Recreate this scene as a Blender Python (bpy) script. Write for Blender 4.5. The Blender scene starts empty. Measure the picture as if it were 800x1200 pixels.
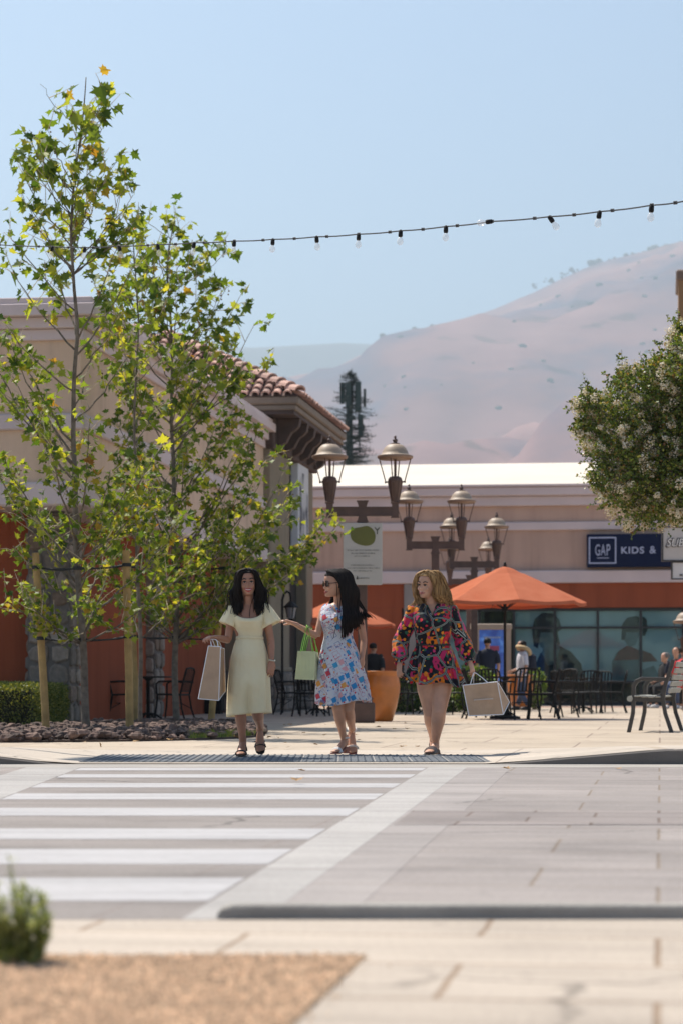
import bpy, math, random
import numpy as np
from mathutils import Vector, Matrix, noise as mnoise
R = math.radians
F = 2833.0          # focal length in photo pixels (85 mm, 36 mm over 1200 px)
CH = 0.65           # camera height
TH = R(7.5)         # the street grid is turned 7.5 degrees from the lens
cs, sn = math.cos(TH), math.sin(TH)
scene = bpy.context.scene
COL = scene.collection
rng = random.Random(7)

def at(px, py, D): return Vector(((px-400)*D/F, D, CH+(800-py)*D/F))
def Dg(py): return F*CH/(py-800)
def gp(px, py):
    D = Dg(py); return Vector(((px-400)*D/F, D, 0))

# ---------------------------------------------------------------- materials
MATS = {}
def nodes_of(name):
    m = bpy.data.materials.new(name); m.use_nodes = True
    nt = m.node_tree; nt.nodes.clear()
    out = nt.nodes.new('ShaderNodeOutputMaterial')
    return m, nt, out
def N(nt, t, **kw):
    n = nt.nodes.new(t)
    for k, v in kw.items(): setattr(n, k, v)
    return n
def ramp(nt, stops, interp='LINEAR'):
    r = N(nt, 'ShaderNodeValToRGB'); cr = r.color_ramp; cr.interpolation = interp
    while len(cr.elements) > 1: cr.elements.remove(cr.elements[-1])
    cr.elements[0].position = stops[0][0]; cr.elements[0].color = (*stops[0][1], 1)
    for p, c in stops[1:]:
        e = cr.elements.new(p); e.color = (*c, 1)
    return r
def L(nt, a, b): nt.links.new(a, b)
def mixc(nt, fac, a, b, mode='MIX'):
    n = N(nt, 'ShaderNodeMix', data_type='RGBA', blend_type=mode)
    for sock, v in ((n.inputs[0], fac), (n.inputs[6], a), (n.inputs[7], b)):
        if hasattr(v, 'is_linked') or hasattr(v, 'links'): L(nt, v, sock)
        elif isinstance(v, (tuple, list)): sock.default_value = (*v, 1) if len(v) == 3 else v
        else: sock.default_value = v
    return n.outputs[2]
def mth(nt, op, a, b=None, c=None):
    n = N(nt, 'ShaderNodeMath', operation=op)
    for i, v in enumerate((a, b, c)):
        if v is None: continue
        if isinstance(v, (int, float)): n.inputs[i].default_value = v
        else: L(nt, v, n.inputs[i])
    return n.outputs[0]
def mat(name, col, rough=0.7, var=0.12, scale=3.0, bump=0.0, bscale=40, metal=0.0, spec=0.5, detail=6, island=0.0):
    if name in MATS: return MATS[name]
    m, nt, out = nodes_of(name)
    b = N(nt, 'ShaderNodeBsdfPrincipled')
    b.inputs['Roughness'].default_value = rough; b.inputs['Metallic'].default_value = metal
    b.inputs['Specular IOR Level'].default_value = spec
    tc = N(nt, 'ShaderNodeTexCoord')
    nz = N(nt, 'ShaderNodeTexNoise'); nz.inputs['Scale'].default_value = scale; nz.inputs['Detail'].default_value = detail
    L(nt, tc.outputs['Object'], nz.inputs['Vector'])
    lo = tuple(max(0, c*(1-var*1.6)) for c in col); hi = tuple(min(1, c*(1+var*1.6)) for c in col)
    r = ramp(nt, [(0.3, lo), (0.7, hi)]); L(nt, nz.outputs[0], r.inputs[0])
    c = r.outputs[0]
    if island:
        g = N(nt, 'ShaderNodeNewGeometry')
        k = ramp(nt, [(0, (1-island,)*3), (1, (1+island*.6, 1+island*.5, 1+island*.4))])
        L(nt, g.outputs['Random Per Island'], k.inputs[0])
        c = mixc(nt, 1.0, c, k.outputs[0], 'MULTIPLY')
    L(nt, c, b.inputs['Base Color'])
    if bump:
        n2 = N(nt, 'ShaderNodeTexNoise'); n2.inputs['Scale'].default_value = bscale; n2.inputs['Detail'].default_value = 5
        L(nt, tc.outputs['Object'], n2.inputs['Vector'])
        bp = N(nt, 'ShaderNodeBump'); bp.inputs['Strength'].default_value = bump; bp.inputs['Distance'].default_value = 0.02
        L(nt, n2.outputs[0], bp.inputs['Height']); L(nt, bp.outputs[0], b.inputs['Normal'])
    L(nt, b.outputs[0], out.inputs[0])
    MATS[name] = m
    return m

def paving(name, col, joint, bw, rh, mortar=.008, offset=.5, var=.1, rot=0, stain=.12, spot=0.0, dark=None):
    """concrete slabs with joints, per-slab tint, stains and fine grain"""
    m, nt, out = nodes_of(name)
    b = N(nt, 'ShaderNodeBsdfPrincipled'); b.inputs['Roughness'].default_value = .85; b.inputs['Specular IOR Level'].default_value = .25
    tc = N(nt, 'ShaderNodeTexCoord'); mp = N(nt, 'ShaderNodeMapping'); mp.inputs['Rotation'].default_value = (0, 0, rot)
    L(nt, tc.outputs['Object'], mp.inputs[0])
    # wobble
    wz = N(nt, 'ShaderNodeTexNoise'); wz.inputs['Scale'].default_value = 6; L(nt, mp.outputs[0], wz.inputs[0])
    sc = N(nt, 'ShaderNodeVectorMath', operation='SCALE'); sc.inputs['Scale'].default_value = .012; L(nt, wz.outputs['Color'], sc.inputs[0])
    ad = N(nt, 'ShaderNodeVectorMath', operation='ADD'); L(nt, mp.outputs[0], ad.inputs[0]); L(nt, sc.outputs[0], ad.inputs[1])
    bt = N(nt, 'ShaderNodeTexBrick'); bt.offset = offset; bt.inputs['Scale'].default_value = 1
    bt.inputs['Brick Width'].default_value = bw; bt.inputs['Row Height'].default_value = rh; bt.inputs['Mortar Size'].default_value = mortar
    bt.inputs['Mortar Smooth'].default_value = .3
    bt.inputs['Color1'].default_value = (*[c*(1-var) for c in col], 1); bt.inputs['Color2'].default_value = (*[c*(1+var) for c in col], 1)
    bt.inputs['Mortar'].default_value = (*joint, 1); L(nt, ad.outputs[0], bt.inputs[0])
    n1 = N(nt, 'ShaderNodeTexNoise'); n1.inputs['Scale'].default_value = .9; n1.inputs['Detail'].default_value = 8; n1.inputs['Roughness'].default_value = .65
    L(nt, tc.outputs['Object'], n1.inputs[0])
    r1 = ramp(nt, [(.3, (1-stain*2,)*3), (.5, (1,)*3), (.75, (1+stain,)*3)]); L(nt, n1.outputs[0], r1.inputs[0])
    c = mixc(nt, 1, bt.outputs[0], r1.outputs[0], 'MULTIPLY')
    n2 = N(nt, 'ShaderNodeTexNoise'); n2.inputs['Scale'].default_value = 55; n2.inputs['Detail'].default_value = 3
    L(nt, tc.outputs['Object'], n2.inputs[0])
    r2 = ramp(nt, [(.3, (.86,)*3), (.7, (1.1,)*3)]); L(nt, n2.outputs[0], r2.inputs[0])
    c = mixc(nt, 1, c, r2.outputs[0], 'MULTIPLY')
    # hairline cracks, only where a broad noise lets them through
    cv_ = N(nt, 'ShaderNodeTexVoronoi', feature='DISTANCE_TO_EDGE'); cv_.inputs['Scale'].default_value = .55; cd_ = N(nt, 'ShaderNodeVectorMath', operation='ADD'); L(nt, tc.outputs['Object'], cd_.inputs[0]); cs_ = N(nt, 'ShaderNodeVectorMath', operation='SCALE'); cs_.inputs['Scale'].default_value = .5; cn_ = N(nt, 'ShaderNodeTexNoise'); cn_.inputs['Scale'].default_value = 2.5; cn_.inputs['Detail'].default_value = 6; L(nt, tc.outputs['Object'], cn_.inputs[0]); L(nt, cn_.outputs['Color'], cs_.inputs[0]); L(nt, cs_.outputs[0], cd_.inputs[1]); L(nt, cd_.outputs[0], cv_.inputs[0])
    rc = ramp(nt, [(0, (.45,)*3), (.006, (.6,)*3), (.012, (1,)*3)]); L(nt, cv_.outputs[0], rc.inputs[0])
    gate = ramp(nt, [(.52, (0,)*3), (.6, (1,)*3)]); gn = N(nt, 'ShaderNodeTexNoise'); gn.inputs['Scale'].default_value = .35; L(nt, tc.outputs['Object'], gn.inputs[0]); L(nt, gn.outputs[0], gate.inputs[0])
    c = mixc(nt, gate.outputs[0], c, mixc(nt, 1, c, rc.outputs[0], 'MULTIPLY'))
    # directional scuffs
    sm = N(nt, 'ShaderNodeMapping'); sm.inputs['Scale'].default_value = (.35, 3.2, 1); L(nt, tc.outputs['Object'], sm.inputs[0]); sn_ = N(nt, 'ShaderNodeTexNoise'); sn_.inputs['Scale'].default_value = 1.6; sn_.inputs['Detail'].default_value = 7; L(nt, sm.outputs[0], sn_.inputs[0])
    rs_ = ramp(nt, [(.35, (.88,)*3), (.55, (1.02,)*3), (.75, (1.06,)*3)]); L(nt, sn_.outputs[0], rs_.inputs[0]); c = mixc(nt, 1, c, rs_.outputs[0], 'MULTIPLY')
    # gum spots / small stains
    v = N(nt, 'ShaderNodeTexVoronoi'); v.inputs['Scale'].default_value = 2.3; L(nt, tc.outputs['Object'], v.inputs[0])
    r3 = ramp(nt, [(0, (.6,)*3), (.05, (.72,)*3), (.075, (1,)*3)]); L(nt, v.outputs['Distance'], r3.inputs[0])
    c = mixc(nt, .7, c, r3.outputs[0], 'MULTIPLY')
    L(nt, c, b.inputs['Base Color'])
    bp = N(nt, 'ShaderNodeBump'); bp.inputs['Strength'].default_value = .35; bp.inputs['Distance'].default_value = .006
    h = mth(nt, 'SUBTRACT', n2.outputs[0], mth(nt, 'MULTIPLY', bt.outputs['Fac'], 3.0))
    L(nt, h, bp.inputs['Height']); L(nt, bp.outputs[0], b.inputs['Normal'])
    L(nt, b.outputs[0], out.inputs[0]); MATS[name] = m
    return m

def leafmat(name, stops, trans=.45, rough=.45, tint=1.3):
    m, nt, out = nodes_of(name)
    g = N(nt, 'ShaderNodeNewGeometry'); r = ramp(nt, stops); L(nt, g.outputs['Random Per Island'], r.inputs[0])
    d = N(nt, 'ShaderNodeBsdfPrincipled'); d.inputs['Roughness'].default_value = rough; L(nt, r.outputs[0], d.inputs['Base Color'])
    d.inputs['Specular IOR Level'].default_value = .4
    t = N(nt, 'ShaderNodeBsdfTranslucent')
    c = mixc(nt, 1, r.outputs[0], (tint*1.25, tint*1.15, tint*.5), 'MULTIPLY'); L(nt, c, t.inputs[0])
    mx = N(nt, 'ShaderNodeMixShader'); mx.inputs[0].default_value = trans
    L(nt, d.outputs[0], mx.inputs[1]); L(nt, t.outputs[0], mx.inputs[2]); L(nt, mx.outputs[0], out.inputs[0])
    MATS[name] = m; return m

def stucco(name, col, streak=.10):
    m, nt, out = nodes_of(name); b = N(nt, 'ShaderNodeBsdfPrincipled'); b.inputs['Roughness'].default_value = .95; b.inputs['Specular IOR Level'].default_value = .2
    tc = N(nt, 'ShaderNodeTexCoord'); m1 = N(nt, 'ShaderNodeMapping'); m1.inputs['Scale'].default_value = (2.2, 2.2, .18); L(nt, tc.outputs['Object'], m1.inputs[0])
    n1 = N(nt, 'ShaderNodeTexNoise'); n1.inputs['Scale'].default_value = 1.2; n1.inputs['Detail'].default_value = 8; n1.inputs['Roughness'].default_value = .65; L(nt, m1.outputs[0], n1.inputs[0])
    n2 = N(nt, 'ShaderNodeTexNoise'); n2.inputs['Scale'].default_value = .45; n2.inputs['Detail'].default_value = 6; L(nt, tc.outputs['Object'], n2.inputs[0])
    r1 = ramp(nt, [(.3, (1-streak*1.6,)*3), (.5, (1,)*3), (.75, (1+streak*.6,)*3)]); L(nt, n1.outputs[0], r1.inputs[0]); r2 = ramp(nt, [(.3, (.90, .89, .88)), (.7, (1.07, 1.06, 1.05))]); L(nt, n2.outputs[0], r2.inputs[0])
    c = mixc(nt, 1, r1.outputs[0], r2.outputs[0], 'MULTIPLY'); c = mixc(nt, 1, c, col, 'MULTIPLY'); L(nt, c, b.inputs['Base Color'])
    n3 = N(nt, 'ShaderNodeTexNoise'); n3.inputs['Scale'].default_value = 38; n3.inputs['Detail'].default_value = 5; L(nt, tc.outputs['Object'], n3.inputs[0]); bp = N(nt, 'ShaderNodeBump'); bp.inputs['Strength'].default_value = .5; bp.inputs['Distance'].default_value = .02; L(nt, n3.outputs[0], bp.inputs['Height']); L(nt, bp.outputs[0], b.inputs['Normal'])
    L(nt, b.outputs[0], out.inputs[0]); MATS[name] = m; return m
# ---------------------------------------------------------------- mesh building
class MB:
    def __init__(s): s.v = []; s.f = []; s.mi = []
    def add(s, vs, fs, mi=0):
        o = len(s.v); s.v += [Vector(p) for p in vs]; s.f += [tuple(i+o for i in f) for f in fs]; s.mi += [mi]*len(fs); return s
    def box(s, x0, x1, y0, y1, z0, z1, M=None, mi=0, b=0):
        if b:
            # chamfered along all vertical / horizontal edges by insetting (8 corner points -> 24)
            b = min(b, abs(x1-x0)*.45, abs(y1-y0)*.45, abs(z1-z0)*.45)
            import itertools
            vs = []; 
            X = (x0, x1); Y = (y0, y1); Z = (z0, z1); idx = {}
            for i, j, k in itertools.product((0, 1), repeat=3):
                sx = b if i == 0 else -b; sy = b if j == 0 else -b; sz = b if k == 0 else -b
                idx[i, j, k, 0] = len(vs); vs.append((X[i], Y[j]+sy, Z[k]+sz))
                idx[i, j, k, 1] = len(vs); vs.append((X[i]+sx, Y[j], Z[k]+sz))
                idx[i, j, k, 2] = len(vs); vs.append((X[i]+sx, Y[j]+sy, Z[k]))
            fs = []
            fs.append([idx[0,0,0,0], idx[0,0,1,0], idx[0,1,1,0], idx[0,1,0,0]]); fs.append([idx[1,0,0,0], idx[1,1,0,0], idx[1,1,1,0], idx[1,0,1,0]])
            fs.append([idx[0,0,0,1], idx[1,0,0,1], idx[1,0,1,1], idx[0,0,1,1]]); fs.append([idx[0,1,0,1], idx[0,1,1,1], idx[1,1,1,1], idx[1,1,0,1]])
            fs.append([idx[0,0,0,2], idx[0,1,0,2], idx[1,1,0,2], idx[1,0,0,2]]); fs.append([idx[0,0,1,2], idx[1,0,1,2], idx[1,1,1,2], idx[0,1,1,2]])
            for j in (0, 1):
                for k in (0, 1): fs.append([idx[0,j,k,1], idx[1,j,k,1], idx[1,j,k,2], idx[0,j,k,2]])
            for i in (0, 1):
                for k in (0, 1): fs.append([idx[i,0,k,0], idx[i,1,k,0], idx[i,1,k,2], idx[i,0,k,2]])
            for i in (0, 1):
                for j in (0, 1): fs.append([idx[i,j,0,0], idx[i,j,1,0], idx[i,j,1,1], idx[i,j,0,1]])
            for i, j, k in itertools.product((0, 1), repeat=3): fs.append([idx[i,j,k,0], idx[i,j,k,1], idx[i,j,k,2]])
        else:
            vs = [(x, y, z) for z in (z0, z1) for y in (y0, y1) for x in (x0, x1)]
            fs = [(0, 2, 3, 1), (4, 5, 7, 6), (0, 1, 5, 4), (2, 6, 7, 3), (0, 4, 6, 2), (1, 3, 7, 5)]
        vs = [Vector(p) for p in vs]
        if M is not None: vs = [M @ p for p in vs]
        return s.add(vs, fs, mi)
    def bar(s, a, b, w, h=None, mi=0, up=(0, 0, 1)):
        a = Vector(a); b = Vector(b); d = b-a; l = d.length
        if l < 1e-6: return s
        z = d/l; upv = Vector(up)
        if abs(z.dot(upv)) > .98: upv = Vector((0, 1, 0))
        x = upv.cross(z).normalized(); y = z.cross(x); h = h or w
        M = Matrix((x, y, z)).transposed().to_4x4(); M.translation = a
        return s.box(-w/2, w/2, -h/2, h/2, 0, l, M, mi)
    def tube(s, pts, rad, n=8, cap=True, ref=(0, 1, 0), mi=0, closed=False):
        """rad: float | list of float | list of (a,b); a lies along ref x tangent, b along the other"""
        pts = [Vector(p) for p in pts]; k = len(pts)
        if not isinstance(rad, (list, tuple)): rad = [rad]*k
        vs = []; prev = None
        for i, p in enumerate(pts):
            t = (pts[min(i+1, k-1)]-pts[max(i-1, 0)])
            if t.length < 1e-9: t = Vector((0, 0, 1))
            t.normalize()
            r = Vector(ref)
            if prev is None:
                if abs(t.dot(r)) > .95: r = Vector((1, 0, 0)) if abs(t.x) < .9 else Vector((0, 0, 1))
                x = r.cross(t).normalized()
            else:
                x = prev - t*prev.dot(t)
                x = x.normalized() if x.length > 1e-6 else prev
            prev = x; y = t.cross(x)
            a, b = rad[i] if isinstance(rad[i], (tuple, list)) else (rad[i], rad[i])
            for j in range(n):
                th = 2*math.pi*j/n
                vs.append(p+x*(a*math.cos(th))+y*(b*math.sin(th)))
        fs = []
        for i in range(k-1):
            for j in range(n):
                fs.append((i*n+j, i*n+(j+1) % n, (i+1)*n+(j+1) % n, (i+1)*n+j))
        if cap: fs.append(tuple(range(n-1, -1, -1))); fs.append(tuple(range((k-1)*n, k*n)))
        return s.add(vs, fs, mi)
    def rings(s, rs, n=24, cap=True, fn=None, mi=0):
        """horizontal rings (cx,cy,z,rx,ry); fn(i,theta,x,y,z)->vector edits"""
        vs = []
        for i, (cx, cy, z, rx, ry) in enumerate(rs):
            for j in range(n):
                th = 2*math.pi*j/n; p = Vector((cx+rx*math.cos(th), cy+ry*math.sin(th), z))
                if fn: p = fn(i, th, p, Vector((cx, cy, z)))
                vs.append(p)
        fs = []; k = len(rs)
        for i in range(k-1):
            for j in range(n): fs.append((i*n+j, i*n+(j+1) % n, (i+1)*n+(j+1) % n, (i+1)*n+j))
        if cap: fs.append(tuple(range(n-1, -1, -1))); fs.append(tuple(range((k-1)*n, k*n)))
        return s.add(vs, fs, mi)
    def lathe(s, prof, c=(0, 0, 0), n=24, cap=True, mi=0, M=None):
        c = Vector(c); vs = []
        for r, z in prof:
            for j in range(n):
                th = 2*math.pi*j/n; p = Vector((r*math.cos(th), r*math.sin(th), z))
                vs.append((M @ p if M else p)+c)
        fs = []; k = len(prof)
        for i in range(k-1):
            for j in range(n): fs.append((i*n+j, i*n+(j+1) % n, (i+1)*n+(j+1) % n, (i+1)*n+j))
        if cap: fs.append(tuple(range(n-1, -1, -1))); fs.append(tuple(range((k-1)*n, k*n)))
        return s.add(vs, fs, mi)
    def prism(s, pts, axis, d0, d1, mi=0, M=None):
        """2D polygon extruded; axis 'z','y' or 'x' (pts are the other two coords in order)"""
        def mk(p, d):
            return {'z': (p[0], p[1], d), 'y': (p[0], d, p[1]), 'x': (d, p[0], p[1])}[axis]
        n = len(pts); vs = [Vector(mk(p, d0)) for p in pts]+[Vector(mk(p, d1)) for p in pts]
        if M is not None: vs = [M @ p for p in vs]
        fs = [tuple(range(n)), tuple(range(2*n-1, n-1, -1))]+[(i, (i+1) % n+0, (i+1) % n+n, i+n) for i in range(n)]
        return s.add(vs, fs, mi)
    def ball(s, c, r, n=10, m=6, mi=0, jit=0, rg=None):
        c = Vector(c); r = r if isinstance(r, (tuple, list)) else (r, r, r)
        vs = [c+Vector((0, 0, -r[2]))]
        for i in range(1, m):
            ph = math.pi*i/m-math.pi/2
            for j in range(n):
                th = 2*math.pi*j/n; k = 1+(rg.uniform(-jit, jit) if jit else 0)
                vs.append(c+Vector((r[0]*k*math.cos(ph)*math.cos(th), r[1]*k*math.cos(ph)*math.sin(th), r[2]*k*math.sin(ph))))
        vs.append(c+Vector((0, 0, r[2]))); fs = []
        for j in range(n): fs.append((0, 1+(j+1) % n, 1+j)); fs.append((len(vs)-1, 1+(m-2)*n+j, 1+(m-2)*n+(j+1) % n))
        for i in range(m-2):
            for j in range(n): fs.append((1+i*n+j, 1+i*n+(j+1) % n, 1+(i+1)*n+(j+1) % n, 1+(i+1)*n+j))
        return s.add(vs, fs, mi)
    def mesh(s, name='m', smooth=False):
        me = bpy.data.meshes.new(name); me.from_pydata([tuple(v) for v in s.v], [], s.f)
        if any(s.mi): me.polygons.foreach_set('material_index', s.mi)
        if smooth: me.polygons.foreach_set('use_smooth', [True]*len(me.polygons))
        me.update(); return me

RM = {}
def tag(o, label=None, cat=None, group=None, kind=None):
    if label: o['label'] = label
    if cat: o['category'] = cat
    if group: o['group'] = group
    if kind: o['kind'] = kind
    return o
def thing(name, label, cat, loc=(0, 0, 0), rz=0, group=None):
    o = bpy.data.objects.new(name, None); COL.objects.link(o); o.empty_display_size = .2
    o.location = loc; o.rotation_euler = (0, 0, rz)
    RM[o.name] = Matrix.Translation(Vector(loc)) @ Matrix.Rotation(rz, 4, 'Z')
    return tag(o, label, cat, group)
def obj(name, mb, m, parent=None, smooth=False, world=False, bevel=0, normals=True, loc=None, rz=0):
    """one mesh object. world=True: vertices are world coordinates and get moved into the parent's frame"""
    me = mb if isinstance(mb, bpy.types.Mesh) else None
    if me is None:
        if world and parent is not None:
            inv = RM[parent.name].inverted(); t = MB(); t.v = [inv @ p for p in mb.v]; t.f = mb.f; t.mi = mb.mi; mb = t
        me = mb.mesh(name, smooth)
        if normals:
            import bmesh
            bm = bmesh.new(); bm.from_mesh(me); bmesh.ops.recalc_face_normals(bm, faces=bm.faces); bm.to_mesh(me); bm.free()
    for x in (m if isinstance(m, (list, tuple)) else [m]): me.materials.append(x)
    o = bpy.data.objects.new(name, me); COL.objects.link(o)
    if loc is not None: o.location = loc
    if rz: o.rotation_euler = (0, 0, rz)
    if parent is not None: o.parent = parent; RM[o.name] = RM[parent.name]
    else: RM[o.name] = Matrix.Translation(Vector(loc or (0, 0, 0))) @ Matrix.Rotation(rz, 4, 'Z')
    if bevel:
        md = o.modifiers.new('Bevel', 'BEVEL'); md.width = bevel; md.segments = 2; md.limit_method = 'ANGLE'
    return o
def struct(name, mb, m, **k): o = obj(name, mb, m, **k); o['kind'] = 'structure'; return o
def dup(root, loc, rz, label, group=None):
    def cp(o, parent=None):
        c = o.copy(); COL.objects.link(c)
        if parent is not None: c.parent = parent
        for ch in list(o.children): cp(ch, c)
        return c
    r = cp(root); r.location = loc; r.rotation_euler = (0, 0, rz); r['label'] = label
    if group: r['group'] = group
    return r
def remeshed(mb, voxel=.006, smooth=3, fac=.5):
    """join overlapping closed pieces into one continuous skin"""
    me = mb.mesh('raw')
    import bmesh
    bm = bmesh.new(); bm.from_mesh(me); bmesh.ops.recalc_face_normals(bm, faces=bm.faces); bm.to_mesh(me); bm.free()
    o = bpy.data.objects.new('tmp', me); COL.objects.link(o)
    md = o.modifiers.new('r', 'REMESH'); md.mode = 'VOXEL'; md.voxel_size = voxel; md.use_smooth_shade = True
    if smooth:
        sm = o.modifiers.new('s', 'SMOOTH'); sm.factor = fac; sm.iterations = smooth
    dg = bpy.context.evaluated_depsgraph_get(); dg.update()
    out = bpy.data.meshes.new_from_object(o.evaluated_get(dg))
    bpy.data.objects.remove(o); bpy.data.meshes.remove(me)
    out.polygons.foreach_set('use_smooth', [True]*len(out.polygons))
    return out
def text_mb(txt, size, depth=.01, sx=1.0, shear=0, offset=0, spacing=1.0, M=None):
    """letters standing in the XZ plane, facing -Y"""
    cu = bpy.data.curves.new('t', 'FONT'); cu.body = txt; cu.size = size; cu.extrude = depth/2; cu.shear = shear; cu.offset = offset
    cu.space_character = spacing; cu.resolution_u = 4
    o = bpy.data.objects.new('t', cu); COL.objects.link(o)
    dg = bpy.context.evaluated_depsgraph_get(); dg.update()
    me = bpy.data.meshes.new_from_object(o.evaluated_get(dg))
    mb = MB(); T = Matrix(((sx, 0, 0, 0), (0, 0, -1, 0), (0, 1, 0, 0), (0, 0, 0, 1)))
    if M is not None: T = M @ T
    mb.add([T @ v.co for v in me.vertices], [tuple(p.vertices) for p in me.polygons])
    bpy.data.objects.remove(o); bpy.data.meshes.remove(me)
    return mb
def toworld(u, v, z, o): return Vector((o[0]+u*cs+v*sn, o[1]-u*sn+v*cs, z))
# ---------------------------------------------------------------- camera, light
cam = bpy.data.cameras.new('camera'); camo = bpy.data.objects.new('camera', cam); COL.objects.link(camo)
camo.location = (0, 0, CH); camo.rotation_euler = (R(90), 0, 0)
cam.lens = 85; cam.sensor_width = 36; cam.sensor_fit = 'AUTO'; cam.shift_y = 200/1200
cam.clip_start = .1; cam.clip_end = 30000
cam.dof.use_dof = True; cam.dof.focus_distance = 21.3; cam.dof.aperture_fstop = 3.4
scene.camera = camo
SUN_EL = R(60); sdir = Vector((-.70, .714, 0)).normalized()
tosun = Vector((sdir.x*math.cos(SUN_EL), sdir.y*math.cos(SUN_EL), math.sin(SUN_EL)))
sl = bpy.data.lights.new('sun', 'SUN'); sl.energy = 5.0; sl.angle = R(.53); sl.color = (1, .94, .84)
so = bpy.data.objects.new('sun', sl); COL.objects.link(so)
so.rotation_euler = tosun.to_track_quat('Z', 'Y').to_euler(); so.location = (-20, 40, 60)
w = bpy.data.worlds.new('World'); scene.world = w; w.use_nodes = True
wn = w.node_tree; wn.nodes.clear()
sky = wn.nodes.new('ShaderNodeTexSky'); sky.sky_type = 'NISHITA'; sky.sun_disc = False
sky.sun_elevation = SUN_EL; sky.sun_rotation = math.atan2(tosun.x, tosun.y)
sky.air_density = 1.0; sky.dust_density = 0.5; sky.ozone_density = 2.6
bg = wn.nodes.new('ShaderNodeBackground'); bg.inputs[1].default_value = .088
wo = wn.nodes.new('ShaderNodeOutputWorld')
wn.links.new(sky.outputs[0], bg.inputs[0]); wn.links.new(bg.outputs[0], wo.inputs[0])
vs = scene.view_settings; vs.view_transform = 'Standard'; vs.look = 'None'; vs.gamma = 1; vs.exposure = .68; vs.use_curve_mapping = False
scene.cycles.max_bounces = 6; scene.cycles.diffuse_bounces = 3; scene.cycles.glossy_bounces = 2; scene.cycles.transparent_max_bounces = 16
scene.cycles.transmission_bounces = 4; scene.cycles.volume_bounces = 0
scene.cycles.use_denoising = True

# ---------------------------------------------------------------- ground
def sheet(name, poly, z, m, kind='structure', thick=0):
    """flat polygon in grid coordinates (lu,lv), object turned with the street grid"""
    mb = MB()
    if thick: mb.prism(poly, 'z', z-thick, z)
    else: mb.add([(p[0], p[1], z) for p in poly], [tuple(range(len(poly)))])
    o = obj(name, mb, m, rz=-TH); o['kind'] = kind
    return o
def uv(x, y): return (x*cs-y*sn, x*sn+y*cs)
def gl(px, py):
    p = gp(px, py); return uv(p.x, p.y)
soil = mat('soil', (.3, .24, .17), .95, .2, .05, detail=8)
mb = MB(); mb.add([(-5800, -270, -.35), (8200, -270, -.35), (8200, 11200, -.35), (-5800, 11200, -.35)], [(0, 1, 2, 3)])
struct('ground', mb, soil)

near_c = paving('near_concrete', (.43, .36, .295), (.27, .19, .13), 1.05, .62, .009, .43, .06, stain=.08)
plaza_c = paving('plaza_concrete', (.43, .35, .27), (.25, .19, .15), 1.9, 2.4, .012, .45, .06, stain=.09)
road_c = paving('road_slabs', (.275, .24, .222), (.21, .165, .13), 1.1, .78, .008, .37, .09, stain=.10)
strip_c = paving('road_strip', (.245, .21, .195), (.16, .12, .10), .62, .42, .009, .5, .12, stain=.12)
band_c = paving('road_band', (.36, .335, .315), (.24, .2, .18), 40, 2.1, .01, .5, .05, stain=.08)
cross_c = paving('crosswalk_asphalt', (.24, .21, .192), (.22, .18, .16), 3.1, 40, .006, .5, .05, stain=.14)
gut_c = mat('gutter_concrete', (.31, .28, .25), .9, .08, 2, .2, 60)

# near side: pavement slab, its gravel bed cut out beside it
E = 6.62                                  # depth where the pavement ends on the near side (photo row 1078)
# the road bed goes under everything between the two pavements
def wsheet(name, poly, z, m, thick=.003):
    mb = MB(); q = [uv(*p) for p in poly]
    if thick: mb.prism(q, 'z', z-thick, z)
    else: mb.add([(a, b, z) for a, b in q], [tuple(range(len(q)))])
    return struct(name, mb, m, rz=-TH)
# right side line of gravel bed
g1 = gp(428, 1122); g2 = gp(345, 1200); d = (g2-g1); g3 = g1+d*3.2
wsheet('sidewalk', [(-12, 1.0), (14, 1.0), (14, 6.66), (-12, 6.6)], 0, near_c, .12)
wsheet('road', [(-60, 6.5), (80, 6.5), (80, 20.6), (-60, 20.6)], -.004, road_c)
# crosswalk field
def rightline(py, px0=210, py0=1078, px1=505, py1=898):
    a = gp(px0, py0); b = gp(px1, py1); y = Dg(py); t = (y-a.y)/(b.y-a.y); return a.x+(b.x-a.x)*t
def lx_at(D, a, b): t = (D-a.y)/(b.y-a.y); return a.x+(b.x-a.x)*t
RA, RB = gp(210, 1078), gp(503, 898)       # inner edge of right border
SA, SB = gp(305, 1078), gp(548, 898)       # outer edge of right border
TA, TB = gp(402, 1078), gp(600, 898)       # joint further right
LA, LB = gp(0, 936), gp(92, 900)         # inner edge of left border (left side)
LD = lambda D: lx_at(D, LA, LB)
D0, D1 = 6.66, 18.62
def quad(a, b, c, d_): return [tuple(a), tuple(b), tuple(c), tuple(d_)]
def strip(name, la, lb, ra, rb, d0, d1, z, m):
    return wsheet(name, [(lx_at(d0, la, lb), d0), (lx_at(d0, ra, rb), d0), (lx_at(d1, ra, rb), d1), (lx_at(d1, la, lb), d1)], z, m)
strip('crosswalk', LA, LB, RA, RB, D0, D1, -.0028, cross_c)
strip('crosswalk_border_band', RA, RB, SA, SB, D0, D1, -.0020, MATS['road_band'])
white, nt, out = nodes_of('road_paint'); pb_ = N(nt, 'ShaderNodeBsdfPrincipled'); pb_.inputs['Roughness'].default_value = .8; tc = N(nt, 'ShaderNodeTexCoord')
pn = N(nt, 'ShaderNodeTexNoise'); pn.inputs['Scale'].default_value = 16; pn.inputs['Detail'].default_value = 9; pn.inputs['Roughness'].default_value = .75; L(nt, tc.outputs['Object'], pn.inputs[0])
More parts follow.
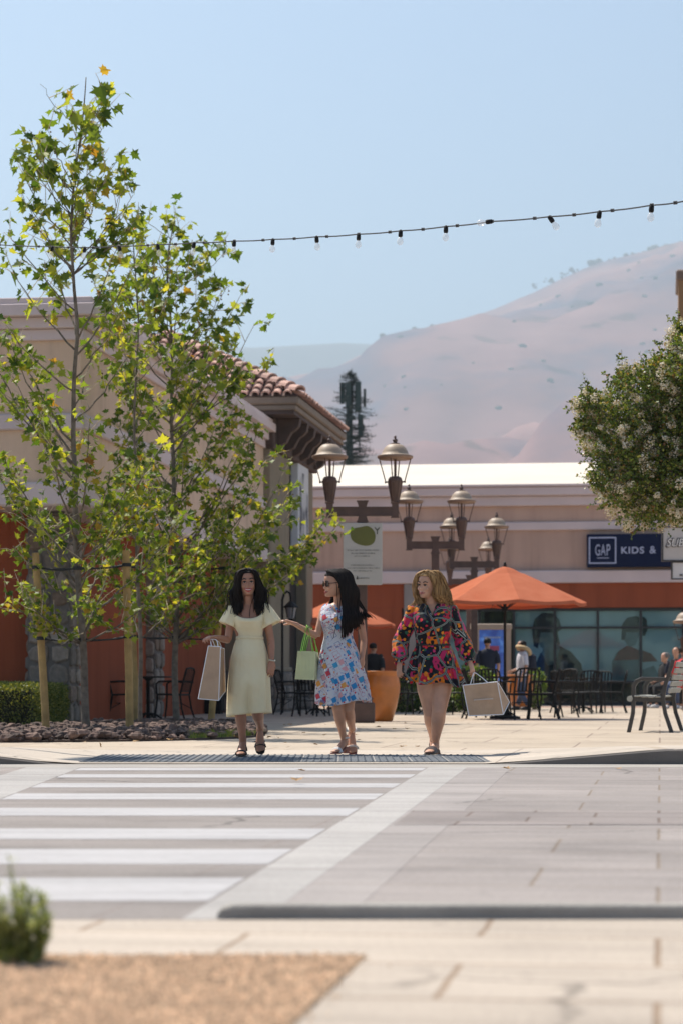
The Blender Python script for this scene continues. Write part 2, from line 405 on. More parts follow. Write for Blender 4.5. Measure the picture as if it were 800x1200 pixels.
pm = N(nt, 'ShaderNodeMapping'); pm.inputs['Scale'].default_value = (.5, 3, 1); L(nt, tc.outputs['Object'], pm.inputs[0]); pn2 = N(nt, 'ShaderNodeTexNoise'); pn2.inputs['Scale'].default_value = 1.5; pn2.inputs['Detail'].default_value = 6; L(nt, pm.outputs[0], pn2.inputs[0])
pr1 = ramp(nt, [(.30, (.27, .24, .22)), (.40, (.36, .34, .335)), (.7, (.41, .39, .39))]); L(nt, pn.outputs[0], pr1.inputs[0]); pr2 = ramp(nt, [(.35, (.84,)*3), (.6, (1.03,)*3)]); L(nt, pn2.outputs[0], pr2.inputs[0]); L(nt, mixc(nt, 1, pr1.outputs[0], pr2.outputs[0], 'MULTIPLY'), pb_.inputs['Base Color']); L(nt, pb_.outputs[0], out.inputs[0])
L2A, L2B = LA-Vector((.42, 0, 0)), LB-Vector((.42, 0, 0))
strip('crosswalk_left_band', L2A, L2B, LA, LB, D0, D1, -.0020, MATS['road_band'])
strip('road_joint_band', SA, SB, TA, TB, D0, D1, -.0028, paving('road_band_dark', (.295, .262, .245), (.2, .165, .14), 40, 1.3, .01, .5, .06, stain=.1))
bars = [(1055, 1028), (1012, 994.5), (983, 970.5), (955.5, 946.5), (936.5, 929.5), (922.5, 917.5), (911, 907), (902.6, 899.6)]
for i, (b0, b1) in enumerate(bars):
    mbb = MB(); a0, a1 = Dg(b0), Dg(b1)
    n = 60; vs_ = []
    for k in range(n+1):
        t = k/n
        for dd, sgn in ((a0, -1), (a1, 1)):
            xl = lx_at(dd, LA, LB)+.01; xr = lx_at(dd, RA, RB)-.01; x = xl+(xr-xl)*t
            vs_.append((x, dd+sgn*0+.008*mnoise.noise(Vector((x*7, dd*3, i)))+.03*(x-xr)*-.25, -.0016))
    fs_ = [(2*k, 2*k+2, 2*k+3, 2*k+1) for k in range(n)]
    struct('crosswalk_stripe', mbb.add(vs_, fs_), white)
# dark cross strip on the slab road
y0, y1 = Dg(966), Dg(949.5)
wsheet('road_cross_strip', [(lx_at(y0, SA, SB)+.02, y0), (12, y0-.0), (12, y1), (lx_at(y1, SA, SB)+.02, y1)], -.0014, strip_c)
wsheet('gutter', [(-14, D1), (14, D1), (14, 19.35), (-14, 19.35)], -.0028, gut_c)

# near kerb: low rounded stone, shaded side toward the lens
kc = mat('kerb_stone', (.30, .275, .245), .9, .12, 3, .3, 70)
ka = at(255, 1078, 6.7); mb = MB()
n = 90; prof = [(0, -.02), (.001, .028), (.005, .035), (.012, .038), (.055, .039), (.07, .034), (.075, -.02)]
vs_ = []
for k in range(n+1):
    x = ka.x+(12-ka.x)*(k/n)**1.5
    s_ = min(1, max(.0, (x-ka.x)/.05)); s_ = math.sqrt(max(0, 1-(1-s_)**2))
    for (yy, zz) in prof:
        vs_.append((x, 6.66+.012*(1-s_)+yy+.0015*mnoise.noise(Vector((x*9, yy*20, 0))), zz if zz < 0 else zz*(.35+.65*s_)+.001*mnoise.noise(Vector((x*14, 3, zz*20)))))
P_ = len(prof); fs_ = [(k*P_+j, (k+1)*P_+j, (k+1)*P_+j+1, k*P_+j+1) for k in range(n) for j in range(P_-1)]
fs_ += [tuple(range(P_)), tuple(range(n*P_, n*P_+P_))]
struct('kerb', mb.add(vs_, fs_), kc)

# gravel bed: base sheet plus loose grains
gravel_base = mat('gravel_base', (.50, .335, .19), .95, .3, 30, .6, 150, detail=8)
bed = [(g1.x, g1.y), (g3.x, g3.y), (-6, g3.y), (-6, 5.72)]
wsheet('gravel_bed', bed, .0018, gravel_base)
mb = MB(); rg = random.Random(3)
def inpoly(x, y, P):
    c = False; j = len(P)-1
    for i in range(len(P)):
        if (P[i][1] > y) != (P[j][1] > y) and x < (P[j][0]-P[i][0])*(y-P[i][1])/(P[j][1]-P[i][1])+P[i][0]: c = not c
        j = i
    return c
cnt = 0
while cnt < 26000:
    y = rg.uniform(4.2, 5.72); x = rg.uniform(-.95, .12)
    if not inpoly(x, y, bed): continue
    if x < -.15*y: continue
    if rg.random() < .10: x += rg.gauss(0, .03); y += rg.gauss(0, .03)
    cnt += 1
    r = rg.uniform(.0025, .0065)*(1+.6*(rg.random() > .93)); a = rg.uniform(0, 3.1)
    c = Vector((x, y, .004+r*.4))
    ps = [c+Vector((math.cos(a+k*1.571)*r*rg.uniform(.7, 1.2), math.sin(a+k*1.571)*r*rg.uniform(.7, 1.2), 0)) for k in range(4)]
    mb.add(ps+[c+Vector((0, 0, r*.9))], [(0, 1, 4), (1, 2, 4), (2, 3, 4), (3, 0, 4)])
gm = mat('gravel_grain', (.66, .455, .295), .9, .1, 8, island=.5)
o = obj('gravel', mb, gm, normals=False); tag(o, 'tan gravel filling the bed at the lower left corner', 'gravel', kind='stuff')

# far kerb and plaza (height field with the dropped kerb in the middle)
def ramp_h(x, y):
    def ss(t): t = max(0, min(1, t)); return t*t*(3-2*t)
    xr, xl = 1.22, -2.25
    h = .115*min(1, max(0, (x-xr)/1.35))+.115*min(1, max(0, (xl-x)/1.0))
    return h*(1-ss((y-19.9)/5.0))
KY = 19.35
xs = [-60, -20, -8]+[-6+.1*k for k in range(140)]+[8.2, 10, 20, 60]
ys = [KY+.17]+[KY+.3+.25*k for k in range(26)]+[27, 32, 40, 52, 62, 70, 110, 150]
vs_ = []; nx = len(xs)
for y in ys:
    for x in xs: a, b_ = uv(x, y); vs_.append((a, b_, ramp_h(x, y)))
fs_ = [(j*nx+i, j*nx+i+1, (j+1)*nx+i+1, (j+1)*nx+i) for j in range(len(ys)-1) for i in range(nx-1)]
struct('plaza', MB().add(vs_, fs_), plaza_c, rz=-TH)
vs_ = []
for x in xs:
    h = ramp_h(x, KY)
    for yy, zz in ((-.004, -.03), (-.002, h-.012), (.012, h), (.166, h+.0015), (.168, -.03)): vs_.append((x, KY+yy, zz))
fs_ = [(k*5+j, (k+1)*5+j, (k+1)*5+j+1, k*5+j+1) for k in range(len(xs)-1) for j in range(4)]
struct('plaza_kerb', MB().add(vs_, fs_), mat('far_kerb_shaded_concrete', (.15, .13, .115), .9, .1, 2, .2, 60))  # shade of the kerb face is put into this darker concrete colour
# smoother pale apron around the ramp
def apron(name, x0, x1, y0, y1, z, m):
    vv = []; X = [x0+(x1-x0)*k/40 for k in range(41)]; Y = [y0+(y1-y0)*k/12 for k in range(13)]
    for y in Y:
        for x in X: a, b_ = uv(x, y); vv.append((a, b_, ramp_h(x, y)+z))
    return struct(name, MB().add(vv, [(j*41+i, j*41+i+1, (j+1)*41+i+1, (j+1)*41+i) for j in range(12) for i in range(40)]), m, rz=-TH)
pale = paving('apron_concrete', (.475, .405, .335), (.3, .24, .2), 2.6, 60, .01, .5, .04, stain=.05)
apron('sidewalk_apron', -6, 7, KY+.016, 23.2, .004, pale)
# tactile ramp: grey panels with rows of raised domes
tact = mat('tactile_panel', (.115, .125, .14), .7, .12, 3, 0, 40)
mb = MB(); x0, x1 = gp(83, 890).x, gp(578, 890).x
x0, x1 = -2.13, 1.22; ty0, ty1 = 19.62, 21.55
mb.box(x0, x1, ty0, ty1, -.02, .008)
k = 0; pw = .30
x = x0
lt = MB()
while x < x1-.02:
    lt.box(x, x+.009, ty0+.004, ty1-.004, .004, .0105); x += pw
yy = ty0
while yy < ty1: lt.box(x0+.002, x1-.002, yy, yy+.008, .004, .0102); yy += .31
dm = MB(); y = ty0+.05; row = 0
while y < ty1-.02:
    x = x0+.04+(.0 if row % 2 else .0)
    while x < x1-.02:
        r = .013
        pr = [Vector((x+r*math.cos(a_), y+r*math.sin(a_), .008)) for a_ in (0, 1.05, 2.09, 3.14, 4.19, 5.24)]
        pt = [Vector((x+r*.6*math.cos(a_), y+r*.6*math.sin(a_), .0135)) for a_ in (0, 1.05, 2.09, 3.14, 4.19, 5.24)]
        dm.add(pr+pt, [(i, (i+1) % 6, (i+1) % 6+6, i+6) for i in range(6)]+[(6, 7, 8, 9, 10, 11)]); x += .06
    y += .06; row += 1
t = thing('tactile_paving', 'slate grey bumpy tactile paving across the dropped kerb under the walkers', 'tactile paving', (0, 0, 0))
obj('panel', mb, tact, t, smooth=False)
o = obj('joints', lt, mat('tactile_joint', (.30, .28, .26), .9, .05), t); o['kind'] = 'stuff'
o = obj('domes', dm, tact, t); o['kind'] = 'stuff'

# ---------------------------------------------------------------- mountains
def terrain(name, ridge, D, depth_f, depth_b, m, amp, seed, nx=260, ny=90, ext=(-1700, 2500)):
    vs_ = []
    def rz_(px):
        for (a, ya), (b, yb) in zip(ridge, ridge[1:]):
            if a <= px <= b: t = (px-a)/(b-a); return ya+(yb-ya)*t
        return ridge[0][1] if px < ridge[0][0] else ridge[-1][1]
    for j in range(ny+1):
        t = j/ny; y = D-depth_f+(depth_f+depth_b)*t
        for i in range(nx+1):
            px = ext[0]+(ext[1]-ext[0])*i/nx; x = (px-400)*D/F
            H = (800-rz_(px))/F*D
            if y <= D: s_ = (y-(D-depth_f))/depth_f; k = s_**1.15
            else: s_ = 1-(y-D)/depth_b; k = s_
            p = Vector((x, y, seed*100))
            nz = mnoise.fractal(p/(D*.11), 1.0, 2.1, 7)
            rg_ = 1-abs(mnoise.noise(Vector((x/(D*.035)+nz*1.2, y/(D*.2), seed))))*2
            env = min(1, s_*3)*(1-.85*math.exp(-((y-D)/(depth_f*.12))**2))
            z = H*k+amp*env*(nz*1.0+rg_*.42)
            vs_.append((x, y, z-3))
    n1 = nx+1; fs_ = [(j*n1+i, j*n1+i+1, (j+1)*n1+i+1, (j+1)*n1+i) for j in range(ny) for i in range(nx)]
    o = struct(name, MB().add(vs_, fs_), m, smooth=True); return o
def hillmat(name, a, b_, c, sc):
    m, nt, out = nodes_of(name); bs = N(nt, 'ShaderNodeBsdfPrincipled'); bs.inputs['Roughness'].default_value = 1; bs.inputs['Specular IOR Level'].default_value = .05
    tc = N(nt, 'ShaderNodeTexCoord'); n1 = N(nt, 'ShaderNodeTexNoise'); n1.inputs['Scale'].default_value = sc; n1.inputs['Detail'].default_value = 10; n1.inputs['Roughness'].default_value = .6
    mp = N(nt, 'ShaderNodeMapping'); mp.inputs['Scale'].default_value = (1, .6, 2.5); L(nt, tc.outputs['Object'], mp.inputs[0]); L(nt, mp.outputs[0], n1.inputs[0])
    r = ramp(nt, [(.42, c), (.55, a), (.7, b_)]); L(nt, n1.outputs[0], r.inputs[0])
    n2 = N(nt, 'ShaderNodeTexNoise'); n2.inputs['Scale'].default_value = sc*5; n2.inputs['Detail'].default_value = 6; L(nt, mp.outputs[0], n2.inputs[0])
    r2 = ramp(nt, [(.60, (1, 1, 1)), (.66, (.45, .5, .42))]); L(nt, n2.outputs[0], r2.inputs[0])
    L(nt, mixc(nt, .8, r.outputs[0], r2.outputs[0], 'MULTIPLY'), bs.inputs['Base Color']); L(nt, bs.outputs[0], out.inputs[0]); return m
hm = hillmat('hill_grass', (.25, .125, .115), (.33, .175, .155), (.095, .075, .105), .0017)
ridge = [(-1700, 640), (-500, 600), (0, 560), (200, 520), (310, 478), (370, 440), (440, 406), (478, 388), (520, 374), (560, 361), (600, 345), (640, 327), (690, 308), (740, 297), (790, 285), (850, 272), (1000, 262), (1400, 300), (2500, 420)]
hill = terrain('mountain', ridge, 6600, 4600, 3000, hm, 135, 3, ext=(-1700, 2300))
ridge2 = [(-1700, 470), (-300, 430), (0, 418), (150, 412), (310, 405), (350, 402), (400, 400), (440, 401), (520, 405), (700, 420), (1000, 440), (2500, 500)]
hm2 = hillmat('far_hill', (.12, .10, .09), (.15, .13, .11), (.07, .07, .07), .0005)
terrain('far_mountain', ridge2, 9400, 1700, 1500, hm2, 80, 9)
# scattered ridge oaks: one far-off mass of dots
mb = MB(); rg = random.Random(5)
for (px, py, s_) in [(642, 323, 3), (690, 304, 6), (700, 302, 5), (712, 301, 3.5), (672, 312, 4), (737, 296, 6), (744, 295, 4), (765, 289, 8), (772, 287, 6), (757, 291, 5), (784, 284, 5), (660, 317, 3), (626, 329, 3), (800, 281, 6), (722, 299, 3), (728, 298, 4), (475, 388, 3), (487, 384, 2.5)]:
    for k in range(5):
        p = at(px+rg.uniform(-5, 5), py+5+rg.uniform(-2, 3), 6580); r = s_*2.2*rg.uniform(.25, .7)
        mb.ball(p, (r*1.3, r, r), 7, 5, jit=.25, rg=rg)
for k in range(60):
    px = rg.uniform(430, 800); D = rg.uniform(4700, 6300)
    # drop on the slope
    mb2 = None
    best = None
    me = hill.data
    i = int((((px-400)*D/6600+400)+1700)/4000*260); j = int((D-2000)/7600*90)
    co = me.vertices[j*261+i].co; r = rg.uniform(2.2, 6)
    mb.ball(co, (r*1.6, r, r), 7, 5, jit=.25, rg=rg)
tag(obj('distant_oaks', mb, mat('oak_far', (.05, .065, .035), .95, .2, .02), smooth=True), 'far scattered oaks dotting the hazy mountain ridge', 'trees', kind='stuff')
# the air
hz = MB().box(-5900, 8300, -280, 11300, -2, 1450)
m, nt, out = nodes_of('haze_air'); pv = N(nt, 'ShaderNodeVolumePrincipled'); pv.inputs['Density'].default_value = .00018
pv.inputs['Color'].default_value = (.74, .89, 1.0, 1); pv.inputs['Anisotropy'].default_value = 0.4
L(nt, pv.outputs[0], out.inputs['Volume'])
tag(obj('haze', hz, m), 'pale blue haze lying over the far hills', 'haze', kind='stuff')
# ---------------------------------------------------------------- buildings
pink = stucco('stucco_pink', (.50, .345, .275)); creamw = stucco('stucco_cream', (.64, .475, .355), .12)
trim = mat('stucco_trim', (.60, .50, .49), .9, .05, .8, .15, 60)
terra = stucco('stucco_terracotta', (.30, .078, .035), .14)
olive = stucco('stucco_olive', (.27, .225, .165), .1)
brownw = mat('dark_brown_wood', (.075, .045, .035), .7, .15, 3, .2, 30)
eavec = mat('eave_paint', (.20, .15, .11), .6, .08, 2)
whiteroof = mat('white_roof', (.60, .53, .44), .8, .04, .3)
dark = mat('dark_frame', (.012, .014, .018), .4, .1, 3)
# tinted shop glass
m, nt, out = nodes_of('shop_glass'); tr = N(nt, 'ShaderNodeBsdfTransparent'); tr.inputs[0].default_value = (.70, .80, .82, 1)
gs = N(nt, 'ShaderNodeBsdfGlossy'); gs.inputs['Roughness'].default_value = .03; gs.inputs[0].default_value = (.9, 1, 1, 1); fr = N(nt, 'ShaderNodeFresnel'); fr.inputs[0].default_value = 1.5
mx = N(nt, 'ShaderNodeMixShader'); L(nt, mth(nt, 'MULTIPLY_ADD', fr.outputs[0], .7, .0), mx.inputs[0]); L(nt, tr.outputs[0], mx.inputs[1]); L(nt, gs.outputs[0], mx.inputs[2]); L(nt, mx.outputs[0], out.inputs[0])
glass = m
def stone_mat():
    m, nt, out = nodes_of('field_stone'); bs = N(nt, 'ShaderNodeBsdfPrincipled'); bs.inputs['Roughness'].default_value = .9
    tc = N(nt, 'ShaderNodeTexCoord'); g = N(nt, 'ShaderNodeNewGeometry')
    r = ramp(nt, [(0, (.15, .13, .11)), (.3, (.27, .22, .18)), (.6, (.33, .28, .24)), (.85, (.20, .14, .10)), (1, (.38, .33, .28))]); L(nt, g.outputs['Random Per Island'], r.inputs[0])
    n1 = N(nt, 'ShaderNodeTexNoise'); n1.inputs['Scale'].default_value = 14; n1.inputs['Detail'].default_value = 6; L(nt, tc.outputs['Object'], n1.inputs[0])
    r2 = ramp(nt, [(.3, (.75,)*3), (.7, (1.15,)*3)]); L(nt, n1.outputs[0], r2.inputs[0])
    L(nt, mixc(nt, 1, r.outputs[0], r2.outputs[0], 'MULTIPLY'), bs.inputs[0])
    bp = N(nt, 'ShaderNodeBump'); bp.inputs['Strength'].default_value = .5; bp.inputs['Distance'].default_value = .02; L(nt, n1.outputs[0], bp.inputs['Height']); L(nt, bp.outputs[0], bs.inputs['Normal'])
    L(nt, bs.outputs[0], out.inputs[0]); return m
stone = stone_mat(); mortar = mat('stone_mortar', (.16, .14, .125), .95, .1, 8)
def stone_cladding(mb, x0, x1, y0, y1, z0, z1, rg, s=.34):
    """irregular rounded stones on all four faces of a pier"""
    def face(o, ax, w, nrm):
        rows = max(1, round((z1-z0)/s)); zz = z0
        hs = [rg.uniform(.75, 1.25) for _ in range(rows)]; tot = sum(hs); hs = [h*(z1-z0)/tot for h in hs]
        for h in hs:
            k = max(1, round(w/s*rg.uniform(.8, 1.2))); ws = [rg.uniform(.6, 1.4) for _ in range(k)]; t = sum(ws); ws = [q*w/t for q in ws]; a = 0
            for q in ws:
                c = Vector(o)+Vector(ax)*(a+q/2)+Vector((0, 0, zz+h/2)); n = 9; d = rg.uniform(.025, .06)
                vs_ = []
                for lay, (sc, dd) in enumerate(((1, -.02), (.97, d*.6), (.78, d))):
                    for j in range(n):
                        th = 2*math.pi*j/n+.3
                        ex = abs(math.cos(th))**.6*math.copysign(1, math.cos(th)); ez = abs(math.sin(th))**.6*math.copysign(1, math.sin(th))
                        jj = 1+.10*math.sin(j*2.3+c.x*9+c.z*13)
                        vs_.append(c+Vector(ax)*(ex*(q/2-.012)*sc*jj)+Vector((0, 0, ez*(h/2-.012)*sc*jj))+Vector(nrm)*dd)
                fs_ = [(l*n+j, l*n+(j+1) % n, (l+1)*n+(j+1) % n, (l+1)*n+j) for l in (0, 1) for j in range(n)]+[tuple(range(2*n, 3*n))]
                mb.add(vs_, fs_); a += q
            zz += h
    face((x0, y0, 0), (1, 0, 0), x1-x0, (0, -1, 0)); face((x1, y0, 0), (0, 1, 0), y1-y0, (1, 0, 0))
    face((x0, y0, 0), (0, 1, 0), y1-y0, (-1, 0, 0))

# ---- left shop block (grid frame, origin at the near corner of the tower)
T0 = (-1.54, 52.6)
b1 = thing('shop_building', 'cream and terracotta shop block with flat parapet behind the young trees', 'building', (T0[0], T0[1], 0), -TH)
V0, V1, U0, UL = -16.76, -.02, -22, -1.0
ZS, ZC = 3.28, 6.37
up = MB().box(U0, -.15, V0, V1, ZS+.36, ZC-.62)
obj('upper_wall', up, creamw, b1)
obj('lower_wall', MB().box(U0, UL, V0+1.15, V1, 0, ZS), terra, b1)
mb = MB(); mb.box(U0, -.05, V0-.1, V1-.003, ZS, ZS+.36, b=.03); obj('trim_band', mb, trim, b1)
mb = MB(); mb.box(U0, -.08, V0-.07, V1-.005, 4.42, 4.66, b=.02); obj('trim_band', mb, trim, b1)
mb = MB()
for k, (pr, z0, z1) in enumerate(((.06, -.62, -.45), (.14, -.45, -.28), (.28, -.28, -.10), (.22, -.10, 0))):
    mb.box(U0, -.15+pr, V0-pr, V1+.0, ZC+z0, ZC+z1-.001, b=.012)
obj('cornice', mb, trim, b1)
obj('roof', MB().box(U0+.3, -.5, V0+.3, V1-.1, ZC-.5, ZC-.25), whiteroof, b1)
rg = random.Random(11)
for (u0, u1, v0, v1) in ((UL-.22, UL+.42, V0+1.0, V0+1.7), (UL-.05, UL+.16, -8.15, -7.45), (UL-.05, UL+.16, -12.0+.0, -11.6)):
    if v0 == -12.0: continue
    c = obj('stone_pier', MB().box(u0, u1, v0, v1, 0, ZS-.02), mortar, b1)
    s_ = MB(); stone_cladding(s_, u0, u1, v0, v1, 0.02, ZS-.06, rg, .3); obj('stones', s_, stone, c)
# ---- tower with hipped tile roof
tw = thing('corner_tower', 'olive corner tower with clay tile hip roof and curved brackets', 'tower', (T0[0], T0[1], 0), -TH)
TD, TW = 6.5, -9.5
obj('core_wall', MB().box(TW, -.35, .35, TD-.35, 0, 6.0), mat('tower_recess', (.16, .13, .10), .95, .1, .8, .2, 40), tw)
for v0, v1 in ((0, 2.75), (5.45, TD)):
    obj('pilaster', MB().box(-1.6, 0, v0, v1, .92, 5.75, b=.02), olive, tw)
    obj('pilaster_cap', MB().box(-1.66, .06, v0-.06, v1+.06, .90, 1.0, b=.02), olive, tw)
    c = obj('stone_base', MB().box(-1.6, .1, v0-.1, v1+.06, 0, .90), mortar, tw)
    s_ = MB(); stone_cladding(s_, -1.6, .1, v0-.1, v1+.06, .02, .88, rg, .30); obj('stones', s_, stone, c)
obj('orange_panel', MB().box(-.9, -.12, 2.752, 3.4, 2.0, 3.3), terra, tw)
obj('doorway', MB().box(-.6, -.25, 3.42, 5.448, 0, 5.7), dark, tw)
# framed poster on the tower's right face
p_ = obj('banner', MB().box(-.14, .06, 3.75, 5.35, 3.75, 5.78, b=.02), mat('banner_white', (.62, .63, .66), .6, .03), tw)
m, nt, out = nodes_of('banner_print'); bs = N(nt, 'ShaderNodeBsdfPrincipled'); tc = N(nt, 'ShaderNodeTexCoord')
wv = N(nt, 'ShaderNodeTexNoise'); wv.inputs['Scale'].default_value = 1.4; wv.inputs['Detail'].default_value = 2; L(nt, tc.outputs['Object'], wv.inputs[0])
rr = ramp(nt, [(.42, (.06, .07, .09)), (.5, (.35, .36, .38)), (.6, (.6, .6, .61))]); L(nt, wv.outputs[0], rr.inputs[0]); L(nt, rr.outputs[0], bs.inputs[0]); L(nt, bs.outputs[0], out.inputs[0])
obj('banner_picture', MB().box(.058, .066, 3.9, 5.2, 3.95, 5.58), m, p_)
# frieze, soffit, eave
obj('frieze', MB().box(TW, .10, -.10, TD+.1, 5.76, 6.42, b=.03), brownw, tw)
OV = .66
obj('soffit', MB().box(TW-OV+.05, OV-.05, -OV+.05, TD+OV-.05, 6.422, 6.50), brownw, tw)
mb = MB(); mb.box(TW-OV, OV, -OV, TD+OV, 6.502, 6.62, b=.02); mb.box(TW-OV-.06, OV+.06, -OV-.06, TD+OV+.06, 6.622, 6.80, b=.03)
obj('eave', mb, eavec, tw)
def corbel(v):
    pr = [(.1, 5.82), (.16, 5.82), (.30, 5.90), (.36, 6.02), (.42, 6.12), (.50, 6.17), (.58, 6.25), (.61, 6.42), (.1, 6.42)]
    return MB().prism(pr, 'y', v-.13, v+.13)
for k in range(6): obj('bracket', corbel(.4+k*1.14), brownw, tw, bevel=.012)
def corbel2(u):
    pr = [(-.1, 5.82), (-.16, 5.82), (-.30, 5.90), (-.36, 6.02), (-.42, 6.12), (-.50, 6.17), (-.58, 6.25), (-.61, 6.42), (-.1, 6.42)]
    return MB().prism(pr, 'x', u-.13, u+.13)
for k in range(4): obj('bracket', corbel2(-.4-k*1.14), brownw, tw, bevel=.012)
PITCH = .50; e = OV+.08; half = TD/2+e; RZ = 6.8
base = [(TW-e, -e, RZ), (e, -e, RZ), (e, TD+e, RZ), (TW-e, TD+e, RZ), (TW-e+half, TD/2, RZ+half*PITCH), (e-half, TD/2, RZ+half*PITCH)]
obj('roof_deck', MB().add(base, [(0, 1, 5, 4), (1, 2, 5), (2, 3, 4, 5), (3, 0, 4), (3, 2, 1, 0)]), mat('roof_under', (.12, .08, .07), .95), tw)
tile = mat('clay_tile', (.50, .31, .25), .85, .1, 6, .2, 50, island=.32)
def tile_piece(mb, o, dirx, diru, nrm, w, l):
    """one barrel tile: o low centre, diru up-slope"""
    n = 6; vs_ = []
    for t, lift, k in ((0, .055, 1.0), (1, .0, .85)):
        for j in range(n+1):
            a = math.pi*j/n
            vs_.append(o+diru*(l*t)+dirx*(math.cos(a)*w*.5*k)+nrm*(math.sin(a)*w*.42*k+lift))
    for j in range(n+1):
        a = math.pi*j/n; vs_.append(o+dirx*(math.cos(a)*w*.5*.86)+nrm*(math.sin(a)*w*.42*.8+.035))
    fs_ = [(j, j+1, n+1+j+1, n+1+j) for j in range(n)]+[(j, 2*n+2+j, 2*n+3+j, j+1) for j in range(n)]
    mb.add(vs_, fs_)
sl_ = math.atan(PITCH); cw = .24; rl = .32
def slope_tiles(o, dx, up2, width_at, ln):
    """o corner, dx along the eave, up2 horizontal up-slope direction; width_at(s)->(a,b) range along eave"""
    mb = MB(); dx = Vector(dx); u3 = (Vector(up2)*math.cos(sl_)+Vector((0, 0, math.sin(sl_)))).normalized(); nr = dx.cross(u3)
    if nr.z < 0: nr = -nr
    rows = int(ln/math.cos(sl_)/rl)
    for r in range(rows):
        h = r*rl*math.cos(sl_); a, b_ = width_at(h+rl*.4); k = math.ceil(a/cw)
        while k*cw < b_:
            jj = rg.uniform(-.008, .008)
            tile_piece(mb, Vector(o)+dx*(k*cw+jj)+u3*(r*rl-.04+rg.uniform(-.012, .012))+nr*(.0), dx, u3, nr, cw*.82, rl*1.12); k += 1
    return mb
Wd = e-(TW-e)
obj('roof_tiles', slope_tiles((e, -e, RZ), (-1, 0, 0), (0, 1, 0), lambda h: (h, Wd-h), half), tile, tw, normals=False)
obj('roof_tiles', slope_tiles((e, -e, RZ), (0, 1, 0), (-1, 0, 0), lambda h: (h, TD+2*e-h), half), tile, tw, normals=False)
mb = MB(); a = Vector((e, -e, RZ)); b_ = Vector((e-half, TD/2, RZ+half*PITCH)); d = b_-a; k = int(d.length/.34)
for q in range(k):
    o = a+d*(q/k); u3 = d.normalized(); dx = Vector((1, 1, 0)).normalized(); nr = dx.cross(u3); nr = nr if nr.z > 0 else -nr
    tile_piece(mb, o+nr*.05+u3*rg.uniform(-.01, .01), dx, u3, nr, .30, .40)
a2 = Vector((TW-e+half, TD/2, RZ+half*PITCH)); d = a2-b_; k = int(d.length/.34)
for q in range(k): tile_piece(mb, b_+d*(q/k)+Vector((0, 0, .05)), Vector((0, 1, 0)), d.normalized(), Vector((0, 0, 1)), .30, .40)
obj('ridge_tiles', mb, tile, tw, normals=False)
b1['label'] = 'cream and terracotta shop block with flat parapet behind the young trees'

# ---- store across the plaza
G0 = (0, 70)
gb = thing('store_building', 'long low pink store with terracotta band and tinted shop windows', 'building', (0, 70, 0), -TH)
def glx(px): k = (px-400)/F; return 70*k/(cs+sn*k)
XL, XR = -13, 17
obj('wall', MB().box(XL, XR, .12, 22, 3.86, 6.2), pink, gb)
obj('terracotta_band', MB().box(XL, XR, .06, 1.2, 2.80, 3.50), terra, gb)
obj('terracotta_wall', MB().box(XL, glx(470), .05, 1.1, 0, 2.797), terra, gb)
obj('trim_band', MB().box(XL, XR, -.08, 1.0, 3.503, 3.86, b=.02), trim, gb)
obj('trim_band', MB().box(XL, XR, .03, 1.0, 5.02, 5.26, b=.02), trim, gb)
mb = MB(); mb.box(XL, XR, -.02, 1, 5.72, 6.0, b=.02); mb.box(XL, XR, -.16, 1, 6.002, 6.26, b=.03); mb.box(XL, XR, -.22, 1.1, 6.262, 6.33, b=.01)
obj('cornice', mb, trim, gb)
xr = glx(679)+.55
ro = MB(); ro.add([(XL, .4, 6.25), (xr, .4, 6.25), (xr+.05, 15, 8.3), (XL, 15, 8.3)]+[(XL, .4, 6.0), (xr, .4, 6.0), (xr+.05, 15, 8.0), (XL, 15, 8.0)], [(0, 1, 2, 3), (0, 4, 5, 1), (1, 5, 6, 2), (2, 6, 7, 3), (3, 7, 4, 0), (4, 7, 6, 5)])
obj('roof', ro, whiteroof, gb)
obj('roof', MB().box(xr+.1, XR, .9, 20, 6.0, 6.2), whiteroof, gb)
fr_ = mat('roof_frame_brown', (.22, .16, .12), .8, .1)
for q, (a, b_) in enumerate((((xr+.15, 2, 7.55), (xr+3, 2, 7.35)), ((xr+.15, 2, 6.75), (xr+3, 2, 6.7)), ((xr+.2, 2, 6.2), (xr+.2, 2, 7.6)), ((xr+1.0, 2, 6.2), (xr+1.0, 2, 7.5)))):
    obj('roof_frame_bar', MB().bar(a, b_, .12, .16), fr_, gb)
# shop front
Z1, Z2, Z3, Z4 = .02, .67, 2.23, 2.75
gx0 = glx(470)
muls = [glx(q) for q in (470, 519, 560, 601, 649, 699.5, 750, 799.5, 849, 899)]
poster_base = mat('window_film', (.62, .69, .70), .7, .16, .5, detail=3)
navy = mat('poster_dark', (.015, .04, .06), .8, .3, 2)
skin_t = mat('poster_grey', (.20, .27, .29), .8, .2, 2)
redt = mat('poster_red', (.32, .06, .07), .8, .2, 2)
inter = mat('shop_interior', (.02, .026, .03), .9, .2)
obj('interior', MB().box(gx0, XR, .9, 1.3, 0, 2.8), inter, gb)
for i in range(len(muls)-1):
    x0, x1 = muls[i]+.035, muls[i+1]-.035
    for j, (za, zb) in enumerate(((.10, Z2-.035), (Z2+.035, Z3-.03), (Z3+.03, Z4-.03))):
        wnd = obj('window', MB().box(x0+.001, x1-.001, .30, .312, za, zb), glass, gb)
        if muls[i] >= glx(598) or i in (1,):
            if j > 0: obj('window_film', MB().box(x0, x1, .34, .35, za, zb), poster_base, wnd)
fm = MB()
for x in muls: fm.box(x-.033, x+.033, .22, .40, .0, Z4+.045)
for z, h in ((.05, .05), (Z2, .034), (Z3, .03), (Z4, .045)): fm.box(gx0-.03, XR, .223, .397, z-h, z+h)
obj('window_frame', fm, dark, gb)
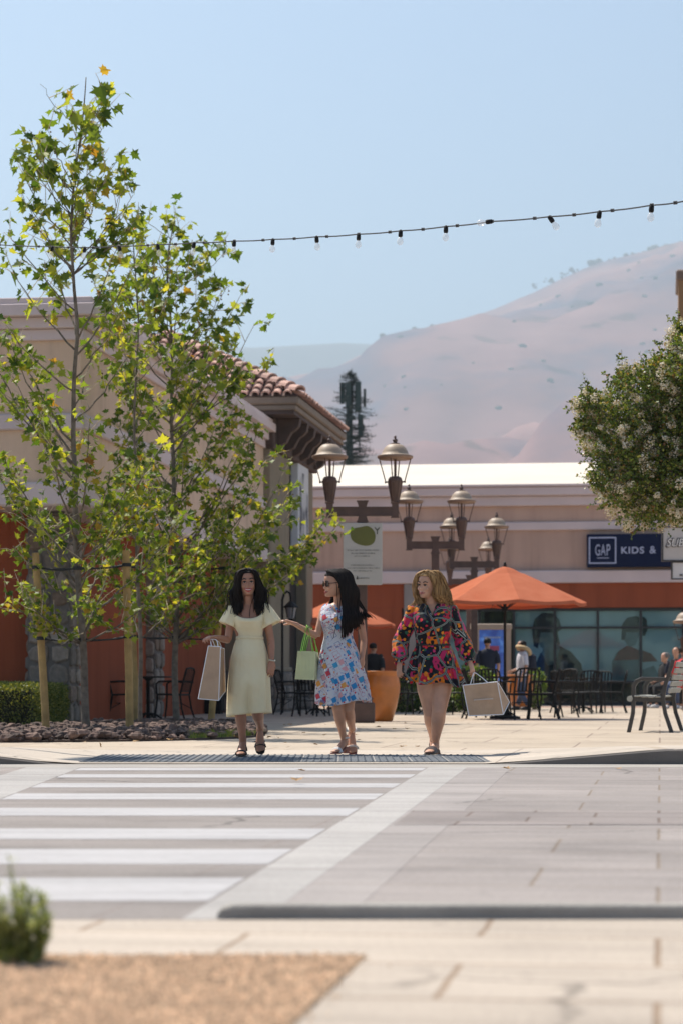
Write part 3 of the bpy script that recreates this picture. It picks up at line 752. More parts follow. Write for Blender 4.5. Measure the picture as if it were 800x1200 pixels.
def blobpoly(name, pts, m, y):  # flat printed figure in the window film, in photo pixels
    q = [(glx(a), CH+(800-b)/40.8) for a, b in pts]; obj(name, MB().prism(q, 'y', y, y+.006), m, pr_)
pr_ = obj('window_poster', MB().box(glx(603), glx(697), .335, .338, .72, 2.18), poster_base, gb)
blobpoly('printed_shoulders', [(628, 797), (626, 778), (632, 765), (645, 758), (655, 757), (668, 764), (680, 778), (684, 797)], navy, .328)
blobpoly('printed_neck', [(634, 765), (636, 745), (652, 745), (655, 760), (648, 778), (640, 780)], skin_t, .325)
blobpoly('printed_face', [(627, 737), (628, 748), (632, 758), (640, 763), (647, 758), (651, 748), (651, 737)], skin_t, .322)
blobpoly('printed_hat', [(622, 737), (625, 725), (634, 718), (646, 718), (654, 726), (657, 737), (652, 741), (655, 755), (648, 752), (646, 741), (632, 741), (629, 760), (624, 757)], navy, .319)
pr_ = obj('window_poster', MB().box(glx(703), glx(748), .335, .338, .72, 2.18), poster_base, gb)
blobpoly('printed_torso', [(716, 797), (716, 775), (722, 764), (735, 757), (748, 762), (748, 797)], skin_t, .328)
blobpoly('printed_collar', [(718, 774), (724, 763), (735, 756), (748, 762), (748, 773)], redt, .325)
blobpoly('printed_face', [(729, 737), (730, 750), (736, 758), (744, 756), (748, 745), (748, 737)], skin_t, .322)
blobpoly('printed_hair', [(727, 750), (728, 732), (734, 724), (745, 722), (748, 724), (748, 741), (733, 741), (731, 750)], navy, .319)
pr_ = obj('window_poster', MB().box(glx(753), glx(797), .335, .338, .72, 2.18), poster_base, gb)
blobpoly('printed_sleeve', [(752, 762), (762, 766), (770, 775), (752, 776)], redt, .325)
blobpoly('printed_hair', [(752, 722), (757, 726), (758, 738), (755, 745), (752, 745)], navy, .322)
blobpoly('printed_shape', [(752, 785), (765, 780), (775, 797), (752, 797)], skin_t, .322)
obj('pier', MB().box(glx(473), glx(487), -.04, .9, 0, 3.498, b=.02), mat('stucco_grey', (.28, .25, .235), .9, .06, 1), gb)
wsheet('brick_edge_strip', [(-14, 64.6), (14, 62.8), (14, 64.2), (-14, 66.0)], .006, mat('brick_edge', (.42, .2, .15), .9, .1, 3))
# fascia sign
zs = lambda py: CH+(800-py)/40.9
sg = thing('shop_fascia_sign', 'navy clothing store sign with pale lettering on the pink wall', 'sign')
sg.location = (0, 70, 0); sg.rotation_euler = (0, 0, -TH); RM[sg.name] = RM[gb.name]
sx0, sx1 = glx(687), glx(800)
obj('sign_board', MB().box(sx0, sx1, -.20, .115, zs(665.5), zs(627), b=.015), mat('sign_navy', (.005, .010, .04), .8, .05, spec=.15), sg)
sb = mat('sign_pale_blue', (.42, .46, .62), .5, .03)
fb = MB(); fx0, fx1 = glx(689.5), glx(721.5); fz0, fz1 = zs(661.5), zs(630.5); w_ = .035
fb.box(fx0, fx1, -.215, -.203, fz1-w_, fz1); fb.box(fx0, fx1, -.215, -.203, fz0, fz0+w_); fb.box(fx0, fx0+w_, -.2145, -.2035, fz0+w_, fz1-w_); fb.box(fx1-w_, fx1, -.2145, -.2035, fz0+w_, fz1-w_)
obj('sign_frame', fb, sb, sg)
def put_text(txt, pxa, pxb, pyb, pyt, m, parent, y=-.22, lx=glx, zf=zs, name='lettering', **k):
    t = text_mb(txt, 1.0, .02, **k); xs_ = [v.x for v in t.v]; z_ = [v.z for v in t.v]
    x0, x1 = lx(pxa), lx(pxb); z0, z1 = zf(pyb), zf(pyt)
    for v in t.v:
        v.x = x0+(v.x-min(xs_))/(max(xs_)-min(xs_))*(x1-x0) if False else v.x
    mnx, mxx, mnz, mxz = min(xs_), max(xs_), min(z_), max(z_)
    for v in t.v:
        v.x = x0+(v.x-mnx)/(mxx-mnx)*(x1-x0); v.z = z0+(v.z-mnz)/(mxz-mnz)*(z1-z0); v.y = y+v.y
    return obj(name, t, m, parent, normals=False)
put_text('G', 697, 702.6, 652, 639, sb, sg); put_text('A', 703.4, 709.2, 652, 639, sb, sg); put_text('P', 710.4, 714.5, 652, 639, sb, sg)
put_text('KIDS', 727.5, 754, 650, 642, sb, sg, offset=.018, spacing=1.15); put_text('&', 760.5, 768, 650, 641.5, sb, sg, offset=.004)
obj('small_print', MB().box(glx(699), glx(713), -.212, -.203, zs(655.2), zs(654.4)), sb, sg)

# ---- blade signs on a post at the right
PD = 47.0
def wx(px, D=PD): return (px-400)*D/F
def wz(py, D=PD): return CH+(800-py)*D/F
bx = wx(880)
bs_ = thing('hanging_shop_sign', 'cream sandwich shop sign in a dark frame at the right edge', 'sign', (bx, PD, 0))
A = lambda px: wx(px)-bx
cream = mat('sign_cream', (.50, .46, .43), .5, .03); bk = mat('sign_black', (.02, .015, .015), .5)
obj('board', MB().box(A(776), A(838), -.05, .05, wz(656.5), wz(618.5)), cream, bs_)
fm = MB()
for a, b_, c, d in ((774.6, 776, 658, 617), (838, 839.4, 658, 617)): fm.box(A(a), A(b_), -.07, .07, wz(c), wz(d))
fm.box(A(776), A(838), -.07, .07, wz(658), wz(656.5)); fm.box(A(776), A(838), -.07, .07, wz(618.5), wz(617))
obj('frame', fm, bk, bs_)
put_text('SUBWAY', 779, 829, 641.5, 630.5, bk, bs_, y=-.055, lx=A, zf=wz, shear=.25, offset=.055)
put_text('SUBWAY', 779.9, 828.3, 640.6, 631.4, mat('sign_offwhite', (.72, .69, .66), .5), bs_, y=-.072, lx=A, zf=wz, shear=.25, offset=.0)
obj('letter_arrow', MB().prism([(A(778.2), wz(640.2)), (A(780.8), wz(638.2)), (A(780.8), wz(643))], 'y', -.066, -.05), bk, bs_)
obj('post', MB().box(-.09, .09, -.09, .09, 0, 4.2, b=.02), mat('post_brown', (.10, .055, .04), .6), bs_)
obj('arm', MB().box(A(800), .0, -.035, .035, wz(616.7), wz(614.5)), mat('post_brown2', (.10, .055, .04), .6), bs_)
s2 = thing('hanging_shop_sign', 'smaller white sign panel hung below the sandwich shop sign', 'sign', (bx, PD, 0))
obj('board', MB().box(A(787), A(838), -.04, .04, wz(678), wz(659.6)), mat('sign_white', (.60, .57, .56), .5, .03), s2)
fm = MB(); fm.box(A(785.8), A(787), -.06, .06, wz(679.2), wz(658.4)); fm.box(A(838), A(839.2), -.06, .06, wz(679.2), wz(658.4)); fm.box(A(787), A(838), -.06, .06, wz(679.2), wz(678)); fm.box(A(787), A(838), -.06, .06, wz(659.6), wz(658.4))
obj('frame', fm, bk, s2)
put_text('M', 795.3, 798.6, 675.3, 672.8, bk, s2, y=-.045, lx=A, zf=wz, offset=.02)

# ---- disguised cell mast beyond the store
cm = thing('cell_mast', 'dark green phone mast disguised as a pine above the white roof', 'mast', (at(409, 800, 150).x, 150, 0))
cmat = mat('mast_green', (.016, .035, .034), .7, .2, 1); cmat2 = mat('mast_grey', (.05, .06, .065), .6, .1, 1)
s150 = 150/F
zz = lambda py: CH+(800-py)*s150
mb = MB(); mb.tube([(0, 0, 0), (0, 0, zz(480)), (0, 0, zz(447))], [.28, .20, .06], 12); obj('trunk', mb, cmat, cm)
# antenna panels
for (px, pa, pb, y, w_) in ((401, 449, 474, -.3, .30), (411, 448, 478, .5, .26), (419, 448, 483, -.4, .38), (427, 455, 476, .3, .16), (422, 486, 512, -.2, .34), (407.5, 449, 478, -.5, .34), (426, 497, 505, .3, .12), (414, 487, 492, .0, .2)):
    x = (px-409)*s150; obj('antenna_panel', MB().box(x-w_/2, x+w_/2, y-.12, y+.12, zz(pb), zz(pa), b=.03), cmat, cm)
mb = MB()
for py, xa, xb in ((466, -9, 12), (478, -8, 14), (502, 0, 15), (513, 0, 13), (536, 0, 17)): mb.bar((xa*s150, 0, zz(py)), (xb*s150, 0, zz(py)), .12)
mb.bar((11*s150, 0, zz(468)), (12*s150, 0, zz(530)), .1)
obj('mounting_frame', mb, cmat2, cm)
mb = MB(); rg = random.Random(21)
def bough(mb, z, L_, a):
    d = Vector((math.cos(a), math.sin(a)*.9, rg.uniform(-.05, .35))); p0 = Vector((0, 0, z)); n = 7
    pts = [p0+d*(L_*i/n)+Vector((0, 0, -.12*(i/n)**2*L_)) for i in range(n+1)]
    mb.tube(pts, [.035*(1-.7*i/n) for i in range(n+1)], 5)
    for i in range(2, n+1):
        for q in range(9):
            dd = Vector((rg.gauss(0, 1), rg.gauss(0, 1), rg.gauss(.2, .8))).normalized()*rg.uniform(.12, .32); c = pts[i]
            t = dd.cross(Vector((0, 0, 1)))*.09
            mb.add([c-t, c+t, c+dd], [(0, 1, 2)])
for k in range(190):
    u_ = rg.random(); z = zz(436+u_**.9*110); L_ = {0: .35}.get(0)+1.35*min(1, u_*2.4)*rg.uniform(.55, 1.05)
    if 455 < 436+u_*110 < 495 and rg.random() < .2: continue
    bough(mb, z, L_, rg.uniform(0, 6.28))
obj('branches', mb, cmat, cm, normals=False)
# ---------------------------------------------------------------- street furniture
lampb = mat('lamp_brown', (.10, .052, .038), .5, .12, 6)
lampt = mat('lamp_hood', (.34, .25, .175), .55, .06, 6)
lampr = mat('lamp_rim', (.26, .16, .11), .4, .08, 6)
def lamp_head(t, x, z0, s=1.0):
    """luminaire; z0 = bottom of the stem. Sizes measured on the nearest lamp"""
    mb = MB()
    mb.box(x-.055, x+.055, -.055, .055, z0+.018, z0+.235)
    mb.box(x-.068, x+.068, -.068, .068, z0, z0+.018, b=.004)
    mb.box(x-.075, x+.075, -.075, .075, z0+.235, z0+.262, b=.008)
    mb.lathe([(.058, z0+.262), (.065, z0+.34), (.095, z0+.48), (.118, z0+.60), (.112, z0+.635), (.09, z0+.665), (.05, z0+.675)], (x, 0, 0), 14)
    for q in range(6):
        a = q*math.pi/3; mb.bar((x+math.cos(a)*.060, math.sin(a)*.060, z0+.27), (x+math.cos(a)*.116, math.sin(a)*.116, z0+.60), .02, .012)
    obj('lamp_stem', mb, lampb, t)
    zt = z0+.945; mb = MB()
    for q in range(4):
        a = math.pi/4+q*math.pi/2+.5; c_, s_ = math.cos(a), math.sin(a); mb.bar((x+c_*.155, s_*.155, z0+.575), (x+c_*.262, s_*.262, zt+.01), .015)
        mb.bar((x+c_*.10, s_*.10, z0+.585), (x+c_*.175, s_*.175, z0+.585), .022); mb.ball((x+c_*.163, s_*.163, z0+.58), .016, 6, 5)
    mb.bar((x, 0, z0+.66), (x, 0, zt), .042)
    obj('lamp_cage', mb, lampb, t)
    mb = MB(); mb.lathe([(.01, zt+.004), (.252, zt+.0), (.284, zt+.022), (.292, zt+.045), (.289, zt+.062)], (x, 0, 0), 28, cap=False)
    obj('lamp_rim', mb, lampr, t, smooth=True, normals=False)
    mb = MB(); mb.lathe([(.289, zt+.06), (.25, zt+.075), (.222, zt+.088), (.205, zt+.13), (.178, zt+.185), (.14, zt+.225), (.105, zt+.245), (.075, zt+.252)], (x, 0, 0), 28)
    obj('lamp_shade', mb, lampt, t, smooth=True)
    mb = MB(); mb.lathe([(.078, zt+.25), (.082, zt+.262), (.03, zt+.275), (.034, zt+.295), (.046, zt+.315), (.03, zt+.335), (.013, zt+.35), (.026, zt+.368), (.004, zt+.395)], (x, 0, 0), 12)
    obj('finial', mb, lampb, t, smooth=True)
def lamp_post(loc, rz, sep=1.05, label='', dz=0):
    t = thing('street_lamp', label, 'street lamp', loc, rz, 'twin-headed brown street lamps along the plaza')
    mb = MB(); mb.box(-.075, .075, -.075, .075, .42, 3.30, b=.01); obj('post', mb, lampb, t)
    mb = MB(); mb.box(-.17, .17, -.17, .17, .36, .42, b=.02); mb.box(-.20, .20, -.20, .20, 0, .33, b=.02); mb.box(-.16, .16, -.16, .16, .331, .36); obj('base', mb, lampb, t)
    mb = MB(); mb.box(-.062, .062, -.062, .062, 3.27, 3.58)
    mb.prism([(-.062, 3.50), (.062, 3.50), (.085, 3.58), (-.085, 3.58)], 'y', -.075, .075); mb.box(-.095, .095, -.09, .09, 3.58, 3.60)
    mb.prism([(-.085, 3.27), (.085, 3.27), (.062, 3.35), (-.062, 3.35)], 'y', -.075, .075); mb.box(-.095, .095, -.09, .09, 3.25, 3.27)
    obj('arm_collar', mb, lampb, t)
    mb = MB(); mb.box(-sep/2, sep/2, -.045, .045, 3.37, 3.48); mb.box(-sep/2, sep/2, -.06, .06, 3.48, 3.50); mb.box(-sep/2, sep/2, -.06, .06, 3.35, 3.37); obj('arm', mb, lampb, t)
    for s_ in (-1, 1): lamp_head(t, s_*sep/2, 3.32)
    return t
L1 = lamp_post((at(424.5, 800, 39.2).x, 39.2, 0), 0, 1.055, 'brown twin street lamp nearest the walkers, carrying a white market sign')
L2 = dup(L1, (at(509.5, 800, 48.8).x, 48.8, 0), 0, 'brown twin street lamp rising behind the woman in the colourful dress')
L3 = dup(L1, (at(555, 800, 56.8).x, 56.8, 0), 0, 'third twin street lamp, its post passing behind the big orange umbrella')
L4 = dup(L1, (at(549, 800, 66.3).x, 66.3, 0), 0, 'farthest twin street lamp, mostly hidden behind the third one')
# single lamp at the right edge
t = thing('street_lamp', 'single-headed small street lamp cut by the right edge of the photo', 'street lamp', (at(802.5, 800, 55).x, 55, 0))
mb = MB(); mb.box(-.06, .06, -.06, .06, 0, 1.05); obj('post', mb, lampb, t); lamp_head(t, 0, 1.05)
# sign on the nearest lamp
S0 = L1.location; ms = thing('market_sign', 'white panel with an olive green logo mounted on the nearest street lamp', 'sign', (S0.x, S0.y-.1, 0))
D_ = S0.y-.1
sx = lambda px: (px-400)*D_/F-S0.x
sz = lambda py: CH+(800-py)*D_/F
obj('panel', MB().box(sx(402), sx(447.5), -.03, .012, sz(685.5), sz(613), b=.006), mat('sign_panel', (.50, .47, .43), .5, .04, 2), ms)
blob = [(409.5, 623), (414, 619), (422, 618), (429, 616), (434, 618), (438, 622), (439.8, 628), (439, 634), (436, 638), (430, 640), (422, 639), (415, 636), (411, 632)]
def smooth_poly(p, it=2):
    for _ in range(it):
        q = []
        for i in range(len(p)):
            a, b_ = p[i], p[(i+1) % len(p)]; q.append((a[0]*.75+b_[0]*.25, a[1]*.75+b_[1]*.25)); q.append((a[0]*.25+b_[0]*.75, a[1]*.25+b_[1]*.75))
        p = q
    return p
obj('logo', MB().prism([(sx(a), sz(b_)) for a, b_ in smooth_poly(blob)], 'y', -.034, -.028), mat('logo_green', (.13, .13, .025), .6, .06), ms)
dk = mat('sign_ink', (.05, .05, .03), .6)
def squiggle(px0, px1, py, h, seed, m=dk, th=.008, y=-.037):
    r_ = random.Random(seed); mb = MB(); x = px0
    while x < px1:
        w_ = r_.uniform(.6, 1.6); hh = h*r_.choice((.7, 1, 1))
        mb.box(sx(x), sx(min(px1, x+w_*.55)), y, y+.004, sz(py), sz(py-hh)); 
        if r_.random() < .6: mb.box(sx(x), sx(min(px1, x+w_)), y+.0005, y+.0035, sz(py-hh*.5)-th*.5, sz(py-hh*.5)+th*.5)
        x += w_+r_.choice((.25, .3, .9))
    return mb
obj('logo_letters', text_mb('Y', .16, .004, M=Matrix.Translation((sx(438), -.037, sz(626)))), dk, ms, normals=False)
for k, (a, b_, py, h) in enumerate(((407, 443, 645.5, 1.1), (411, 439, 649, 1.1), (415, 433, 652.3, 1.1), (411, 438, 663, 1.2), (406, 444, 666.3, 1.0), (414, 435, 669.6, 1.0), (420, 432, 678.2, 1.3))):
    o = obj('fine_print', squiggle(a, b_, py, h, k), mat('sign_fine_ink', (.14, .13, .12), .6), ms); o['kind'] = 'stuff'
obj('emblem', MB().prism([(sx(417), sz(679)), (sx(419.6), sz(679)), (sx(419), sz(676.5)), (sx(418.3), sz(675)), (sx(417.5), sz(676.5))], 'y', -.037, -.031), dk, ms)

# wall lantern on a goose-neck by the tower
ln = thing('wall_lantern', 'black lantern on a curved bracket in front of the tower pier', 'lantern', (at(341, 800, 51.6).x, 51.6, 0))
zl = lambda py: CH+(800-py)*51.6/F; s5 = 51.6/F
iron = mat('black_iron', (.012, .011, .011), .6, .1, 5, spec=.2)
ptsn = [(-10*s5, 0, 0), (-10*s5, 0, zl(712)), (-10*s5, 0, zl(703)), (-8*s5, 0, zl(696)), (-4.5*s5, 0, zl(693)), (-1.2*s5, 0, zl(695)), (0, 0, zl(701)), (0, 0, zl(705))]
obj('post', MB().tube(ptsn, .025, 8), iron, ln)
obj('lantern_top', MB().lathe([(.16, zl(712)), (.15, zl(710.5)), (.08, zl(707)), (.03, zl(704.5))], n=12), iron, ln)
obj('lantern_glass', MB().lathe([(.06, zl(725)), (.075, zl(723.5)), (.12, zl(712))], n=8), mat('lantern_glass', (.25, .26, .28), .3, .05), ln)
mb = MB()
for q in range(4): a = q*1.571+.4; mb.bar((.078*math.cos(a), .078*math.sin(a), zl(724)), (.125*math.cos(a), .125*math.sin(a), zl(712)), .014)
mb.lathe([(.02, zl(728)), (.05, zl(726.5)), (.075, zl(725.2))], n=8); obj('lantern_cage', mb, iron, ln)

# umbrellas
orange = None
m, nt, out = nodes_of('umbrella_canvas'); d_ = N(nt, 'ShaderNodeBsdfDiffuse'); tl = N(nt, 'ShaderNodeBsdfTranslucent'); tc = N(nt, 'ShaderNodeTexCoord')
nz = N(nt, 'ShaderNodeTexNoise'); nz.inputs['Scale'].default_value = 3; L(nt, tc.outputs['Object'], nz.inputs[0]); rr = ramp(nt, [(.3, (.60, .20, .11)), (.7, (.66, .245, .14))]); L(nt, nz.outputs[0], rr.inputs[0])
L(nt, rr.outputs[0], d_.inputs[0]); L(nt, rr.outputs[0], tl.inputs[0]); mx = N(nt, 'ShaderNodeMixShader'); mx.inputs[0].default_value = .38
L(nt, d_.outputs[0], mx.inputs[1]); L(nt, tl.outputs[0], mx.inputs[2]); L(nt, mx.outputs[0], out.inputs[0]); canvas = m
def umbrella(loc, rz, label):
    t = thing('patio_umbrella', label, 'umbrella', loc, rz, 'orange patio umbrellas')
    Rr, z0, z1 = 1.38, 2.10, 2.74; n = 8; K = 6; mb = MB(); vs_ = []
    for k in range(K+1):
        f = k/K; r = .33+(Rr-.33)*f; z = z1-.13-(z1-.13-z0)*f
        for j in range(n*4):
            a = 2*math.pi*j/(n*4); u_ = (j % 4)/4; cosf = math.cos(math.pi/n)/math.cos((u_-.5)*2*math.pi/n)
            sag = -.035*f*math.sin(math.pi*u_)+.0
            vs_.append((r*cosf/math.cos(math.pi/n)*math.cos(a)*1.0, r*cosf/math.cos(math.pi/n)*math.sin(a), z+sag))
    n4 = n*4; fs_ = [(k*n4+j, k*n4+(j+1) % n4, (k+1)*n4+(j+1) % n4, (k+1)*n4+j) for k in range(K) for j in range(n4)]
    # valance
    o_ = len(vs_); vs_ += [(Vector(vs_[K*n4+j])*1.0)+Vector((0, 0, -.07)) if False else (vs_[K*n4+j][0], vs_[K*n4+j][1], vs_[K*n4+j][2]-.06) for j in range(n4)]
    fs_ += [(K*n4+j, K*n4+(j+1) % n4, o_+(j+1) % n4, o_+j) for j in range(n4)]
    mb.add(vs_, fs_); c = obj('canopy', mb, canvas, t)
    md = c.modifiers.new('s', 'SOLIDIFY'); md.thickness = .004
    mb = MB(); mb.lathe([(.40, z1-.20), (.30, z1-.12), (.15, z1-.04), (.02, z1)], n=8, cap=False)
    c2 = obj('vent_cap', mb, canvas, t); md = c2.modifiers.new('s', 'SOLIDIFY'); md.thickness = .004
    mb = MB(); 
    for j in range(n):
        a = 2*math.pi*j/n; mb.bar((.03, 0, z1-.14) if False else (.03*math.cos(a), .03*math.sin(a), z1-.16), (Rr*.985*math.cos(a), Rr*.985*math.sin(a), z0-.015), .014, .02)
        mb.bar((.04*math.cos(a), .04*math.sin(a), z0-.12), (Rr*.5*math.cos(a), Rr*.5*math.sin(a), z0+.33), .012)
    obj('ribs', mb, iron, t)
    mb = MB(); mb.tube([(0, 0, 0.05), (0, 0, z1-.02)], .024, 12); mb.lathe([(.02, z1-.01), (.035, z1+.02), (.02, z1+.05), (.03, z1+.065), (.004, z1+.09)], n=10); mb.lathe([(.05, z0-.16), (.05, z0-.08)], n=10)
    obj('pole', mb, iron, t)
    obj('base', MB().lathe([(.28, 0), (.28, .04), (.1, .07), (.05, .25), (.045, .3)], n=20), iron, t)
    return t
U1 = umbrella((at(591, 800, 43.5).x, 43.5, 0), .1, 'large orange umbrella right of the woman in the colourful dress')
U2 = dup(U1, (at(396, 800, 60).x, 60, 0), .3, 'far orange umbrella seen behind the woman in the white print dress')

# cafe table and chairs
def make_table(loc, label):
    t = thing('cafe_table', label, 'table', loc, 0, 'round black metal cafe tables')
    mb = MB(); mb.lathe([(.40, .735), (.415, .742), (.415, .755), (.40, .762)], n=32); obj('tabletop', mb, iron, t)
    obj('pedestal', MB().lathe([(.045, .03), (.03, .1), (.03, .68), (.10, .733)], n=12), iron, t)
    mb = MB()
    for q in range(4): a = q*1.571+.5; mb.tube([(0, 0, .12), (.14*math.cos(a), .14*math.sin(a), .10), (.27*math.cos(a), .27*math.sin(a), .02)], [.02, .018, .016], 6)
    obj('foot_frame', mb, iron, t)
    return t
def make_chair(loc, rz, label):
    """faces +X; metal armchair with slatted back"""
    t = thing('cafe_chair', label, 'chair', loc, rz, 'black metal cafe chairs')
    mb = MB(); mb.tube([(-.2, -.22, .44), (.22, -.22, .45), (.24, 0, .45), (.22, .22, .45), (-.2, .22, .44), (-.2, -.22, .44)], .015, 6)
    for k in range(9): y = -.2+.05*k; mb.box(-.2, .225, y-.016, y+.016, .447, .453)
    obj('seat', mb, iron, t)
    mb = MB(); mb.tube([(-.2, -.22, .44), (-.27, -.22, .72), (-.30, -.215, .84), (-.305, -.17, .89), (-.31, 0, .905), (-.305, .17, .89), (-.30, .215, .84), (-.27, .22, .72), (-.2, .22, .44)], .017, 6)
    for k in range(5): y = -.14+.07*k; mb.tube([(-.215, y, .50), (-.27, y, .72), (-.305, y, .89)], [(.017, .005)]*3, 6, ref=(0, 0, 1))
    mb.tube([(-.215, -.21, .50), (-.215, .21, .50)], .009, 6)
    obj('backrest', mb, iron, t)
    for s_ in (-1, 1):
        obj('armrest', MB().tube([(-.27, s_*.235, .66), (-.05, s_*.26, .675), (.17, s_*.26, .67), (.225, s_*.255, .63), (.22, s_*.24, .46)], .017, 6), iron, t)
        obj('leg', MB().tube([(.21, s_*.225, .45), (.225, s_*.235, .25), (.26, s_*.25, 0.0)], .017, 6), iron, t)
        obj('leg', MB().tube([(-.2, s_*.22, .44), (-.235, s_*.23, .2), (-.30, s_*.25, 0.0)], .017, 6), iron, t)
    mb = MB(); mb.tube([(-.235, -.23, .2), (-.05, -.2, .3), (-.05, .2, .3), (-.235, .23, .2)], .008, 6); obj('brace', mb, iron, t)
    return t
T1 = make_table((at(174, 800, 42).x, 42, 0), 'round cafe table against the terracotta wall behind the tree stakes')
C1 = make_chair((at(143, 800, 42).x, 42, 0), .25, 'metal chair left of the table by the terracotta wall')
def cpos(px, D): return (at(px, 800, D).x, D, 0)
dup(C1, cpos(204, 41.7), math.pi-.3, 'metal chair right of the table by the terracotta wall')
# group beyond the walkers, left
dup(T1, cpos(372, 49), 0, 'cafe table beyond the pale green tote bag')
dup(C1, cpos(341, 49.3), .35, 'metal chair left of the table beyond the green tote, near the tower')
dup(C1, cpos(388, 47.6), 2.2, 'metal chair half hidden behind the white print dress')
dup(C1, cpos(362, 46.6), 1.3, 'metal chair below the pale green tote, its back to the lens')
# behind the woman in the colourful dress
dup(T1, cpos(503, 50), 0, 'cafe table mostly hidden behind the colourful dress')
dup(C1, cpos(480, 48.5), .6, 'metal chair between the big orange pot and the colourful dress')
dup(C1, cpos(536, 48.5), 2.6, 'metal chair just right of the bare legs of the woman in the colourful dress')
# umbrella table
dup(T1, cpos(591, 43.5), 0, 'cafe table around the pole of the large orange umbrella')
dup(C1, cpos(562, 43.6), .1, 'metal chair left of the umbrella table, partly behind the brown paper bag')
dup(C1, cpos(610, 42.4), 1.9, 'metal chair right in front of the umbrella pole, back turned')
dup(C1, cpos(635, 43.4), 3.0, 'metal chair right of the umbrella table, facing left toward it')
dup(C1, cpos(578, 45.0), -1.3, 'metal chair on the far side of the umbrella table')
dup(C1, cpos(653, 45.2), -2.6, 'metal chair farther behind the umbrella table on its right')
# right group
dup(T1, cpos(683, 52.5), 0, 'cafe table standing in the open between umbrella and lone chair')
dup(C1, cpos(664, 52), .3, 'metal chair left of the open table, right of the umbrella group')
dup(C1, cpos(688, 51.2), 1.7, 'metal chair in front of the open table, back to the lens')
dup(C1, cpos(700, 53.6), -2.0, 'metal chair behind the open table')
dup(C1, cpos(717, 51.8), math.pi-.15, 'lone metal chair pulled away from the open table toward the bench')
dup(C1, cpos(673, 50.2), .9, 'metal chair at the near left of the open table')

# glazed pots
def pot(loc, sc, m, label):
    t = thing('planter_pot', label, 'planter', loc, 0, 'tall orange glazed pots')
    pr = [(.17, 0), (.19, .02), (.255, .25), (.305, .5), (.315, .62), (.29, .76), (.285, .80), (.315, .83), (.315, .865), (.275, .865), (.26, .78)]
    mb = MB(); mb.lathe([(r*sc, z*sc) for r, z in pr], n=36); obj('pot', mb, m, t, smooth=True)
    obj('soil', MB().lathe([(.262*sc, .76*sc), (.1*sc, .80*sc), (.005, .81*sc)], n=20), mat('pot_soil', (.05, .035, .025), .95), t)
    return t
potm = mat('pot_glaze', (.50, .155, .025), .3, .14, 3.5, spec=.6)
P1 = pot((at(447, 800, 40.6).x, 40.6, 0), .98, potm, 'tall orange glazed pot between the two right-hand walkers')
P2 = dup(P1, (at(609, 800, 58).x, 58, 0), 0, 'orange glazed pot far behind the umbrella table chairs')
# litter bin
lb = thing('litter_bin', 'tall black litter bin against the terracotta wall behind the kraft bag', 'litter bin', (at(250, 800, 50.5).x, 50.5, 0), -TH)
obj('body', MB().box(-.21, .21, -.2, .2, .04, 1.0, b=.02), iron, lb); obj('lid', MB().box(-.23, .23, -.22, .22, 1.002, 1.14, b=.04), mat('bin_lid', (.02, .02, .022), .4), lb); obj('plinth', MB().box(-.18, .18, -.17, .17, 0, .038), iron, lb)
# directory kiosk
kd = 59.5; ks = thing('directory_kiosk', 'beige framed directory board with a lit blue screen behind the umbrella table', 'kiosk', (at(575, 800, kd).x, kd, 0))
kx = lambda px: (px-575)*kd/F
kz = lambda py: CH+(800-py)*kd/F
bei = mat('kiosk_beige', (.40, .31, .24), .7, .05)
mb = MB(); mb.box(kx(552), kx(560.5), -.09, .09, 0, kz(738)); mb.box(kx(592), kx(598), -.09, .09, 0, kz(738)); mb.box(kx(550.5), kx(599), -.11, .11, kz(738)+.002, kz(731), b=.02); mb.box(kx(560.6), kx(591.9), -.085, .085, .1, kz(798)); obj('frame', mb, bei, ks)
m, nt, out = nodes_of('kiosk_screen'); bs = N(nt, 'ShaderNodeBsdfPrincipled'); tc = N(nt, 'ShaderNodeTexCoord'); nz = N(nt, 'ShaderNodeTexNoise'); nz.inputs['Scale'].default_value = 3.5; L(nt, tc.outputs['Object'], nz.inputs[0])
rr = ramp(nt, [(.35, (.015, .04, .2)), (.55, (.03, .09, .32)), (.66, (.08, .2, .5))]); L(nt, nz.outputs[0], rr.inputs[0]); L(nt, rr.outputs[0], bs.inputs['Base Color']); L(nt, rr.outputs[0], bs.inputs['Emission Color']); bs.inputs['Emission Strength'].default_value = .35; bs.inputs['Roughness'].default_value = .15; L(nt, bs.outputs[0], out.inputs[0])
obj('screen', MB().box(kx(560.7), kx(591.8), -.04, .02, kz(797.9), kz(738)), m, ks)
obj('screen_lettering', MB().box(kx(571), kx(584), -.046, -.041, kz(763), kz(757)), mat('screen_red', (.35, .05, .12), .4), ks)
obj('screen_lettering', MB().box(kx(566), kx(586), -.046, -.041, kz(748), kz(746)), mat('screen_pale', (.25, .32, .55), .4), ks)

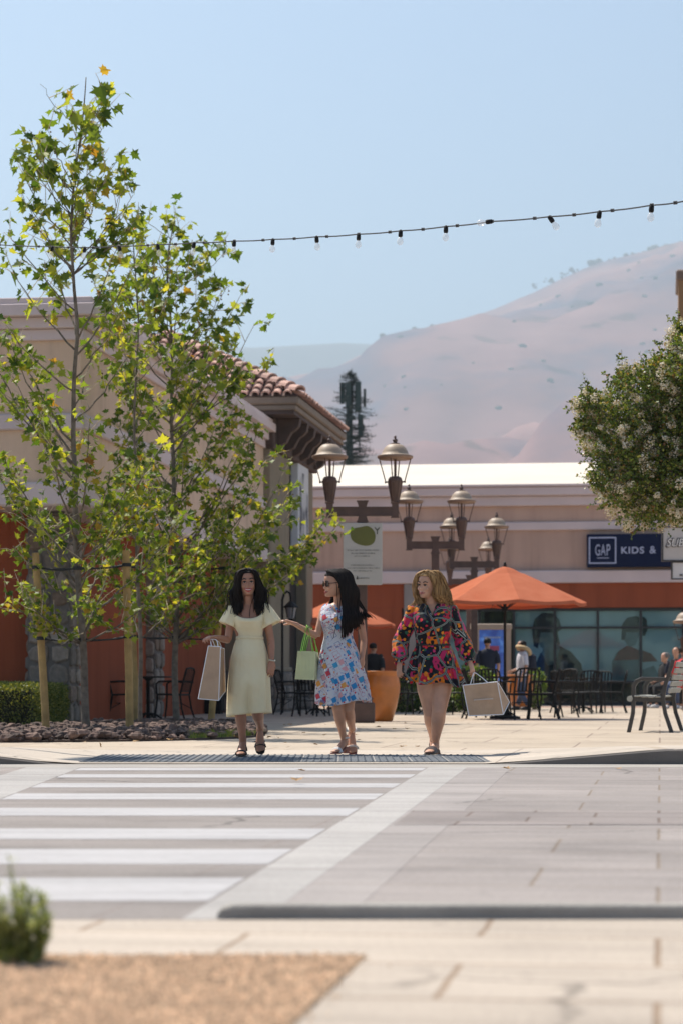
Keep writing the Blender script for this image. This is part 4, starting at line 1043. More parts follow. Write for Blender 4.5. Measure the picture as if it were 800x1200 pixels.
# bench: slatted seat between two cast end frames
bd = thing('bench', 'dark metal park bench with pale slats seen from its end at the right', 'bench', (at(741, 858, 31.6).x, 31.6, 0), -R(14))
bfm = mat('bench_frame', (.055, .048, .043), .5, .1, 8); bsl = mat('bench_slat', (.36, .35, .31), .7, .1, 5)
def endframe(v):
    mb = MB()
    def seg(pts, w, th=.05):
        for a, b_ in zip(pts, pts[1:]):
            d = Vector((b_[0]-a[0], 0, b_[1]-a[1])).normalized()*.012
            mb.bar(Vector((a[0], v, a[1]))-d, Vector((b_[0], v, b_[1]))+d, w, th, up=(0, 1, 0))
    seg([(-.055, 0), (0, .25), (.01, .44), (.01, .60), (.05, .67), (.12, .70), (.43, .695)], .05, .06)
    seg([(.505, 0), (.42, .25), (.39, .44), (.42, .62), (.50, .86), (.52, .94)], .05, .06)
    seg([(0, .44), (.2, .43), (.40, .43)], .06, .05)
    seg([(.30, .46), (.37, .50), (.41, .60)], .035, .05)
    return mb
for v in (0, 1.25): obj('end_frame', endframe(v), bfm, bd, bevel=.008)
for k, (x, z) in enumerate(((-.035, .44), (.06, .475), (.15, .47), (.24, .465), (.33, .468))):
    obj('seat_slat', MB().box(x-.035, x+.035, -.06, 1.31, z-.012, z+.012, b=.006) if k else MB().tube([(x, -.07, z), (x, 1.32, z)], .038, 12), bsl, bd)
for k in range(5):
    z = .55+k*.085; x = .415+(z-.5)*.29; M = Matrix.Translation((x+.045, 0, z)) @ Matrix.Rotation(R(17), 4, 'Y')
    obj('back_slat', MB().box(-.012, .012, -.04, 1.29, -.034, .034, M=M, b=.006), bsl, bd)

# brown timber post, upper right, and the tall parking light whose shadow falls on the ramp
zt_ = CH+(800-315)*78/F; xt_ = at(795.3, 0, 78).x
t = thing('roof_tower', 'brown clad tower just showing above the flowering tree at the right edge', 'tower', (xt_+1.5*cs+1.5*sn, 78+1.5*cs, 0), -TH)
obj('shaft', MB().box(-1.5, 1.5, -1.5, 1.5, 0, zt_-.35), mat('tower_brown', (.24, .13, .055), .8, .12, .5, .2, 12), t)
obj('cap', MB().box(-1.58, 1.58, -1.58, 1.58, zt_-.35, zt_, b=.05), mat('tower_cap', (.16, .10, .07), .7, .1), t)
tip = Vector((-1.3, 20.25, 0)); H_ = 12.0; Ls = H_/math.tan(SUN_EL); bp_ = tip+sdir*Ls
t = thing('parking_light', 'tall slim twin-armed light pole standing just outside the left edge', 'light pole', (bp_.x, bp_.y, 0), -TH)
obj('shaft', MB().tube([(0, 0, 0), (0, 0, H_)], [.085, .05], 12), lampb, t)
for s_ in (-1, 1):
    obj('arm', MB().tube([(0, 0, H_-.1), (s_*.5, 0, H_)], .03, 8), lampb, t)
    obj('lamp_head', MB().box(.36 if s_ > 0 else -.98, .98 if s_ > 0 else -.36, -.5, .5, H_-.03, H_+.07, b=.03), lampb, t)

# string lights
sp = [(-150, 283), (-60, 286), (0, 287), (62, 289), (100, 290), (140, 288.5), (185, 286.5), (228, 284.5), (275, 282.5), (320, 280.5), (371, 277.5), (420, 274.5), (469, 270.5), (522, 265.5), (576, 259.5), (643, 254), (702, 248), (763, 240.5), (800, 236), (860, 228), (930, 216)]
def Dw(px): return 1/(.0357+(px-62)*(.0526-.0357)/(763-62))
wp = [at(px, py, Dw(px)) for px, py in sp]
t = thing('string_lights', 'black festoon wire with small clear bulbs strung across the sky', 'string lights', tuple(wp[0]))
fine = []
for a, b_ in zip(wp, wp[1:]):
    for k in range(4): fine.append(a+(b_-a)*k/4+Vector((0, 0, -.006*math.sin(k*math.pi/4))))
fine.append(wp[-1])
wm = MB().tube(fine, .0065, 6); 
for k in range(2, len(fine), 3): wm.tube([fine[k]+Vector((-.015, 0, 0)), fine[k]+Vector((.015, 0, .002))], .014, 6)
obj('wire', wm, mat('wire_black', (.03, .03, .032), .6), t, world=True)
m, nt, out = nodes_of('bulb_glass'); tr = N(nt, 'ShaderNodeBsdfTransparent'); tr.inputs[0].default_value = (.97, .97, .98, 1); gs = N(nt, 'ShaderNodeBsdfGlossy'); gs.inputs['Roughness'].default_value = .05; lw = N(nt, 'ShaderNodeLayerWeight'); lw.inputs[0].default_value = .15
mx = N(nt, 'ShaderNodeMixShader'); L(nt, lw.outputs['Fresnel'], mx.inputs[0]); L(nt, tr.outputs[0], mx.inputs[1]); L(nt, gs.outputs[0], mx.inputs[2]); L(nt, mx.outputs[0], out.inputs[0]); bulbm = m
m2_, nt, out = nodes_of('bulb_frost'); tr = N(nt, 'ShaderNodeBsdfTransparent'); tr.inputs[0].default_value = (1, 1, 1, 1); dd_ = N(nt, 'ShaderNodeBsdfPrincipled'); dd_.inputs['Base Color'].default_value = (.9, .88, .86, 1); dd_.inputs['Roughness'].default_value = .1; mx = N(nt, 'ShaderNodeMixShader'); mx.inputs[0].default_value = .28; L(nt, tr.outputs[0], mx.inputs[1]); L(nt, dd_.outputs[0], mx.inputs[2]); L(nt, mx.outputs[0], out.inputs[0]); bulbm2 = m2_
rg = random.Random(2)
for i, (px, py) in enumerate(sp):
    if px in (-60, 0, 800, 860, 930, -150): continue
    p = wp[i]; ang = {576: -1.45, 643: .6, 702: .15}.get(px, rg.uniform(-.2, .2)); Mx = Matrix.Translation(p) @ Matrix.Rotation(ang, 4, 'Y') if px != 643 else Matrix.Translation(p) @ Matrix.Rotation(-.6, 4, 'Y')
    if px == 576: Mx = Matrix.Translation(p) @ Matrix.Rotation(1.45, 4, 'Y')
    sk = obj('bulb_socket', MB().lathe([(.008, .010), (.019, .0), (.021, -.042), (.017, -.056)], n=10, M=Mx), iron, t, world=True, smooth=True)
    obj('bulb', MB().lathe([(.012, -.056), (.024, -.076), (.030, -.098), (.026, -.118), (.011, -.13)], n=12, M=Mx), bulbm2, sk, world=True, smooth=True)

for q, lab in ((0, 'slim dark pole carrying the left end of the festoon wire, outside the frame'), (-1, 'slim dark pole carrying the right end of the festoon wire, outside the frame')):
    p = wp[q]; t = thing('light_pole', lab, 'light pole', (p.x, p.y, 0))
    obj('shaft', MB().tube([(0, 0, 0), (0, 0, p.z+.05)], [.06, .045], 12), lampb, t); obj('cap', MB().ball((0, 0, p.z+.08), .06, 10, 8), lampb, t)
# ---------------------------------------------------------------- vegetation
barkm = mat('bark_grey', (.16, .13, .10), .9, .25, 12, .5, 40)
twigm = mat('bark_pale', (.50, .41, .29), .9, .2, 12)
leaf_m = leafmat('plane_leaf', [(0, (.05, .10, .013)), (.3, (.14, .21, .022)), (.5, (.25, .30, .035)), (.62, (.055, .11, .016)), (.82, (.32, .36, .045)), (.955, (.45, .41, .05)), (.99, (.36, .22, .03)), (1, (.28, .13, .03))], .5, .5)
LEAF = [(0, 0), (.16, .10), (.42, -.02), (.36, .20), (.62, .40), (.36, .46), (.34, .62), (.16, .60), (0, 1.0)]
def leaf(mb, p, d, up, s, rg):
    d = d.normalized(); x = d.cross(up)
    if x.length < 1e-3: x = Vector((1, 0, 0))
    x.normalize(); n = x.cross(d); fold = rg.uniform(.15, .45); curl = rg.uniform(-.25, .1)
    vs_ = []
    L_ = [(a*rg.uniform(.85, 1.1), b) for a, b in LEAF]
    for a, b in L_: vs_.append(p+x*(a*s*.95)+d*(b*s)+n*(abs(a)*fold*s+curl*b*b*s))
    for a, b in L_[1:-1]: vs_.append(p-x*(a*s*.95)+d*(b*s)+n*(abs(a)*fold*s+curl*b*b*s))
    k = len(LEAF); mb.add(vs_, [tuple(range(k)), tuple([0]+[k-1]+[k+len(LEAF)-3-i for i in range(len(LEAF)-2)])])
def interp(tab, z):
    if z <= tab[0][0]: return tab[0][1:]
    for a, b in zip(tab, tab[1:]):
        if z <= b[0]:
            t = (z-a[0])/(b[0]-a[0]); return tuple(p+(q-p)*t for p, q in zip(a[1:], b[1:]))
    return tab[-1][1:]
def young_tree(name, label, D, base_px, trunk, env, nlimb, ls, seed, r0, group=None, twigs=(7, 10), lpt=(5, 8), extra=()):
    """trunk [(px,py)], env [(py,pxmin,pxmax)] measured on the photo and turned into metres at distance D"""
    rg = random.Random(seed); k = D/F
    T = [at(a, b, D) for a, b in trunk]; T[0].z = -.02
    E_ = sorted((at(0, py, D).z, at(a, py, D).x, at(b, py, D).x) for py, a, b in env)
    t = thing(name, label, 'tree', (T[0].x, D, 0), 0, group)
    wood = MB(); n = len(T); zs_ = [p.z for p in T]
    def tp(z):
        for a, b in zip(T, T[1:]):
            if z <= b.z: f = (z-a.z)/(b.z-a.z); return a+(b-a)*f
        return T[-1].copy()
    H = T[-1].z
    pts = []; K = 40
    for i in range(K+1):
        z = H*i/K; p = tp(z); p.x += .012*math.sin(z*3+seed); p.y += .03*math.sin(z*1.3+seed)*min(1, z); pts.append(p)
    def tr_(z): return r0*(1-z/H)**1.0+.006+(.012*r0/.07)*math.exp(-z/.12)
    wood.tube(pts, [tr_(p.z) for p in pts], 10)
    twig = MB(); leaves = MB(); seeds = MB()
    zmin = E_[0][0]; zmax = E_[-1][0]
    limbs = []
    for i in range(nlimb):
        for _ in range(50):
            ze = zmin+(zmax-zmin)*rg.random()**.9; a, b = interp(E_, ze)
            if rg.random() < (b-a)/1.9+.12: break
        xc, rr_ = (a+b)/2, (b-a)/2; ph = rg.uniform(0, 2*math.pi); s_ = rg.uniform(.45, 1)**.6
        e = Vector((xc+rr_*s_*math.cos(ph), D+rr_*.9*s_*math.sin(ph), ze)); limbs.append(e)
    limbs += [at(px, py, D)+Vector((0, rg.uniform(-.3, .3), 0)) for px, py in extra]
    ntot = 0
    for e in limbs:
        c = tp(e.z); hd = math.hypot(e.x-c.x, e.y-c.y); zst = max(zmin*.92, e.z-hd*rg.uniform(.55, 1.5)-.15); s0 = tp(min(zst, H*.97))
        mid = s0+(e-s0)*.5+Vector((e.x-s0.x, e.y-s0.y, 0))*.14+Vector((0, 0, -.05*hd)); m_ = 9; P = []
        for i in range(m_+1):
            f = i/m_; p = s0*(1-f)**2+mid*2*f*(1-f)+e*f*f; P.append(p+Vector((rg.gauss(0, .012), rg.gauss(0, .012), rg.gauss(0, .01))))
        ln = (e-s0).length; rb = min(tr_(s0.z)*.45, .004+.0055*ln)
        wood.tube(P, [rb*(1-.85*i/m_)+.0015 for i in range(m_+1)], 6)
        nt_ = int(rg.uniform(*twigs)*min(1.5, .45+ln*.55)*(1.85-1.25*e.z/H))
        for q in range(nt_):
            f = .22+.78*((q+rg.random())/nt_); i = min(m_-1, int(f*m_)); p0 = P[i]+(P[i+1]-P[i])*(f*m_-i)
            dr = (P[i+1]-P[i]).normalized(); rd = Vector((rg.gauss(0, 1), rg.gauss(0, 1), rg.gauss(.35, .6))).normalized()
            d = (dr*.55+rd*.75).normalized(); tl_ = rg.uniform(.18, .5)*(1.05-.35*f); p1 = p0+d*tl_*.5+Vector((0, 0, .02)); p2 = p0+d*tl_+Vector((0, 0, rg.uniform(-.03, .09)))
            twig.tube([p0, p1, p2], [.0052, .004, .002], 4, cap=False)
            for _ in range(int(rg.uniform(*lpt)*(1.75-.85*e.z/H))):
                g = rg.uniform(.2, 1.05); lp = p0*(1-g)+p2*g; ld = (Vector((rg.gauss(0, 1), rg.gauss(0, 1), rg.gauss(-.15, .7)))).normalized()
                st = lp+ld*rg.uniform(.02, .06); sz_ = ls*rg.uniform(.5, 1.15)*(.52+.60*max(0, lp.z/H))
                if rg.random() < .12: sz_ *= 1.35
                dd = (ld+Vector((0, 0, rg.uniform(-.9, .2)))).normalized()
                twig.bar(lp, st, .0022); leaf(leaves, st, dd, Vector((rg.gauss(0, .7), rg.gauss(0, .7), 1)).normalized(), sz_, rg); ntot += 1
            if rg.random() < .17:
                lp = p0+(p2-p0)*rg.uniform(.2, .9)
                for w_ in range(rg.choice((1, 2, 2))):
                    b_ = lp+Vector((rg.gauss(0, .01), rg.gauss(0, .01), -.05-.05*w_)); twig.bar(lp, b_, .002); seeds.ball(b_, .012, 6, 4)
    obj('trunk', wood, barkm, t, smooth=True, world=True, normals=False)
    obj('twigs', twig, twigm, t, world=True, normals=False)
    c = obj('crown', leaves, leaf_m, t, world=True, normals=False)
    o = obj('seed_balls', seeds, mat('seed_ball', (.16, .10, .035), .9, .2), t, world=True, smooth=True); o['kind'] = 'stuff'
    print(name, 'leaves', ntot)
    return t
GR = 'young plane trees staked in the planting bed'
young_tree('plane_tree', 'taller young plane tree, nearest the left edge, reaching above the wire', 29.7, (103, 862),
    [(103, 862), (99, 780), (93, 700), (89, 600), (85, 520), (88, 450), (92, 390), (86, 335), (84, 280), (88, 210), (98, 120), (101, 90)],
    [(745, 60, 150), (690, -30, 225), (620, -50, 235), (540, -50, 215), (470, -40, 205), (400, -25, 180), (340, -5, 172), (290, -10, 190), (240, 0, 165), (195, 22, 152), (150, 22, 142), (110, 45, 125), (88, 95, 110)],
    60, .155, 4, .044, GR, twigs=(5, 7.5), lpt=(4, 6), extra=((10, 268), (5, 300), (165, 255), (30, 225), (18, 180), (140, 180), (48, 100), (128, 105), (15, 640), (5, 700), (30, 700)))
young_tree('plane_tree', 'bushier young plane tree in the middle, branches reaching over the walkers', 35.4, (207, 852),
    [(207, 852), (206, 780), (207, 700), (206, 620), (203, 560), (201, 500), (203, 440), (200, 380), (196, 320), (203, 270), (206, 252)],
    [(745, 190, 250), (700, 120, 330), (640, 110, 352), (580, 115, 335), (520, 120, 318), (460, 120, 305), (400, 122, 305), (350, 130, 292), (310, 140, 265), (270, 165, 232), (250, 200, 212)],
    74, .15, 15, .045, GR, twigs=(5, 8), lpt=(4, 7), extra=((268, 290), (262, 282), (230, 285), (298, 378), (318, 420), (285, 345), (145, 255), (150, 235), (398, 612), (385, 605), (352, 640), (372, 622), (345, 600), (338, 575), (360, 655), (330, 560)))
# a third, thinner crown filling between the two
young_tree('plane_tree', 'slender young plane tree between the other two, behind the second stake', 33.0, (160, 855),
    [(166, 855.5), (165, 780), (163, 700), (160, 600), (158, 520), (160, 450), (162, 380), (160, 320), (155, 250)],
    [(740, 140, 200), (680, 95, 260), (600, 95, 250), (520, 100, 235), (440, 105, 225), (380, 112, 218), (330, 120, 200), (280, 132, 185), (240, 145, 165)],
    26, .14, 23, .026, GR, twigs=(5, 7), lpt=(4, 6))
# stakes and ties
stm = mat('stake_wood', (.40, .26, .10), .85, .15, 6, .3, 40)
def stake(pb, pt, D, label, r=.05):
    a, b = at(pb[0], pb[1], D), at(pt[0], pt[1], D); a.z = -.03
    t = thing('tree_stake', label, 'stake', (a.x, D, 0), 0, 'lodgepole stakes beside the young trees')
    obj('pole', MB().tube([a, a+(b-a)*.35+Vector((.006, 0, 0)), a+(b-a)*.7, b], [r, r*.97, r*.94, r*.9], 12), stm, t, world=True, smooth=False); return t
stake((55, 862), (42, 648), 29.7, 'leftmost leaning wooden tree stake, left of the tallest trunk', .048)
stake((152.5, 860), (148, 645), 29.9, 'upright wooden tree stake midway between the two main trunks', .050)
stake((160.5, 851), (154, 660), 35.6, 'wooden tree stake just behind the midway stake', .042)
stake((247, 852), (262, 655), 35.4, 'wooden tree stake right of the bushier tree, behind the kraft bag')
tiem = mat('tie_rubber', (.012, .012, .013), .6)
def tie(pts, label):
    t = thing('tree_tie', label, 'tree tie', tuple(pts[0]), 0, 'black rubber tree ties'); mb = MB()
    fine = []
    for a, b in zip(pts, pts[1:]):
        for k in range(5): f = k/5; fine.append(a+(b-a)*f+Vector((0, 0, -.02*math.sin(f*math.pi))))
    fine.append(pts[-1]); mb.tube(fine, [(.011+.006*((i*7) % 3 == 0), .011) for i in range(len(fine))], 6)
    obj('strap', mb, tiem, t, world=True); 
    for p in (pts[0], pts[-1], pts[len(pts)//2]): obj('tie_loop', MB().tube([p+Vector((0, -.0, -.022)), p+Vector((0, 0, .022))], .060, 14), tiem, t, world=True)
def P3(px, py, D): return at(px, py, D)
tie([P3(48.5, 748, 29.7), P3(97, 750, 29.7), P3(150.5, 746, 29.9)], 'lower black tie strapped round the tallest trunk')
tie([P3(43.5, 665, 29.7), P3(91.5, 666, 29.7), P3(149, 662, 29.9)], 'upper black tie strapped round the tallest trunk')
tie([P3(159, 746, 35.6), P3(206, 747, 35.4), P3(255, 748, 35.4)], 'lower black tie strapped round the bushier tree trunk')
tie([P3(158, 664, 35.6), P3(206, 665, 35.4), P3(261, 666, 35.4)], 'upper black tie strapped round the bushier tree trunk')

# planting bed: soil, lava rock, strip of grass
bedp = [(-5.6, 25.7), (-2.6, 26.4), (-1.35, 27.5), (-.86, 29.4), (-1.15, 32.5), (-1.55, 36.5), (-3.4, 37), (-3.75, 33), (-5.6, 32.4)]
q = [uv(*p) for p in smooth_poly(bedp, 2)]
struct('planting_bed', MB().prism(q, 'z', -.02, .022), mat('bed_soil', (.07, .045, .035), .95, .25, 8, .5, 60), rz=-TH)
bp2 = smooth_poly(bedp, 2); mb = MB(); rg = random.Random(31); cnt = 0
while cnt < 3600:
    x, y = rg.uniform(-5.3, -.8), rg.uniform(25.6, 37)
    if not inpoly(x, y, bp2): continue
    pxx = 400+F*x/y
    if y < 31 and pxx > 215 and 26.8 < y < 29.6 and rg.random() < .93: continue
    if pxx < 40 and y > 29.5 and rg.random() < .8: continue
    r = rg.uniform(.018, .062); mb.ball((x, y, .02+r*.5+rg.random()**2*.05), (r*rg.uniform(.8, 1.5), r*rg.uniform(.8, 1.5), r*rg.uniform(.6, 1)), 6, 4, jit=.28, rg=rg); cnt += 1
o = obj('lava_rock', mb, mat('lava_rock', (.15, .10, .082), .95, .25, 9, .4, 60, island=.55), normals=False)
tag(o, 'dark reddish lava rock mulch under the staked trees', 'mulch', kind='stuff')
mb = MB(); cnt = 0
while cnt < 9000:
    x, y = rg.uniform(-5.4, -.85), rg.uniform(26.5, 30.2); pxx = 400+F*x/y
    if not inpoly(x, y, bp2) or not (pxx > 222 or (pxx < 60 and y > 28.5)): continue
    h = rg.uniform(.03, .075); a = rg.uniform(0, 6.28); w_ = .004
    b = Vector((x, y, .02)); tpp = b+Vector((rg.gauss(0, .015), rg.gauss(0, .015), h)); s_ = Vector((math.cos(a)*w_, math.sin(a)*w_, 0)); mb.add([b-s_, b+s_, tpp], [(0, 1, 2)]); cnt += 1
o = obj('grass', mb, leafmat('grass_blade', [(0, (.06, .11, .02)), (.5, (.14, .19, .035)), (1, (.28, .28, .07))], .3, .6), normals=False)
tag(o, 'short green grass strip at the end of the planting bed', 'grass', kind='stuff')
# a few fallen leaves
mb = MB()
for k in range(70):
    x, y = rg.uniform(-3.6, 1.0), rg.uniform(23.5, 38)
    if rg.random() < .12: x, y = rg.uniform(-.4, 2.2), rg.uniform(12, 20)
    leaf(mb, Vector((x, y, .02)), Vector((rg.gauss(0, 1), rg.gauss(0, 1), .1)), Vector((0, 0, 1)), rg.uniform(.05, .09), rg)
tag(obj('fallen_leaves', mb, mat('dry_leaf', (.34, .20, .08), .8, .2, 4, island=.4), normals=False), 'dry brown leaves scattered over the paving', 'leaves', kind='stuff')

# clipped hedge at the left edge
def leaf_shell(mb, x0, x1, y0, y1, z0, z1, n, s, rg, off=.05):
    fx, fy, fz = (y1-y0)*(z1-z0), (x1-x0)*(z1-z0), (x1-x0)*(y1-y0); tot = 2*fx+2*fy+fz
    for _ in range(n):
        r = rg.uniform(0, tot); x, y, z = rg.uniform(x0, x1), rg.uniform(y0, y1), rg.uniform(z0, z1)
        if r < fx: x = x0; nr = Vector((-1, 0, .2))
        elif r < 2*fx: x = x1; nr = Vector((1, 0, .2))
        elif r < 2*fx+fy: y = y0; nr = Vector((0, -1, .2))
        elif r < 2*fx+2*fy: y = y1; nr = Vector((0, 1, .2))
        else: z = z1; nr = Vector((0, 0, 1))
        p = Vector((x, y, z))+nr*(rg.uniform(-off, off*.6)+.04*mnoise.noise(Vector((x*2.5, y*2.5, z*2.5)))); d = (nr*.8+Vector((rg.gauss(0, .6), rg.gauss(0, .6), rg.gauss(.2, .6)))).normalized()
        sd = d.cross(Vector((rg.gauss(0, 1), rg.gauss(0, 1), rg.gauss(0, 1))).normalized()).normalized()*s*.32*rg.uniform(.7, 1.2); l = s*rg.uniform(.7, 1.3)
        mb.add([p, p+d*l*.5+sd, p+d*l, p+d*l*.5-sd], [(0, 1, 2, 3)])
hx0, hx1 = at(-75, 0, 33).x, at(60, 0, 35).x
t = thing('hedge', 'clipped boxwood hedge with sunlit top at the left edge', 'hedge', ((hx0+hx1)/2, 35, 0))
mb = MB(); leaf_shell(mb, hx0, hx1, 33.2, 37.2, .05, .60, 26000, .038, random.Random(8))
obj('leaves', mb, leafmat('hedge_leaf', [(0, (.06, .09, .018)), (.5, (.14, .17, .035)), (1, (.30, .29, .08))], .3, .5), t, world=True, normals=False)
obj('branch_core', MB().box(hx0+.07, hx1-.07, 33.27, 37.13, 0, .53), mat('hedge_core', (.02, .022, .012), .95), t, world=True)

# low planting behind the middle chairs
sm_ = leafmat('shrub_leaf', [(0, (.03, .07, .012)), (.5, (.08, .14, .02)), (.85, (.17, .24, .04)), (1, (.30, .34, .10))], .4, .5)
def shrub(px, D, wd, h, label, n, s, seed):
    rg = random.Random(seed); x = at(px, 0, D).x; t = thing('shrub', label, 'shrub', (x, D, 0), 0, 'low green shrubs behind the cafe chairs'); mb = MB(); st = MB()
    for k in range(14):
        a = rg.uniform(0, 6.28); e = Vector((x+math.cos(a)*wd*.4*rg.random(), D+math.sin(a)*wd*.3*rg.random(), h*rg.uniform(.6, 1))); st.tube([(x+rg.gauss(0, .05), D, 0), e], [.012, .004], 5)
    for k in range(n):
        c = Vector((rg.gauss(0, 1), rg.gauss(0, 1), rg.gauss(0, 1))).normalized()*rg.uniform(.5, 1)**.5
        lump = 1+.22*mnoise.noise(c*2.2+Vector((seed, 0, 0)))
        p = Vector((x+c.x*wd*.5*lump, D+c.y*wd*.45*lump, max(.05, h*.5+c.z*h*.5*lump))); d = (c+Vector((rg.gauss(0, .6), rg.gauss(0, .6), rg.gauss(.2, .5)))).normalized(); sd = d.cross(Vector((rg.gauss(0, 1), rg.gauss(0, 1), 1)).normalized())*s*.4
        mb.add([p, p+d*s*.5+sd, p+d*s, p+d*s*.5-sd], [(0, 1, 2, 3)])
    obj('stems', st, twigm, t, world=True); obj('foliage', mb, sm_, t, world=True, normals=False)
shrub(478, 53, .9, .75, 'green shrub between the orange pot and the colourful dress', 2600, .07, 1)
shrub(556, 52.5, 1.0, 1.0, 'green shrub with pale tips above the handles of the right paper bag', 3000, .075, 2)
shrub(530, 53.5, .9, .85, 'darker shrub right behind the hem of the colourful dress', 2400, .07, 3)
shrub(625, 58.5, .55, 1.0, 'brownish shrub right of the far orange pot', 1200, .07, 4)

# foreground sprig plant, lower left
fp = at(12, 1133, 5.55)
t = thing('rosemary_plant', 'small grey-green sprigs out of focus in the gravel at the lower left', 'plant', (fp.x, 5.55, 0)); st = MB(); lv = MB(); rg = random.Random(6)
for (px, top, bpx, lean) in [(12, 1010, 16, .02), (47, 1052, 34, .05), (52, 1060, 40, 0), (28, 1042, 22, 0), (38, 1085, 26, 0), (4, 1060, 6, -.02), (20, 1070, 14, .03), (-8, 1050, -2, 0), (45, 1090, 30, .04), (-15, 1065, -6, 0), (10, 1080, 8, 0), (33, 1062, 24, -.03), (0, 1085, 4, 0), (24, 1055, 18, .05), (58, 1075, 36, .04), (-4, 1040, 4, -.04), (42, 1070, 22, .06), (18, 1045, 10, .02), (30, 1080, 30, -.03), (6, 1078, -4, .05), (50, 1100, 42, .02), (36, 1048, 30, .02)]:
    a = at(bpx, 1134, 5.55+rg.uniform(-.06, .06)); a.z = 0; b = at(px, top, 5.55+rg.uniform(-.08, .08)); P = [a+(b-a)*(i/12)+Vector((lean*.3*math.sin(i/12*3.1), 0, 0)) for i in range(13)]
    st.tube(P, [.003*(1-i/16) for i in range(13)], 5)
    dens = 8 if top > 1030 else 3
    for i in range(1, 13):
        for q in range(dens if (top > 1030 or i < 7 or i > 10) else 2):
            p = P[i]+Vector((0, 0, rg.uniform(-.008, .008))); th = rg.uniform(0, 6.28); d = Vector((math.cos(th)*.7, math.sin(th)*.7, rg.uniform(.3, 1))).normalized(); l = rg.uniform(.018, .034); sd = d.cross(Vector((0, 0, 1))).normalized()*.003
            lv.add([p-sd*.5, p+sd*.5, p+d*l*.6+sd, p+d*l, p+d*l*.6-sd], [(0, 1, 2, 3, 4)])
obj('stems', st, mat('sprig_stem', (.14, .15, .08), .8), t, world=True); obj('foliage', lv, leafmat('sprig_leaf', [(0, (.12, .15, .05)), (.6, (.22, .27, .11)), (1, (.42, .45, .24))], .4, .6), t, world=True, normals=False)

# flowering tree at the right edge
DT = 28.0; rg = random.Random(77); base = at(915, 800, DT)
t = thing('crape_myrtle', 'dense green tree with white blossom clusters leaning in from the right', 'tree', (base.x, DT, 0))
lumps = [(770, 520, 62), (748, 472, 40), (718, 505, 34), (703, 482, 20), (725, 545, 40), (760, 570, 48), (800, 480, 62), (802, 434, 32), (772, 446, 26), (835, 520, 90), (822, 578, 42), (795, 580, 34), (860, 440, 80), (905, 520, 90), (880, 560, 60), (752, 588, 22), (722, 575, 15), (697, 515, 20), (818, 402, 18), (862, 402, 38), (799, 404, 14), (796, 388, 8), (730, 445, 12), (684, 500, 12), (708, 560, 14), (690, 470, 14), (800, 560, 50)]
CL = [(at(a, b, DT+rg.uniform(-.5, .5)), c*DT/F) for a, b, c in lumps]
wood = MB(); hub = Vector((base.x-.1, DT, 2.3))
for k in range(4):
    p0 = Vector((base.x+.06*math.cos(k*1.6), DT+.06*math.sin(k*1.6), 0)); hk = hub+Vector((.22*math.cos(k*1.6+.4), .22*math.sin(k*1.6+.4), rg.uniform(-.1, .3))); wood.tube([p0, p0+(hk-p0)*.5+Vector((.02, 0, 0)), hk], [.055, .045, .04], 8)
for c, r in CL:
    hk = hub+Vector((rg.uniform(-.2, .2), rg.uniform(-.2, .2), rg.uniform(0, .3))); md_ = hk+(c-hk)*.5+Vector((0, 0, -.12)); wood.tube([hk, md_, c+(c-hk).normalized()*r*.5], [.032, .02, .006], 6)
lv = MB(); fl = MB()
def lumpy(c, r):
    d = Vector((rg.gauss(0, 1), rg.gauss(0, 1), rg.gauss(0, 1))).normalized(); k = 1+.48*mnoise.noise(d*2.1+c*1.7)+.28*mnoise.noise(d*6+c)
    return d, c+d*r*k*rg.uniform(.35, 1.02)**.45
for c, r in CL:
    n = int(4300*r*r/.36)+300
    for k in range(n):
        d, p = lumpy(c, r)
        dd = (d*.6+Vector((rg.gauss(0, .7), rg.gauss(0, .7), rg.gauss(.1, .6)))).normalized(); s_ = rg.uniform(.028, .052); sd = dd.cross(Vector((rg.gauss(0, 1), rg.gauss(0, 1), rg.gauss(0, 1))).normalized()).normalized()*s_*.36
        lv.add([p, p+dd*s_*.5+sd, p+dd*s_, p+dd*s_*.5-sd], [(0, 1, 2, 3)])
    for k in range(int(70*r*r/.36)+8):
        d, p = lumpy(c, r); p = c+d*r*rg.uniform(.85, 1.12)*(1+.38*mnoise.noise(d*2.1+c*1.7)); R0 = rg.uniform(.03, .075); up_ = (d+Vector((0, 0, .6))).normalized()
        for q in range(int(14+R0*800)):
            v = Vector((rg.gauss(0, 1), rg.gauss(0, 1), rg.gauss(0, 1))).normalized()*R0*rg.uniform(.5, 1)+up_*R0*rg.uniform(0, 1.1); a_ = Vector((rg.gauss(0, 1), rg.gauss(0, 1), rg.gauss(0, 1))).normalized()*.012; b_ = a_.cross(v.normalized()); fl.add([p+v-a_, p+v+b_, p+v+a_, p+v-b_], [(0, 1, 2, 3)])
    # sprays sticking out
    for k in range(int(26*r/.5)+6):
        d, p = lumpy(c, r); o_ = c+d*r; e = o_+(d+Vector((0, 0, .5))).normalized()*rg.uniform(.06, .24); wood.tube([c+d*r*.5, o_, e], [.004, .003, .0015], 4, cap=False)
        for q in range(16):
            f = rg.random(); p = o_+(e-o_)*f; dd = Vector((rg.gauss(0, 1), rg.gauss(0, 1), rg.gauss(.2, .8))).normalized(); s_ = rg.uniform(.025, .05); sd = dd.cross(Vector((rg.gauss(0, 1), rg.gauss(0, 1), rg.gauss(0, 1))).normalized()).normalized()*s_*.36
            lv.add([p, p+dd*s_*.5+sd, p+dd*s_, p+dd*s_*.5-sd], [(0, 1, 2, 3)])
obj('trunk', wood, barkm, t, world=True, normals=False)
obj('crown', lv, leafmat('myrtle_leaf', [(0, (.035, .065, .014)), (.4, (.085, .13, .022)), (.7, (.15, .20, .035)), (.88, (.27, .28, .06)), (.96, (.24, .15, .04)), (1, (.20, .08, .03))], .32, .42), t, world=True, normals=False)
